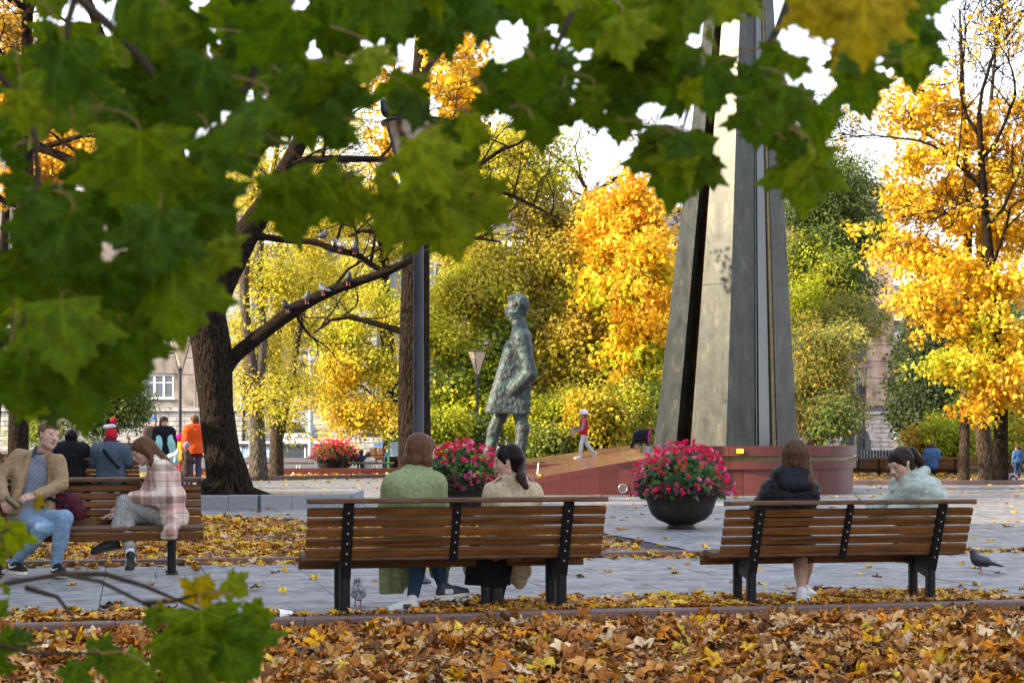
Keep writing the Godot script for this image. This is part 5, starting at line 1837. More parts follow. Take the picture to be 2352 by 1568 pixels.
# ---------------------------------------------------------------- benches
func bench_proto(full: bool) -> Node3D:
	var o := Node3D.new()
	var long := 2.12
	var lean := 0.165
	# backrest slats and the flat cap plank
	for k in 5:
		var y := 0.452 + k * 0.0715
		var z := -0.065 - (y - 0.42) * lean / 0.4
		var b := MB.new()
		b.bar(Transform3D(Basis(Vector3.RIGHT, -0.38), Vector3(0, y, z)), Vector3(long, 0.059, 0.034), 0.006)
		obj("back_slat", b, M["timber%d" % (k % 4)], o)
	var c := MB.new()
	c.bar(Transform3D(Basis(Vector3.RIGHT, 0.05), Vector3(0, 0.815, -0.215)), Vector3(long, 0.036, 0.13), 0.008)
	obj("cap_plank", c, M.grey_timber0, o)
	# seat slats and the low front slat
	for k in 5:
		var z := -0.035 + k * 0.094
		var y := 0.415 - 0.018 * sin(PI * k / 4.0) - (0.012 if k == 4 else 0.0)
		var b := MB.new()
		b.bar(Transform3D(Basis(Vector3.RIGHT, -0.06 + (0.3 if k == 4 else 0.0)), Vector3(0, y, z)), Vector3(long, 0.04, 0.08), 0.008)
		obj("seat_slat", b, M["grey_timber%d" % (k % 2)], o)
	var fb := MB.new()
	fb.bar(Transform3D(Basis(Vector3.RIGHT, 0.12), Vector3(0, 0.338, 0.425)), Vector3(long, 0.072, 0.036), 0.006)
	obj("front_slat", fb, M.timber1, o)
	# iron frames
	for s in [-0.78, 0.78]:
		var rear := MB.new()
		rear.bar(Transform3D(Basis(Vector3.BACK, PI / 2), Vector3(s, 0.19, -0.02)), Vector3(0.38, 0.07, 0.075), 0.015)
		obj("leg", rear, M.dark_iron, o)
		var front := MB.new()
		front.bar(Transform3D(Basis(Vector3.BACK, PI / 2), Vector3(s, 0.19, 0.3)), Vector3(0.38, 0.07, 0.065), 0.015)
		obj("leg", front, M.dark_iron, o)
		var pl := MB.new()
		pl.slab(Transform3D(Basis(Vector3.UP, -PI / 2), Vector3(s, 0, 0)), [Vector2(0.0, 0.2), Vector2(0.3, 0.26), Vector2(0.34, 0.385), Vector2(-0.06, 0.385), Vector2(-0.06, 0.24)], 0.028)
		obj("side_plate", pl, M.dark_iron, o)
		var bd := MB.new()
		bd.bar(Transform3D(Basis(Vector3.UP, PI / 2), Vector3(s, 0.378, 0.17)), Vector3(0.46, 0.028, 0.06), 0.006)
		obj("seat_bearer", bd, M.dark_iron, o)
		for e in [0.3, -0.02]:
			var ft := MB.new()
			ft.bar(Transform3D(Basis(), Vector3(s, 0.006, e)), Vector3(0.11, 0.012, 0.11), 0.004)
			obj("foot_plate", ft, M.dark_iron, o)
	for s in [-0.78, 0.02, 0.78]:
		var y0 := 0.27 if s != 0.02 else 0.38
		var st := MB.new()
		var a := Vector3(s, y0, -0.07 + (0.03 if s != 0.02 else 0.0))
		var e := Vector3(s, 0.795, -0.248)
		var bs := frame(Vector3(0, (e - a).z, -(e - a).y), Vector3.UP)
		st.bar(Transform3D(Basis((e - a).normalized(), Vector3.RIGHT, Vector3.ZERO + (e - a).normalized().cross(Vector3.RIGHT)), (a + e) / 2), Vector3(a.distance_to(e), 0.075 if s != 0.02 else 0.055, 0.034), 0.006)
		obj("back_strap", st, M.dark_iron, o)
		var nn := (e - a).normalized().cross(Vector3.RIGHT)
		if nn.z > 0: nn = -nn
		for k in (6 if s != 0.02 else 5):
			var t := (0.452 + (k - (1 if s != 0.02 else 0)) * 0.0715 - a.y) / (e.y - a.y)
			var bl := MB.new()
			bl.ball(Transform3D(Basis().scaled(Vector3(0.0085, 0.0085, 0.005)), a.lerp(e, clampf(t, 0.04, 1)) + nn * 0.019), 5)
			obj("bolt", bl, M.bolt, o)
	if not full:
		pass
	return o

func build_benches() -> void:
	var p := bench_proto(true)
	p.name = "park_bench"
	var list := [
		[uv(-0.385, 0.165), PI + SKEW, Vector3.ONE, "near slatted bench under the green coat and trench coat sitters"],
		[uv(2.55, 0.15), PI + SKEW - 0.02, Vector3(0.91, 0.95, 0.95), "near slatted bench under the black jacket and mint jacket sitters"],
		[uv(-3.03, 4.5), SKEW, Vector3(1, 1.05, 1), "wooden bench facing us under the young man and the plaid shirt woman"],
		[Vector3(-7.82, 0, -31.0), PI + 0.05, Vector3(1, 1.06, 1), "bench turned away at the left under the man in the red bobble hat"],
		[at(8, 1005, 52) * Vector3(1, 0, 1), PI - 0.15, Vector3.ONE, "far bench at the very left edge with a bicycle handlebar in front"],
		[at(205, 1005, 54) * Vector3(1, 0.0, 1), 0.0, Vector3(1, 1.15, 1), "pale far bench glimpsed left of the man in the red hat"],
		[at(905, 1005, 73) * Vector3(1, 0, 1), 0.05, Vector3.ONE, "far bench where the hooded person in the beige parka sits"],
		[at(1995, 1005, 58) * Vector3(1, 0, 1) + Vector3(-0.3, -0.15, 0), PI - 0.25, Vector3(0.85, 0.85, 0.85), "first far bench right of the granite pedestal, seen from behind"],
		[at(2052, 1005, 61) * Vector3(1, 0, 1) + Vector3(0.1, -0.15, 0), 0.2, Vector3(0.85, 0.85, 0.85), "far bench facing us just left of the mint jacket woman's head"],
		[at(2128, 1005, 58) * Vector3(1, 0, 1) + Vector3(0.3, -0.15, 0), PI - 0.2, Vector3(0.85, 0.85, 0.85), "far bench seen from behind under the person in the blue jacket"],
		[at(2205, 1005, 60) * Vector3(1, 0, 1) + Vector3(0.2, -0.15, 0), 0.1, Vector3(0.85, 0.85, 0.85), "far bench facing us behind the thinner golden maple trunk"],
	]
	for k in list.size():
		var o: Node3D = p if k == 0 else p.duplicate()
		o.name = numbered("park_bench")
		add_child(o)
		o.position = list[k][0]
		o.rotation.y = list[k][1]
		o.scale = list[k][2]
		tag(o, list[k][3], "bench", "slatted park benches")

# ---------------------------------------------------------------- planters
func flower_planter(label: String, where: Vector3, sd: int, scale := 1.0, reds := true) -> void:
	var o := thing("flower_planter", label, "planter", where, 0.0, "planters of begonias")
	o.scale = Vector3.ONE * scale
	var b := MB.new()
	b.lathe([Vector2(0.01, 0.0), Vector2(0.2, 0.0), Vector2(0.205, 0.02), Vector2(0.17, 0.05), Vector2(0.21, 0.07), Vector2(0.33, 0.12), Vector2(0.415, 0.2), Vector2(0.455, 0.3), Vector2(0.485, 0.4), Vector2(0.545, 0.465), Vector2(0.595, 0.485), Vector2(0.6, 0.505), Vector2(0.575, 0.512), Vector2(0.53, 0.5), Vector2(0.5, 0.46), Vector2(0.01, 0.45)], 44)
	obj("pot", b, M.pot, o)
	var r := RandomNumberGenerator.new()
	r.seed = sd
	var lf := MB.new()
	var fl := MB.new()
	var st := MB.new()
	var dome := func(a: float, e: float, k: float) -> Vector3: return Vector3(cos(a) * cos(e) * 0.66 * k, 0.52 + sin(e) * 0.62 * k, sin(a) * cos(e) * 0.66 * k)
	for k in 1150:
		var a := r.randf() * TAU
		var e := asin(r.randf_range(-0.12, 1.0))
		var p: Vector3 = dome.call(a, e, r.randf_range(0.6, 1.0) * (0.92 + 0.13 * wob.get_noise_3d(a * 2.0, e * 3.0, sd)))
		var outw := (p - Vector3(0, 0.5, 0)).normalized()
		var down := (outw * 0.5 + Vector3(r.randfn() * 0.4, -0.7, r.randfn() * 0.4)).normalized()
		var zv := (outw + Vector3(r.randfn(), r.randfn(), r.randfn()) * 0.45).normalized()
		var xv := down.cross(zv).normalized()
		zv = xv.cross(down)
		var s := r.randf_range(0.055, 0.10)
		var h := r.randf()
		lf.tint = Color(0.045, 0.10, 0.03) * r.randf_range(0.7, 1.4) if h < 0.5 else (Color(0.10, 0.18, 0.035) * r.randf_range(0.8, 1.2) if h < 0.72 else (Color(0.03, 0.05, 0.03) if h < 0.93 else Color(0.3, 0.24, 0.03)))
		leaf_fan(lf, p, xv, down, zv, s, [Vector2(0, -0.1), Vector2(0.45, 0.1), Vector2(0.5, 0.55), Vector2(0.05, 1.05), Vector2(-0.38, 0.65), Vector2(-0.42, 0.15)], 0.25)
	# dark purple foliage drooping over the rim
	for k in 520:
		var a := r.randf() * TAU
		var p := Vector3(cos(a) * r.randf_range(0.38, 0.6), 0.5 + r.randf_range(-0.02, 0.16), sin(a) * 0.0)
		p.z = sin(a) * Vector2(p.x, 0).length() / maxf(absf(cos(a)), 0.05)
		var rad := r.randf_range(0.40, 0.62)
		p = Vector3(cos(a) * rad, p.y, sin(a) * rad)
		var outw := Vector3(cos(a), 0.25, sin(a)).normalized()
		var down := (outw * 0.7 + Vector3(r.randfn() * 0.5, -0.6 + r.randfn() * 0.4, r.randfn() * 0.5)).normalized()
		var xv := down.cross((outw + Vector3.UP * 0.6).normalized()).normalized()
		var zv := xv.cross(down)
		lf.tint = Color(0.12, 0.03, 0.04) * r.randf_range(0.5, 1.6) if r.randf() < 0.7 else Color(0.16, 0.1, 0.07)
		leaf_fan(lf, p, xv, down, zv, r.randf_range(0.09, 0.15), [Vector2(0, 0), Vector2(0.22, 0.35), Vector2(0.13, 0.75), Vector2(0, 1.0), Vector2(-0.13, 0.75), Vector2(-0.22, 0.35)], 0.3)
	tag(obj("leaves", lf, M.leaf, o), "", "", "", "stuff")
	for k in 250:
		var a := r.randf() * TAU
		var e := asin(pow(r.randf(), 0.8) * 1.08 - 0.08)
		var p: Vector3 = dome.call(a, e, r.randf_range(0.93, 1.13))
		var outw := (p - Vector3(0, 0.45, 0)).normalized()
		if k % 4 == 0:
			st.tube([p - outw * 0.16, p], [0.004, 0.003], 4, false)
		var h := r.randf()
		var col := Color(0.72, 0.015, 0.07) if h < 0.45 else (Color(0.75, 0.06, 0.2) if h < 0.75 else (Color(0.8, 0.22, 0.38) if h < 0.93 else Color(0.62, 0.02, 0.03)))
		if not reds and h > 0.5: col = Color(0.8, 0.09, 0.07)
		for j in 5 + r.randi() % 3:
			var dir := (outw + Vector3(r.randfn(), r.randfn(), r.randfn()) * 0.75).normalized()
			var xv := dir.cross(Vector3(r.randfn(), r.randfn(), r.randfn())).normalized()
			fl.tint = col * r.randf_range(0.8, 1.15)
			leaf_fan(fl, p + dir * 0.006, xv, dir, xv.cross(dir), r.randf_range(0.026, 0.044), [Vector2(0, 0), Vector2(0.5, 0.35), Vector2(0.42, 0.85), Vector2(0, 1.0), Vector2(-0.42, 0.85), Vector2(-0.5, 0.35)], -0.5)
	tag(obj("flowers", fl, M.leaf, o), "", "", "", "stuff")
	tag(obj("stems", st, M.bark_brown, o), "", "", "", "stuff")

func leaf_fan(b: MB, p: Vector3, xv: Vector3, yv: Vector3, zv: Vector3, s: float, outline: Array, cup: float) -> void:
	var mid := b.vert(p + yv * 0.45 * s, zv, Vector2(0.5, 0.45))
	var f := b.v.size()
	for q in outline:
		b.vert(p + (xv * q.x + yv * q.y - zv * cup * (q.x * q.x + 0.3 * q.y * q.y)) * s, (zv + xv * q.x * cup).normalized(), Vector2(0.5 + q.x * 0.5, q.y))
	for q in outline.size():
		b.tri(mid, f + q, f + (q + 1) % outline.size())

func build_planters() -> void:
	flower_planter("big dark pot of pink and red begonias standing between the two near benches", floor_at(1565, 1213), 5, 1.0)
	flower_planter("dark pot of pink begonias behind the green coat and trench coat women", at(1060, HZ, 27.0) * Vector3(1, 0, 1), 6, 1.02)
	flower_planter("front one of the two far pots of red begonias by the grey trunks", at(758, HZ, 61.0) * Vector3(1, 0, 1), 7, 1.0, false)
	flower_planter("rear one of the two far pots of red begonias by the grey trunks", at(783, HZ, 65.5) * Vector3(1, 0, 1), 8, 1.0, false)

# ---------------------------------------------------------------- lamps
func lamp_proto() -> Node3D:
	var o := Node3D.new()
	var h := 4.0
	var b := MB.new()
	b.lathe([Vector2(0.01, 0), Vector2(0.11, 0), Vector2(0.11, 0.02), Vector2(0.065, 0.05), Vector2(0.052, 0.1), Vector2(0.05, 1.05), Vector2(0.047, 1.06), Vector2(0.047, 2.05), Vector2(0.044, 2.06), Vector2(0.044, 3.05), Vector2(0.055, 3.1), Vector2(0.035, 3.22), Vector2(0.01, 3.23)], 20)
	obj("post", b, M.lamp_paint, o)
	b = MB.new()
	b.bar(Transform3D(Basis(Vector3.BACK, PI / 2), Vector3(0, 0.55, 0.056)), Vector3(0.28, 0.06, 0.012), 0.003)
	obj("service_hatch", b, M.lamp_dark, o)
	b = MB.new()
	b.lathe([Vector2(0.05, 3.24), Vector2(0.062, 3.3), Vector2(0.1, 3.42), Vector2(0.13, 3.5)], 24)
	obj("lower_cone", b, M.lamp_shade, o)
	b = MB.new()
	b.lathe([Vector2(0.13, 3.505), Vector2(0.29, 3.955)], 28)
	obj("cone_shade", b, M.lamp_shade, o)
	b = MB.new()
	b.lathe([Vector2(0.01, 3.995), Vector2(0.2, 3.99), Vector2(0.325, 3.965), Vector2(0.325, 3.95), Vector2(0.29, 3.945), Vector2(0.01, 3.94)], 32)
	obj("top_disc", b, M.lamp_dark, o)
	for k in 3:
		var a := TAU * k / 3.0 + 0.5
		var d := Vector3(cos(a), 0, sin(a))
		b = MB.new()
		b.tube([Vector3(0, 3.08, 0) + d * 0.045, Vector3(0, 3.26, 0) + d * 0.1, Vector3(0, 3.96, 0) + d * 0.312], [0.016, 0.014, 0.013], 8)
		obj("arm", b, M.lamp_dark, o)
	b = MB.new()
	b.lathe([Vector2(0.01, 3.3), Vector2(0.035, 3.3), Vector2(0.04, 3.45), Vector2(0.01, 3.5)], 12)
	obj("bulb_holder", b, M.lamp_dark, o)
	return o

func build_lamps() -> void:
	var p := lamp_proto()
	var list := [[961, 14.7, "near grey lamp post with a cone shade behind the green coat woman"], [413, 47.5, "lamp post with a pale cone shade left of the thick dark tree"], [1096, 53.5, "lamp post with a pale cone shade left of the statue"], [1985, 66.0, "distant lamp post in front of the pink house"]]
	for k in list.size():
		var o: Node3D = p if k == 0 else p.duplicate()
		o.name = numbered("street_lamp")
		add_child(o)
		o.position = at(list[k][0], HZ, list[k][1]) * Vector3(1, 0, 1)
		o.rotation.y = 0.4 * k
		tag(o, list[k][2], "lamp post", "cone headed lamp posts")

# ---------------------------------------------------------------- statue
func build_statue() -> void:
	var k := 94.5
	var o := thing("statue", "weathered green bronze statue of a man in a long coat looking left", "statue", Vector3(-0.06, 0.66, -41.5), -PI / 2)
	var S := func(x: float, y: float, side := 0.0) -> Vector3: return Vector3(side, (1062.0 - y) / k, -(x - 1170.0) / k)
	var b := MB.new()
	# trousers and shoes
	b.blob([
		[S.call(1160, 925, -0.2), S.call(1134, 990, -0.2), 0.2, 0.155], [S.call(1134, 990, -0.2), S.call(1121, 1050, -0.2), 0.155, 0.135],
		[S.call(1190, 925, 0.2), S.call(1200, 985, 0.22), 0.2, 0.155], [S.call(1200, 985, 0.22), S.call(1192, 1052, 0.23), 0.155, 0.135],
		[S.call(1122, 1055, -0.22), S.call(1094, 1058, -0.22), 0.12, 0.08], [S.call(1194, 1055, 0.25), S.call(1168, 1058, 0.27), 0.12, 0.08],
	], 0.035, 0.03, 0.012, 6.0, wob)
	for q in b.v.size(): b.v[q].y = maxf(b.v[q].y, 0.0)
	# coat
	var from := b.v.size()
	var coat := [
		[S.call(1196, 778, -0.34), S.call(1196, 778, 0.34), 0.21, 0.21], [S.call(1192, 752), S.call(1196, 775), 0.17, 0.27],
		[S.call(1198, 784, 0.44), S.call(1216, 862, 0.56), 0.20, 0.17], [S.call(1216, 862, 0.56), S.call(1180, 896, 0.5), 0.17, 0.14],
		[S.call(1198, 784, -0.44), S.call(1212, 865, -0.56), 0.20, 0.17], [S.call(1212, 865, -0.56), S.call(1170, 893, -0.5), 0.17, 0.14],
		[S.call(1186, 758, 0.15), S.call(1170, 805, 0.13), 0.06, 0.05], [S.call(1186, 758, -0.15), S.call(1170, 805, -0.13), 0.06, 0.05], [S.call(1170, 800, 0.02), S.call(1124, 945, 0.03), 0.05, 0.07],
	]
	for q in 5:                            # the skirt of the coat falls straight and flares to the front
		var f := q / 4.0
		for side in [-1.0, 1.0]:
			coat.append([S.call(lerpf(1176, 1206, f), 800, 0.2 * side), S.call(lerpf(1131, 1199, f), 947, 0.30 * side), 0.19, 0.19])
	b.blob(coat, 0.03, 0.03, 0.013, 13.0, wob)
	var hem := (1062.0 - 951.0) / k
	for q in range(from, b.v.size()): b.v[q].y = maxf(b.v[q].y, hem + b.v[q].z * 0.02)
	# head
	b.blob(head_bones(S.call(1186, 712), Basis(), 2.62, 0.25) + [[S.call(1188, 725), S.call(1194, 760), 0.16, 0.2]], 0.022, 0.018)
	b.blob(hair_short(S.call(1186, 712), Basis(), 2.62), 0.022, 0.018, 0.02, 8.0, wob)
	b.blob(hair_short(S.call(1184, 707), Basis(), 2.3), 0.022, 0.018, 0.02, 8.0, wob)
	obj("figure", b, M.bronze, o)

# ---------------------------------------------------------------- people
# the head's own frame: x to its left, y up, z to the front; about 0.23 m from chin to crown
func hb(c: Vector3, bs: Basis, s: float, a: Vector3, b: Vector3, ra: float, rb: float, st := Vector3.ONE) -> Array:
	return [c + bs * (a * s), c + bs * (b * s), ra * s, rb * s, st]

func head_bones(c: Vector3, bs: Basis, s := 1.0, male := 0.0) -> Array:
	var w := 1.0 + 0.05 * male
	return [
		hb(c, bs, s, Vector3(0, 0.045, -0.028), Vector3(0, 0.035, 0.012), 0.076, 0.074),
		hb(c, bs, s, Vector3(0, 0.02, -0.03), Vector3(0, -0.01, -0.02), 0.07, 0.06),
		hb(c, bs, s, Vector3(-0.026, -0.02, 0.03), Vector3(0.026, -0.02, 0.03), 0.046 * w, 0.046 * w),
		hb(c, bs, s, Vector3(-0.022, -0.062, 0.025), Vector3(0.022, -0.062, 0.025), 0.036 * w, 0.036 * w),
		hb(c, bs, s, Vector3(-0.008, -0.092, 0.052), Vector3(0.008, -0.092, 0.052), 0.021 * w, 0.021 * w),
		hb(c, bs, s, Vector3(-0.044, -0.07, -0.005), Vector3(-0.012, -0.098, 0.045), 0.02, 0.017),
		hb(c, bs, s, Vector3(0.044, -0.07, -0.005), Vector3(0.012, -0.098, 0.045), 0.02, 0.017),
		hb(c, bs, s, Vector3(-0.034, 0.027, 0.072), Vector3(0.034, 0.027, 0.072), 0.0125, 0.0125),
		hb(c, bs, s, Vector3(0, 0.012, 0.082), Vector3(0, -0.028, 0.1), 0.007, 0.0115),
		hb(c, bs, s, Vector3(-0.01, -0.031, 0.088), Vector3(0.01, -0.031, 0.088), 0.008, 0.008),
		hb(c, bs, s, Vector3(-0.016, -0.058, 0.073), Vector3(0.016, -0.058, 0.073), 0.011, 0.011),
		hb(c, bs, s, Vector3(0.073, 0.012, -0.012), Vector3(0.069, -0.022, -0.004), 0.012, 0.009),
		hb(c, bs, s, Vector3(-0.073, 0.012, -0.012), Vector3(-0.069, -0.022, -0.004), 0.012, 0.009),
	]

func hair_short(c: Vector3, bs: Basis, s := 1.0) -> Array:
	return [
		hb(c, bs, s, Vector3(0, 0.06, -0.032), Vector3(0, 0.066, 0.012), 0.083, 0.07),
		hb(c, bs, s, Vector3(0, 0.02, -0.045), Vector3(0, -0.03, -0.055), 0.072, 0.045),
		hb(c, bs, s, Vector3(-0.035, 0.095, 0.05), Vector3(0.03, 0.1, 0.055), 0.03, 0.028),
		hb(c, bs, s, Vector3(0.068, 0.04, 0.008), Vector3(0.066, 0.012, 0.006), 0.018, 0.008),
		hb(c, bs, s, Vector3(-0.068, 0.04, 0.008), Vector3(-0.066, 0.012, 0.006), 0.018, 0.008),
	]

func hair_cap(c: Vector3, bs: Basis, s := 1.0) -> Array:      # hair lying close to the head, parted in the middle
	return [
		hb(c, bs, s, Vector3(0, 0.056, -0.03), Vector3(0, 0.052, 0.008), 0.083, 0.077),
		hb(c, bs, s, Vector3(0, 0.02, -0.045), Vector3(0, -0.03, -0.05), 0.078, 0.06),
		hb(c, bs, s, Vector3(0.05, 0.06, 0.03), Vector3(0.07, 0.0, 0.012), 0.03, 0.014),
		hb(c, bs, s, Vector3(-0.05, 0.06, 0.03), Vector3(-0.07, 0.0, 0.012), 0.03, 0.014),
	]

func face_parts(o: Node3D, c: Vector3, bs: Basis, s := 1.0, open := 0.0, brow: Material = null) -> void:
	var b := MB.new()
	for sg in [-1.0, 1.0]:
		b.ball(Transform3D(bs.scaled_local(Vector3(0.014, 0.0055, 0.006) * s), c + bs * (Vector3(0.031 * sg, 0.008, 0.0775) * s)), 8)
	obj("eyes", b, M.eye_dark, o)
	b = MB.new()
	for sg in [-1.0, 1.0]:
		b.tube([c + bs * (Vector3(0.015 * sg, 0.027, 0.086) * s), c + bs * (Vector3(0.033 * sg, 0.033, 0.083) * s), c + bs * (Vector3(0.05 * sg, 0.025, 0.07) * s)], [0.003 * s, 0.0042 * s, 0.002 * s], 6)
	obj("eyebrows", b, brow if brow else M.hair_brown, o)
	b = MB.new()
	b.ball(Transform3D(bs.scaled_local(Vector3(0.021, 0.0055, 0.008) * s), c + bs * (Vector3(0, -0.055 + open * 0.004, 0.0815) * s)), 8)
	b.ball(Transform3D(bs.scaled_local(Vector3(0.019, 0.006, 0.008) * s), c + bs * (Vector3(0, -0.065 - open * 0.01, 0.0805) * s)), 8)
	obj("lips", b, M.lips, o)
	if open > 0.0:
		b = MB.new()
		b.ball(Transform3D(bs.scaled_local(Vector3(0.016, 0.007, 0.006) * s), c + bs * (Vector3(0, -0.060, 0.081) * s)), 8)
		obj("mouth", b, M.eye_dark, o)

# a hand: palm and five fingers, each a chain of three bones; «to» points along the fingers, «back» out of the back of the hand
func hand_bones(w: Vector3, to: Vector3, back: Vector3, curl: float, left: bool, s := 1.0) -> Array:
	to = to.normalized()
	var side := to.cross(back).normalized() * (1.0 if left else -1.0)      # towards the thumb
	back = (back - to * back.dot(to)).normalized()
	var out := [[w, w + to * 0.03 * s, 0.025 * s, 0.027 * s]]
	for k in 4:
		var off := (1.5 - k) * 0.0195
		var root := w + (to * 0.082 + side * off) * s
		out.append([w + (to * 0.02 + side * off * 0.8) * s, root, 0.0155 * s, 0.0115 * s])
		var len: float = [0.078, 0.086, 0.08, 0.062][k] * s
		var d := to
		var p := root
		for j in 3:
			var a: float = curl * [0.5, 0.8, 0.6][j]
			d = d.rotated(back.cross(to).normalized(), a)
			var q: Vector3 = p + d * len * [0.46, 0.31, 0.23][j]
			out.append([p, q, 0.0098 * s, 0.0085 * s if j < 2 else 0.0072 * s])
			p = q
	var t0 := w + (to * 0.025 + side * 0.026) * s
	var t1 := t0 + (to * 0.6 + side * 0.65 - back * 0.35).normalized() * 0.045 * s
	var t2 := t1 + (to * 0.85 + side * 0.2 - back * (0.2 + curl * 0.4)).normalized() * 0.032 * s
	var t3 := t2 + (to * 0.9 - back * (0.2 + curl * 0.4)).normalized() * 0.026 * s
	out.append([t0, t1, 0.0135 * s, 0.011 * s]); out.append([t1, t2, 0.011 * s, 0.0095 * s]); out.append([t2, t3, 0.0095 * s, 0.008 * s])
	return out

# joints of a seated grown-up facing +z; x to the left of the person, the seat at 0.43
func seated() -> Dictionary:
	return {
		"pelvis": Vector3(0, 0.53, 0), "waist": Vector3(0, 0.68, -0.03), "chest": Vector3(0, 0.86, -0.05), "neck": Vector3(0, 1.02, -0.045), "head": Vector3(0, 1.155, -0.015),
		"sl": Vector3(0.16, 0.95, -0.05), "sr": Vector3(-0.16, 0.95, -0.05), "el": Vector3(0.225, 0.75, 0.02), "er": Vector3(-0.225, 0.75, 0.02), "wl": Vector3(0.10, 0.64, 0.22), "wr": Vector3(-0.10, 0.64, 0.22),
		"hl": Vector3(0.09, 0.51, 0.02), "hr": Vector3(-0.09, 0.51, 0.02), "kl": Vector3(0.11, 0.5, 0.44), "kr": Vector3(-0.11, 0.5, 0.44), "al": Vector3(0.11, 0.085, 0.46), "ar": Vector3(-0.11, 0.085, 0.46),
	}

func standing() -> Dictionary:
	return {
		"pelvis": Vector3(0, 0.93, 0), "waist": Vector3(0, 1.08, 0), "chest": Vector3(0, 1.26, -0.005), "neck": Vector3(0, 1.43, -0.01), "head": Vector3(0, 1.57, 0.02),
		"sl": Vector3(0.16, 1.355, -0.01), "sr": Vector3(-0.16, 1.355, -0.01), "el": Vector3(0.22, 1.12, -0.02), "er": Vector3(-0.22, 1.12, -0.02), "wl": Vector3(0.21, 0.87, 0.08), "wr": Vector3(-0.21, 0.87, 0.08),
		"hl": Vector3(0.09, 0.9, 0), "hr": Vector3(-0.09, 0.9, 0), "kl": Vector3(0.1, 0.49, 0.015), "kr": Vector3(-0.1, 0.49, 0.015), "al": Vector3(0.1, 0.085, -0.01), "ar": Vector3(-0.1, 0.085, -0.01),
	}

const FLAT := Vector3(1.0, 1.0, 0.8)

func torso(J: Dictionary, t: float, w := 1.0) -> Array:
	return [
		[J.pelvis + Vector3(-0.055 * w, 0, 0), J.pelvis + Vector3(0.055 * w, 0, 0), 0.118 + t, 0.118 + t, FLAT], [J.pelvis, J.waist, 0.125 * w + t, 0.108 * w + t, Vector3(1.15, 1, 0.82)],
		[J.waist, J.chest, 0.108 * w + t, 0.122 * w + t, Vector3(1.2, 1, 0.82)], [J.chest + Vector3(-0.05, 0.03, 0), J.chest + Vector3(0.05, 0.03, 0), 0.118 * w + t, 0.118 * w + t, FLAT],
		[J.sl.lerp(J.sr, 0.12), J.sr.lerp(J.sl, 0.12), 0.062 + t, 0.062 + t], [J.chest, J.neck, 0.1 + t, 0.055 + t],
	]

func arm(J: Dictionary, s: String, t: float) -> Array:
	return [[J["s" + s], J["e" + s], 0.053 + t, 0.041 + t], [J["e" + s], J["w" + s], 0.041 + t, 0.03 + t]]

func leg(J: Dictionary, s: String, t: float, upto := 1.0) -> Array:
	return [[J["h" + s], J["k" + s], 0.085 + t, 0.056 + t], [J["k" + s], (J["k" + s] as Vector3).lerp(J["a" + s], upto), 0.055 + t, lerpf(0.055, 0.038, upto) + t], [(J["k" + s] as Vector3).lerp(J["a" + s], 0.2), (J["k" + s] as Vector3).lerp(J["a" + s], 0.5 * upto), 0.054 + t, 0.05 + t]]

func garment(o: Node3D, called: String, bones: Array, m: Material, cell := 0.014, k := 0.016, fold := 0.008, hem := -9.0, freq := 9.0, stretch := Vector3(1, 0.55, 1)) -> MeshInstance3D:
	var b := MB.new()
	b.blob(bones, cell, k, fold, freq, wob, stretch)
	if hem > -8.0:
		for q in b.v.size(): b.v[q].y = maxf(b.v[q].y, hem)
	return obj(called, b, m, o)

# the whole body as one surface; the head and the hands on finer grids
func body(o: Node3D, J: Dictionary, hbasis: Basis, skin: Material, cell := 0.02, hs := 1.0, male := 0.0, hands: Array = [], fine_cell := 0.0055) -> void:
	var b := MB.new()
	var bones := torso(J, -0.012) + arm(J, "l", -0.006) + arm(J, "r", -0.006) + leg(J, "l", -0.006) + leg(J, "r", -0.006)
	bones.append([J.neck + Vector3(0, -0.03, 0), J.head + hbasis * Vector3(0, -0.05, -0.02) * hs, 0.058, 0.052])
	b.blob(bones, cell, 0.014)
	b.blob(head_bones(J.head, hbasis, hs, male) + [[J.neck, J.head + hbasis * Vector3(0, -0.05, -0.018) * hs, 0.056 * hs, 0.05 * hs]], fine_cell, 0.0075 if fine_cell < 0.008 else 0.009)
	for h in hands:
		b.blob(h, minf(fine_cell, 0.005) * 0.9, 0.0035)
	obj("body", b, skin, o)

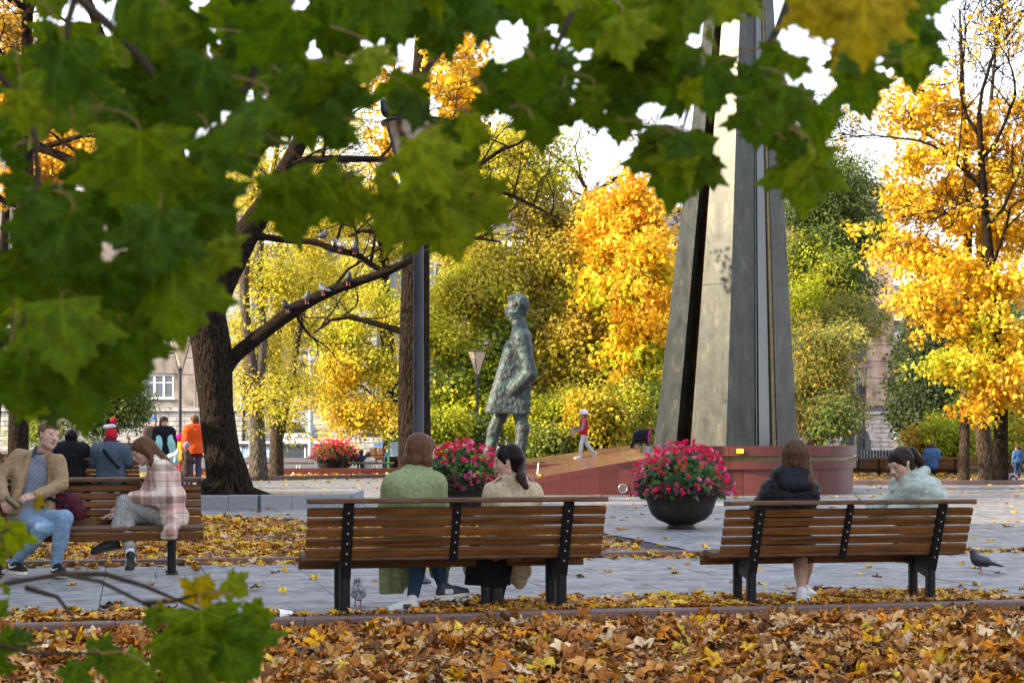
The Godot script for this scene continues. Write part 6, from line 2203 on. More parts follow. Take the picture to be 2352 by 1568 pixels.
# a shoe pointing along «dir»: upper, sole and laces
func shoe(o: Node3D, ankle: Vector3, dir: Vector3, upper: Material, sole: Material, s := 1.0, high := 0.0, tilt := 0.0) -> void:
	dir = Vector3(dir.x, 0, dir.z).normalized()
	var fw := (dir + Vector3(0, tilt, 0)).normalized()
	var up := (Vector3.UP - fw * fw.y).normalized()
	var heel := ankle - up * 0.058 * s - dir * 0.02 * s
	var at_ := func(f: float, u: float) -> Vector3: return heel + (fw * f + up * u) * s
	var b := MB.new()
	b.blob([[at_.call(0.0, 0.012), at_.call(0.1, 0.01), 0.036 * s, 0.037 * s], [at_.call(0.1, 0.01), at_.call(0.19, -0.002), 0.037 * s, 0.03 * s], [at_.call(0.02, 0.03), ankle + up * (0.01 + high), 0.038 * s, 0.04 * s], [at_.call(0.05, 0.045), at_.call(0.14, 0.012), 0.03 * s, 0.03 * s]], 0.009, 0.008)
	var u := obj("shoe", b, upper, o)
	b = MB.new()
	var out := []
	for q in [Vector2(-0.042, -0.02), Vector2(-0.048, 0.0), Vector2(-0.042, 0.02), Vector2(0.0, 0.034), Vector2(0.07, 0.036), Vector2(0.14, 0.042), Vector2(0.19, 0.034), Vector2(0.222, 0.012), Vector2(0.222, -0.012), Vector2(0.19, -0.034), Vector2(0.14, -0.042), Vector2(0.07, -0.036), Vector2(0.0, -0.034)]:
		out.append(q * s)
	var sd := fw.cross(up)
	b.slab(Transform3D(Basis(fw, sd, up), at_.call(0.0, -0.017)), out, 0.022 * s)
	obj("sole", b, sole, u)
	b = MB.new()
	for k in 4:
		var c: Vector3 = at_.call(0.075 + k * 0.021, 0.066 - k * 0.012)
		b.tube([c - sd * 0.022 * s, c + up * 0.008 * s, c + sd * 0.022 * s], [0.0035 * s, 0.004 * s, 0.0035 * s], 5)
	obj("laces", b, sole if upper != M.shoe_black else M.shoe_black, u)

func turned(yaw: float, pitch := 0.0, roll := 0.0) -> Basis:
	return Basis(Vector3.UP, yaw) * Basis(Vector3.RIGHT, pitch) * Basis(Vector3.BACK, roll)

# falling hair: strands from the crown down, as a soft sheet
func strands(c: Vector3, bs: Basis, list: Array) -> Array:
	var out := []
	for l in list:
		for k in l.size() - 2:
			out.append([c + bs * l[k], c + bs * l[k + 1], l[-1][0], l[-1][1]])
	return out

func hem_line(b: MB, y: float) -> void:
	for q in b.v.size(): b.v[q].y = maxf(b.v[q].y, y)

func joints(o: Node3D, J: Dictionary, list: Dictionary) -> Dictionary:     # joints given in the layout drawing, with their depth
	var inv := o.transform.affine_inverse()
	for key in list:
		J[key] = inv * at(list[key][0], list[key][1], list[key][2])
	return J

func local(o: Node3D, x: float, y: float, d: float) -> Vector3:
	return o.transform.affine_inverse() * at(x, y, d)

func local_dir(o: Node3D, d: Vector3) -> Vector3:
	return o.transform.basis.inverse() * d

func person(label: String, where: Vector3, yaw: float, group := "") -> Node3D:
	return thing("person", label, "person", where, yaw, group)

func build_near_people() -> void:
	young_man()
	plaid_woman()
	green_coat()
	trench_coat()
	black_jacket()
	mint_jacket()

func young_man() -> void:
	var o := person("young person in a tan jacket and speckled sweater sitting talking on the left bench", uv(-3.4, 4.4), SKEW)
	var D := 15.57
	var J := joints(o, seated(), {
		"pelvis": [72, 1188, D], "waist": [76, 1140, D + 0.05], "chest": [86, 1088, D + 0.06], "neck": [97, 1040, D + 0.03], "head": [112, 1002, D - 0.03],
		"sr": [45, 1048, D + 0.06], "sl": [133, 1062, D + 0.0], "er": [-6, 1100, D - 0.02], "wr": [8, 1143, D - 0.28], "el": [141, 1112, D - 0.05], "wl": [84, 1138, D - 0.26],
		"hr": [55, 1193, D - 0.05], "hl": [96, 1193, D - 0.05], "kr": [100, 1213, D - 0.47], "kl": [146, 1190, D - 0.45], "ar": [32, 1291, D - 0.30], "al": [128, 1297, D - 0.36]})
	var hbs := turned(0.62, -0.06, -0.22)
	body(o, J, hbs, M.skin, 0.021, 1.03, 1.0, [
		hand_bones(local(o, 80, 1138, D - 0.27), local(o, 52, 1143, D - 0.33) - local(o, 80, 1138, D - 0.27), Vector3(0.1, 0.8, 0.6), 0.7, true),
		hand_bones(local(o, 8, 1144, D - 0.28), local(o, 16, 1176, D - 0.36) - local(o, 8, 1144, D - 0.28), Vector3(-0.3, 0.2, 1.0), 0.8, false)])
	face_parts(o, J.head, hbs, 1.03, 1.0, M.hair_sand)
	garment(o, "hair", hair_short(J.head, hbs, 1.05), M.hair_sand, 0.006, 0.008, 0.006, -9.0, 40.0, Vector3(1, 0.4, 1))
	garment(o, "sweater", torso(J, 0.0), M.speckled_knit, 0.013, 0.014, 0.006)
	var cb := MB.new()
	var ring := []
	for k in 13:
		var a := TAU * k / 12.0
		ring.append(J.neck + Vector3(cos(a) * 0.072, 0.018 - 0.022 * sin(a), sin(a) * 0.062 + 0.01))
	cb.tube(ring, taper(13, 0.011, 0.011), 6, false)
	obj("sweater_collar", cb, M.blue_grey, o)
	# open jacket: sleeves, back and two front panels
	var jk := arm(J, "l", 0.022) + arm(J, "r", 0.022)
	var back := Vector3(0, 0, -0.055)
	jk += [[J.sl.lerp(J.sr, 0.1) + back * 0.3, J.sr.lerp(J.sl, 0.1) + back * 0.3, 0.07, 0.07], [J.chest + back + Vector3(-0.07, 0, 0), J.chest + back + Vector3(0.07, 0, 0), 0.12, 0.12, FLAT], [J.waist + back + Vector3(-0.08, 0, 0), J.waist + back + Vector3(0.08, 0, 0), 0.12, 0.12, FLAT], [J.pelvis + back + Vector3(-0.1, 0, 0), J.pelvis + back + Vector3(0.1, 0, 0), 0.12, 0.12, FLAT]]
	for s in [["l", 1.0], ["r", -1.0]]:
		var top: Vector3 = J["s" + s[0]].lerp(J.neck, 0.45) + Vector3(0, -0.02, 0.055)
		var mid: Vector3 = J.chest + Vector3(0.135 * s[1], -0.02, 0.085)
		var low: Vector3 = J.pelvis + Vector3(0.155 * s[1], 0.08, 0.10)
		jk += [[top, mid, 0.034, 0.042], [mid, low, 0.042, 0.05], [J["s" + s[0]], mid + Vector3(0.03 * s[1], 0, -0.05), 0.06, 0.06], [mid + Vector3(0.025 * s[1], 0, -0.06), low + Vector3(0.0, 0, -0.07), 0.055, 0.06]]
		jk += [[J.neck + Vector3(0.06 * s[1], 0.045, -0.03), top + Vector3(0, 0.01, 0.012), 0.018, 0.022]]
	garment(o, "jacket", jk, M.tan_cotton, 0.011, 0.010, 0.016, -9.0, 7.5, Vector3(1, 0.7, 1))
	var lining := MB.new()
	for s in [1.0, -1.0]:
		lining.tube([J.neck + Vector3(0.055 * s, 0.06, -0.035), J.neck + Vector3(0.075 * s, 0.03, 0.02), J.neck + Vector3(0.085 * s, -0.03, 0.062)], [0.012, 0.013, 0.009], 8)
	obj("collar_lining", lining, M.blue_grey, o)
	var sn := MB.new()
	for k in 3:
		sn.ball(Transform3D(Basis().scaled(Vector3.ONE * 0.007), J.chest + Vector3(0.13 + 0.018 * k, 0.02 + 0.008 * k, 0.135 - 0.012 * k)), 6)
	obj("snaps", sn, M.dark_iron, o)
	var legs := leg(J, "l", 0.012) + leg(J, "r", 0.012) + [[J.pelvis + Vector3(-0.06, -0.02, 0.0), J.pelvis + Vector3(0.06, -0.02, 0.0), 0.125, 0.125]]
	garment(o, "jeans", legs, M.denim_light, 0.012, 0.014, 0.013, -9.0, 11.0)
	for s in [["l", Vector3(0.45, 0, 1)], ["r", Vector3(0.55, 0, 1)]]:
		shoe(o, J["a" + s[0]], s[1], M.shoe_black, M.sole, 1.12, 0.05)
	for s in ["l", "r"]:                     # a white curved flash on each shoe
		var a: Vector3 = J["a" + s]
		var dir := Vector3(0.5, 0, 1).normalized()
		var sd := dir.cross(Vector3.UP)
		var b := MB.new()
		b.tube([a + sd * 0.046 - dir * 0.03 + Vector3(0, -0.015, 0), a + sd * 0.051 + dir * 0.03 + Vector3(0, -0.045, 0), a + sd * 0.05 + dir * 0.08 + Vector3(0, -0.038, 0), a + sd * 0.045 + dir * 0.13 + Vector3(0, -0.022, 0)], [0.003, 0.011, 0.008, 0.003], 6)
		b.tube([a - sd * 0.046 - dir * 0.03 + Vector3(0, -0.015, 0), a - sd * 0.051 + dir * 0.03 + Vector3(0, -0.045, 0), a - sd * 0.05 + dir * 0.08 + Vector3(0, -0.038, 0), a - sd * 0.045 + dir * 0.13 + Vector3(0, -0.022, 0)], [0.003, 0.011, 0.008, 0.003], 6)
		obj("shoe_flash", b, M.shoe_white, o)
	# the flask in his hand
	var f := thing("flask", "brass coloured flask held on the young man's knee", "flask", at(28, 1154, D - 0.40))
	var b := MB.new()
	b.lathe([Vector2(0.001, -0.07), Vector2(0.03, -0.07), Vector2(0.032, -0.06), Vector2(0.032, 0.04), Vector2(0.024, 0.055), Vector2(0.024, 0.075), Vector2(0.001, 0.078)], 16)
	var fm := obj("bottle", b, M.brass_band, f)
	fm.rotation = Vector3(0.3, 0, 0.8)

func plaid_woman() -> void:
	var o := person("person in a pink plaid shirt and ripped grey jeans sitting cross legged, looking down", uv(-2.42, 4.4), -PI / 2 + 0.22)
	var D := 15.8
	var J := joints(o, seated(), {
		"pelvis": [382, 1184, D], "waist": [382, 1142, D], "chest": [374, 1100, D], "neck": [352, 1062, D], "head": [327, 1038, D - 0.02],
		"sl": [372, 1078, D - 0.17], "sr": [362, 1078, D + 0.17], "el": [380, 1146, D - 0.24], "wl": [306, 1143, D - 0.17], "er": [330, 1150, D + 0.2], "wr": [268, 1178, D + 0.05],
		"hl": [378, 1186, D - 0.08], "hr": [378, 1186, D + 0.08], "kl": [286, 1155, D - 0.18], "kr": [290, 1183, D - 0.16], "al": [258, 1236, D - 0.32], "ar": [299, 1283, D - 0.42]})
	var hbs := turned(0.1, 0.42, 0.0)
	body(o, J, hbs, M.skin, 0.021, 0.98, 0.0, [
		hand_bones(J.wl, local(o, 270, 1160, D - 0.2) - J.wl, Vector3(0.3, 0.9, 0.2), 0.5, true, 0.92),
		hand_bones(J.wr, local(o, 243, 1185, D + 0.0) - J.wr, Vector3(0, 1, 0.1), 0.25, false, 0.92)])
	face_parts(o, J.head, hbs, 0.98, 0.0, M.hair_brown)
	var h := hair_cap(J.head, hbs, 1.0)
	var hd: Vector3 = J.head
	for s in [1.0, -1.0]:
		h += [[hd + hbs * Vector3(0.066 * s, 0.06, -0.01), hd + hbs * Vector3(0.08 * s, -0.05, -0.04), 0.032, 0.03], [hd + hbs * Vector3(0.08 * s, -0.05, -0.04), J.chest + Vector3(0.1 * s, 0.07, 0.06), 0.03, 0.036], [J.chest + Vector3(0.1 * s, 0.07, 0.06), J.chest + Vector3(0.1 * s, -0.05, 0.09), 0.036, 0.014]]
	h += [[hd + hbs * Vector3(0, 0.03, -0.08), J.neck + Vector3(0, 0.0, -0.09), 0.055, 0.06], [J.neck + Vector3(0.03, 0.0, -0.09), J.chest + Vector3(0.06, 0.03, -0.14), 0.05, 0.045], [J.chest + Vector3(0.06, 0.03, -0.14), J.chest + Vector3(0.08, -0.05, -0.17), 0.045, 0.018]]
	garment(o, "hair", h, M.hair_auburn, 0.007, 0.008, 0.008, -9.0, 30.0, Vector3(1.3, 0.12, 1.3))
	garment(o, "top", torso(J, -0.004), M.black_cloth, 0.015, 0.014, 0.003)
	var inv_front := Vector3(0, 0, -0.03)
	var sh := arm(J, "l", 0.035) + arm(J, "r", 0.03)
	sh += [[J.sl, J.sr, 0.085, 0.085], [J.chest + inv_front + Vector3(-0.09, 0, 0), J.chest + inv_front + Vector3(0.09, 0, 0), 0.135, 0.135], [J.waist + inv_front + Vector3(-0.1, 0, 0), J.waist + inv_front + Vector3(0.1, 0, 0), 0.14, 0.14], [J.pelvis + Vector3(-0.11, -0.02, -0.06), J.pelvis + Vector3(0.11, -0.02, -0.06), 0.14, 0.14]]
	# the shirt tail hanging beside the seat, and the collar
	sh += [[J.pelvis + Vector3(0.17, 0.05, -0.02), local(o, 394, 1228, D - 0.34), 0.08, 0.055], [local(o, 398, 1205, D - 0.3), local(o, 378, 1230, D - 0.34), 0.05, 0.045], [J.neck + Vector3(-0.06, 0.02, 0.0), J.neck + Vector3(0.06, 0.02, 0.0), 0.055, 0.055], [J.chest + Vector3(0.11, 0.05, 0.07), J.waist + Vector3(0.12, 0, 0.1), 0.05, 0.05], [J.chest + Vector3(-0.11, 0.05, 0.07), J.waist + Vector3(-0.12, 0, 0.1), 0.05, 0.05]]
	garment(o, "plaid_shirt", sh, M.plaid, 0.012, 0.015, 0.016, local(o, 398, 1239, D - 0.34).y, 8.0)
	var jl := [[J.hl, J.kl, 0.1, 0.074], [J.kl, J.kl.lerp(J.al, 0.78), 0.068, 0.058], [J.hr, J.kr, 0.1, 0.076], [J.kr, J.kr.lerp(J.ar, 0.72), 0.07, 0.062], [J.pelvis + Vector3(-0.06, -0.02, 0), J.pelvis + Vector3(0.06, -0.02, 0), 0.13, 0.13]]
	garment(o, "jeans", jl, M.denim_grey, 0.012, 0.012, 0.014, -9.0, 10.0)
	# frayed knee and hems
	var b := MB.new()
	var r := RandomNumberGenerator.new()
	r.seed = 8
	for k in 26:
		var on_knee := k < 12
		var c: Vector3 = (J.kl + Vector3(0.03, 0.055, 0.02)) if on_knee else ((J.kl.lerp(J.al, 0.8)) if k < 19 else J.kr.lerp(J.ar, 0.74))
		var p := c + Vector3(r.randf_range(-0.045, 0.05), r.randf_range(-0.01, 0.02), r.randf_range(-0.05, 0.05))
		b.tube([p, p + Vector3(r.randfn() * 0.012, -r.randf_range(0.03, 0.06), r.randfn() * 0.012)], [0.003, 0.0015], 4)
	obj("frayed_threads", b, M.white_knit, o)
	garment(o, "sock", [[J.kl.lerp(J.al, 0.86), J.al + Vector3(0, -0.01, 0), 0.044, 0.046]], M.sock, 0.01, 0.006, 0.003)
	garment(o, "sock", [[J.kr.lerp(J.ar, 0.84), J.ar + Vector3(0, -0.01, 0), 0.044, 0.046]], M.sock, 0.01, 0.006, 0.003)
	shoe(o, J.al + Vector3(0, -0.01, 0), Vector3(0.1, 0, 1), M.shoe_black, M.shoe_black, 1.06, 0.02, -0.2)
	shoe(o, J.ar, local_dir(o, Vector3(0.15, 0, 1)), M.shoe_black, M.shoe_black, 1.06, 0.02)
	var f := thing("phone", "black phone lying on the bench under the plaid shirt woman's hand", "phone", at(243, 1194, D - 0.02))
	b = MB.new()
	b.bar(Transform3D(Basis(Vector3.UP, 0.5), Vector3.ZERO), Vector3(0.15, 0.01, 0.075), 0.003)
	obj("case", b, M.shoe_black, f)

func green_coat() -> void:
	var o := person("person in an olive green coat with a brown bob, seen from behind", uv(-0.66, 0.27), PI + SKEW)
	var D := 12.2
	var J := joints(o, seated(), {"head": [969, 1040, D + 0.08], "neck": [957, 1082, D + 0.06], "al": [947, 1380, 12.42], "ar": [1016, 1346, 12.62], "kl": [965, 1262, 12.68], "kr": [1000, 1258, 12.7]})
	J.sl = Vector3(0.13, 0.905, -0.03); J.sr = Vector3(-0.14, 0.905, -0.03); J.chest = Vector3(0, 0.82, -0.03)
	J.el = Vector3(0.175, 0.7, 0.03); J.er = Vector3(-0.185, 0.7, 0.03)
	var hbs := turned(-1.05, 0.05, 0.0)
	body(o, J, hbs, M.skin_pale, 0.021, 1.0)
	face_parts(o, J.head, hbs)
	var h := hair_cap(J.head, hbs, 1.06)
	for s in [1.0, -1.0, 0.35, -0.35]:
		var z := -0.02 if absf(s) > 0.5 else -0.085
		h += [[J.head + hbs * Vector3(0.068 * s, 0.05, z * 0.7), J.head + hbs * Vector3(0.085 * s, -0.06, z), 0.04, 0.038], [J.head + hbs * Vector3(0.085 * s, -0.06, z), J.head + hbs * Vector3(0.083 * s, -0.145, z + 0.008), 0.038, 0.02]]
	garment(o, "hair", h, M.hair_auburn, 0.007, 0.009, 0.006, -9.0, 34.0, Vector3(1.4, 0.12, 1.4))
	var c := torso(J, 0.015, 1.0) + arm(J, "l", 0.038) + arm(J, "r", 0.038)
	c += [[J.sl, J.sr, 0.08, 0.08], [J.sl, J.neck, 0.08, 0.07], [J.sr, J.neck, 0.08, 0.07]]
	garment(o, "coat", c, M.olive_wool, 0.014, 0.02, 0.014, 0.437, 6.0)
	var col := MB.new()
	col.blob([[J.neck + Vector3(-0.075, 0.0, 0.03), J.neck + Vector3(-0.06, 0.01, -0.075), 0.03, 0.032], [J.neck + Vector3(-0.06, 0.01, -0.075), J.neck + Vector3(0.06, 0.01, -0.075), 0.034, 0.034], [J.neck + Vector3(0.06, 0.01, -0.075), J.neck + Vector3(0.075, 0.0, 0.03), 0.032, 0.03], [J.neck + Vector3(-0.08, -0.03, -0.085), J.neck + Vector3(0.08, -0.03, -0.085), 0.026, 0.026]], 0.01, 0.012, 0.008, 10.0, wob)
	obj("coat_collar", col, M.olive_wool, o)
	# the coat's skirt falls over the front of the seat
	var sk := []
	for e in [[884, 1362, 12.62], [912, 1358, 12.68], [935, 1334, 12.7], [1000, 1318, 12.72], [1018, 1324, 12.7]]:
		sk.append([local(o, e[0] + 4, 1262, 12.66), local(o, e[0], e[1], e[2]), 0.065, 0.045])
	sk.append([J.hl, J.kl, 0.12, 0.1]); sk.append([J.hr, J.kr, 0.12, 0.1])
	garment(o, "coat_skirt", sk, M.olive_wool, 0.013, 0.016, 0.014, 0.095, 7.0)
	garment(o, "jeans", leg(J, "l", 0.006, 0.88) + leg(J, "r", 0.006, 0.88), M.denim_dark, 0.013, 0.012, 0.008)
	shoe(o, J.al, local_dir(o, Vector3(-1, 0, 0.25)), M.shoe_white, M.shoe_white, 1.0, 0.0)
	shoe(o, J.ar, local_dir(o, Vector3(1, 0, -0.15)), M.shoe_navy, M.shoe_white, 1.0, 0.0, 0.08)
	for s in [["l", Vector3(-1, 0, 0.25)], ["r", Vector3(1, 0, -0.15)]]:
		var b := MB.new()
		var dir := local_dir(o, s[1]).normalized()
		var side := dir.cross(Vector3.UP)
		for sg in [-1.0, 1.0]:
			var p: Vector3 = J["a" + s[0]] + dir * 0.045 + side * 0.043 * sg + Vector3(0, -0.035, 0)
			b.bar(Transform3D(Basis(dir, Vector3.UP, side * sg), p), Vector3(0.06, 0.035, 0.012), 0.003)
		obj("shoe_patch", b, M.shoe_navy if s[0] == "l" else M.shoe_white, o)

func trench_coat() -> void:
	var o := person("person in a beige trench coat with a dark ponytail and pushed up sunglasses", uv(0.075, 0.27), PI + SKEW)
	var D := 12.35
	var J := joints(o, seated(), {"head": [1166, 1062, D + 0.02], "neck": [1178, 1105, D + 0.02], "al": [1118, 1384, 12.52], "ar": [1140, 1388, 12.5], "kl": [1120, 1264, 12.8], "kr": [1165, 1264, 12.78]})
	J.sl = J.neck + Vector3(0.13, -0.10, 0); J.sr = J.neck + Vector3(-0.13, -0.10, 0)
	J.el = J.neck + Vector3(0.165, -0.31, 0.05); J.er = J.neck + Vector3(-0.165, -0.31, 0.05)
	J.chest = J.neck + Vector3(0, -0.18, 0.0)
	var hbs := turned(1.25, 0.06, 0.0)
	body(o, J, hbs, M.skin, 0.021, 0.98)
	face_parts(o, J.head, hbs, 0.98)
	var h := hair_cap(J.head, hbs, 1.01)
	garment(o, "hair", h, M.hair_black, 0.007, 0.008, 0.006, -9.0, 34.0, Vector3(1.5, 0.3, 0.4))
	var p0: Vector3 = J.head + hbs * Vector3(0, -0.03, -0.1)
	garment(o, "ponytail", [[J.head + hbs * Vector3(0, 0.0, -0.085), p0, 0.028, 0.03], [p0, local(o, 1196, 1096, D - 0.12), 0.03, 0.033], [local(o, 1196, 1096, D - 0.12), local(o, 1208, 1118, D - 0.16), 0.034, 0.022]], M.hair_dark, 0.007, 0.008, 0.005, -9.0, 40.0, Vector3(1.4, 0.15, 1.4))
	var g := MB.new()
	for s in [1.0, -1.0]:
		g.ball(Transform3D(hbs.scaled_local(Vector3(0.03, 0.01, 0.024)), J.head + hbs * Vector3(0.033 * s, 0.125, 0.035)), 8)
		g.tube([J.head + hbs * Vector3(0.062 * s, 0.122, 0.035), J.head + hbs * Vector3(0.088 * s, 0.06, -0.01), J.head + hbs * Vector3(0.088 * s, 0.02, -0.02)], [0.005, 0.005, 0.004], 6)
	obj("sunglasses", g, M.shoe_black, o)
	var c := torso(J, 0.012, 0.98) + arm(J, "l", 0.032) + arm(J, "r", 0.032) + [[J.sl, J.sr, 0.075, 0.075], [J.sl, J.neck, 0.07, 0.055], [J.sr, J.neck, 0.07, 0.055]]
	garment(o, "coat", c, M.trench, 0.013, 0.016, 0.018, 0.437, 7.0, Vector3(1, 0.4, 1))
	var col := MB.new()
	col.blob([[J.neck + Vector3(-0.075, -0.01, 0.04), J.neck + Vector3(-0.07, 0.015, -0.05), 0.024, 0.026], [J.neck + Vector3(-0.07, 0.015, -0.05), J.neck + Vector3(0.07, 0.02, -0.05), 0.026, 0.026], [J.neck + Vector3(0.07, 0.02, -0.05), J.neck + Vector3(0.075, 0.0, 0.05), 0.026, 0.022], [J.neck + Vector3(-0.1, -0.03, -0.06), J.neck + Vector3(0.1, -0.03, -0.06), 0.022, 0.022]], 0.009, 0.009, 0.005, 12.0, wob)
	obj("coat_collar", col, M.trench, o)
	var ep := MB.new()
	for s in [1.0, -1.0]:
		var a: Vector3 = J.neck + Vector3(0.095 * s, 0.012, -0.01)
		var e: Vector3 = J["sl" if s > 0 else "sr"] + Vector3(0.03 * s, 0.055, -0.01)
		ep.bar(Transform3D(Basis((e - a).normalized(), (e - a).normalized().cross(Vector3.BACK) * -1.0, Vector3.BACK), (a + e) / 2 + Vector3(0, 0.032, -0.02)), Vector3(a.distance_to(e), 0.008, 0.045), 0.002)
		ep.ball(Transform3D(Basis().scaled(Vector3(0.012, 0.007, 0.012)), a + Vector3(0.015 * s, 0.03, -0.025)), 6)
	obj("shoulder_strap", ep, M.trench, o)
	var sk := []
	for e in [[1195, 1338, 12.72], [1182, 1330, 12.76], [1096, 1312, 12.76], [1078, 1310, 12.74], [1205, 1312, 12.7]]:
		sk.append([local(o, e[0] - 6, 1265, 12.72), local(o, e[0], e[1], e[2]), 0.06, 0.045])
	sk.append([J.hl, J.kl, 0.12, 0.09]); sk.append([J.hr, J.kr, 0.12, 0.09])
	garment(o, "coat_skirt", sk, M.trench, 0.013, 0.014, 0.016, 0.10, 8.0)
	garment(o, "black_skirt", [[local(o, 1096, 1262, 12.66), local(o, 1090, 1340, 12.62), 0.07, 0.075], [local(o, 1140, 1262, 12.66), local(o, 1150, 1340, 12.6), 0.07, 0.075], [local(o, 1118, 1262, 12.62), local(o, 1120, 1340, 12.56), 0.07, 0.08]], M.black_cloth, 0.014, 0.02, 0.012, 0.165)
	garment(o, "stockings", leg(J, "l", 0.004) + leg(J, "r", 0.004), M.black_cloth, 0.014, 0.012, 0.0)
	shoe(o, J.al, local_dir(o, Vector3(-1, 0, 0.1)), M.shoe_black, M.rubber, 1.05, 0.09)
	shoe(o, J.ar, local_dir(o, Vector3(-0.9, 0, 0.3)), M.shoe_black, M.rubber, 1.05, 0.09)

func black_jacket() -> void:
	var o := person("person in a black hooded puffer jacket with light brown hair, seen from behind", uv(2.18, 0.36), PI + SKEW)
	var D := 12.78
	var J := joints(o, seated(), {"head": [1826, 1052, D + 0.03], "neck": [1815, 1098, D], "al": [1842, 1372, 12.78], "kl": [1838, 1268, 13.1], "ar": [1846, 1352, 13.25], "kr": [1856, 1268, 13.25]})
	J.sl = J.neck + Vector3(0.125, -0.11, 0.0); J.sr = J.neck + Vector3(-0.125, -0.11, 0.0)
	J.el = Vector3(0.165, 0.7, 0.03); J.er = Vector3(-0.165, 0.7, 0.03)
	J.chest = J.neck + Vector3(0, -0.17, 0)
	var hbs := turned(-0.35, 0.1, 0.0)
	body(o, J, hbs, M.skin, 0.021, 0.98)
	face_parts(o, J.head, hbs, 0.98)
	var h := hair_cap(J.head, hbs, 1.05)
	for s in [-1.0, -0.6, 0.8, 0.1]:
		h += [[J.head + hbs * Vector3(0.06 * s, 0.04, -0.06), J.head + hbs * Vector3(0.08 * s, -0.09, -0.05), 0.045, 0.036]]
	h += [[J.head + hbs * Vector3(-0.075, -0.06, -0.04), local(o, 1862, 1108, D - 0.1), 0.036, 0.03], [local(o, 1862, 1108, D - 0.1), local(o, 1868, 1128, D - 0.08), 0.03, 0.01]]
	garment(o, "hair", h, M.hair_brown, 0.007, 0.009, 0.009, -9.0, 34.0, Vector3(1.4, 0.12, 1.4))
	var c := torso(J, 0.03, 0.98) + arm(J, "l", 0.045) + arm(J, "r", 0.045) + [[J.sl, J.sr, 0.085, 0.085], [J.sl, J.neck, 0.08, 0.06], [J.sr, J.neck, 0.08, 0.06]]
	garment(o, "puffer_jacket", c, M.black_quilt, 0.014, 0.018, 0.014, 0.425, 10.0, Vector3(0.5, 1.6, 0.5))
	garment(o, "hood", [[J.neck + Vector3(-0.075, 0.02, -0.05), J.neck + Vector3(0.075, 0.02, -0.05), 0.075, 0.075], [J.neck + Vector3(-0.07, -0.05, -0.105), J.neck + Vector3(0.07, -0.05, -0.105), 0.06, 0.06], [J.neck + Vector3(0.1, 0.01, 0.02), J.neck + Vector3(0.09, 0.03, -0.04), 0.05, 0.06], [J.neck + Vector3(-0.1, 0.01, 0.02), J.neck + Vector3(-0.09, 0.03, -0.04), 0.05, 0.06]], M.black_quilt, 0.012, 0.014, 0.012, -9.0, 9.0)
	garment(o, "backpack", [[local(o, 1766, 1140, D - 0.12), local(o, 1806, 1142, D - 0.14), 0.055, 0.055], [local(o, 1766, 1175, D - 0.1), local(o, 1806, 1175, D - 0.12), 0.06, 0.06]], M.black_cloth, 0.013, 0.014, 0.006)
	var b := MB.new()
	b.tube([local(o, 1772, 1128, D - 0.17), local(o, 1774, 1106, D - 0.17), local(o, 1788, 1104, D - 0.17), local(o, 1796, 1126, D - 0.17)], [0.007, 0.007, 0.007, 0.007], 6)
	obj("backpack_loop", b, M.black_cloth, o)
	garment(o, "dark_skirt", [[J.hl, J.kl, 0.12, 0.085], [J.hr, J.kr, 0.12, 0.085], [J.pelvis, J.pelvis + Vector3(0, 0, 0.1), 0.15, 0.14]], M.brown_wool, 0.015, 0.016, 0.006)
	garment(o, "sock", [[J.al + Vector3(0, 0.045, 0), J.al, 0.042, 0.046]], M.sock, 0.01, 0.006, 0.002)
	shoe(o, J.al, local_dir(o, Vector3(0.75, 0, -0.6)), M.shoe_white, M.shoe_white, 1.02, 0.01)
	shoe(o, J.ar, local_dir(o, Vector3(0.6, 0, -0.8)), M.shoe_white, M.shoe_white, 1.0, 0.01)
	var p := MB.new()
	var dir := local_dir(o, Vector3(0.75, 0, -0.6)).normalized()
	var side := dir.cross(Vector3.UP)
	for sg in [-1.0, 1.0]:
		for k in 3:
			var q: Vector3 = J.al + dir * (0.02 + 0.035 * k) + side * 0.044 * sg + Vector3(0, -0.03, 0)
			p.tube([q + Vector3(0, 0.03, 0), q + dir * 0.02 - Vector3(0, 0.02, 0)], [0.006, 0.006], 5)
	obj("shoe_stripes", p, M.shoe_black, o)

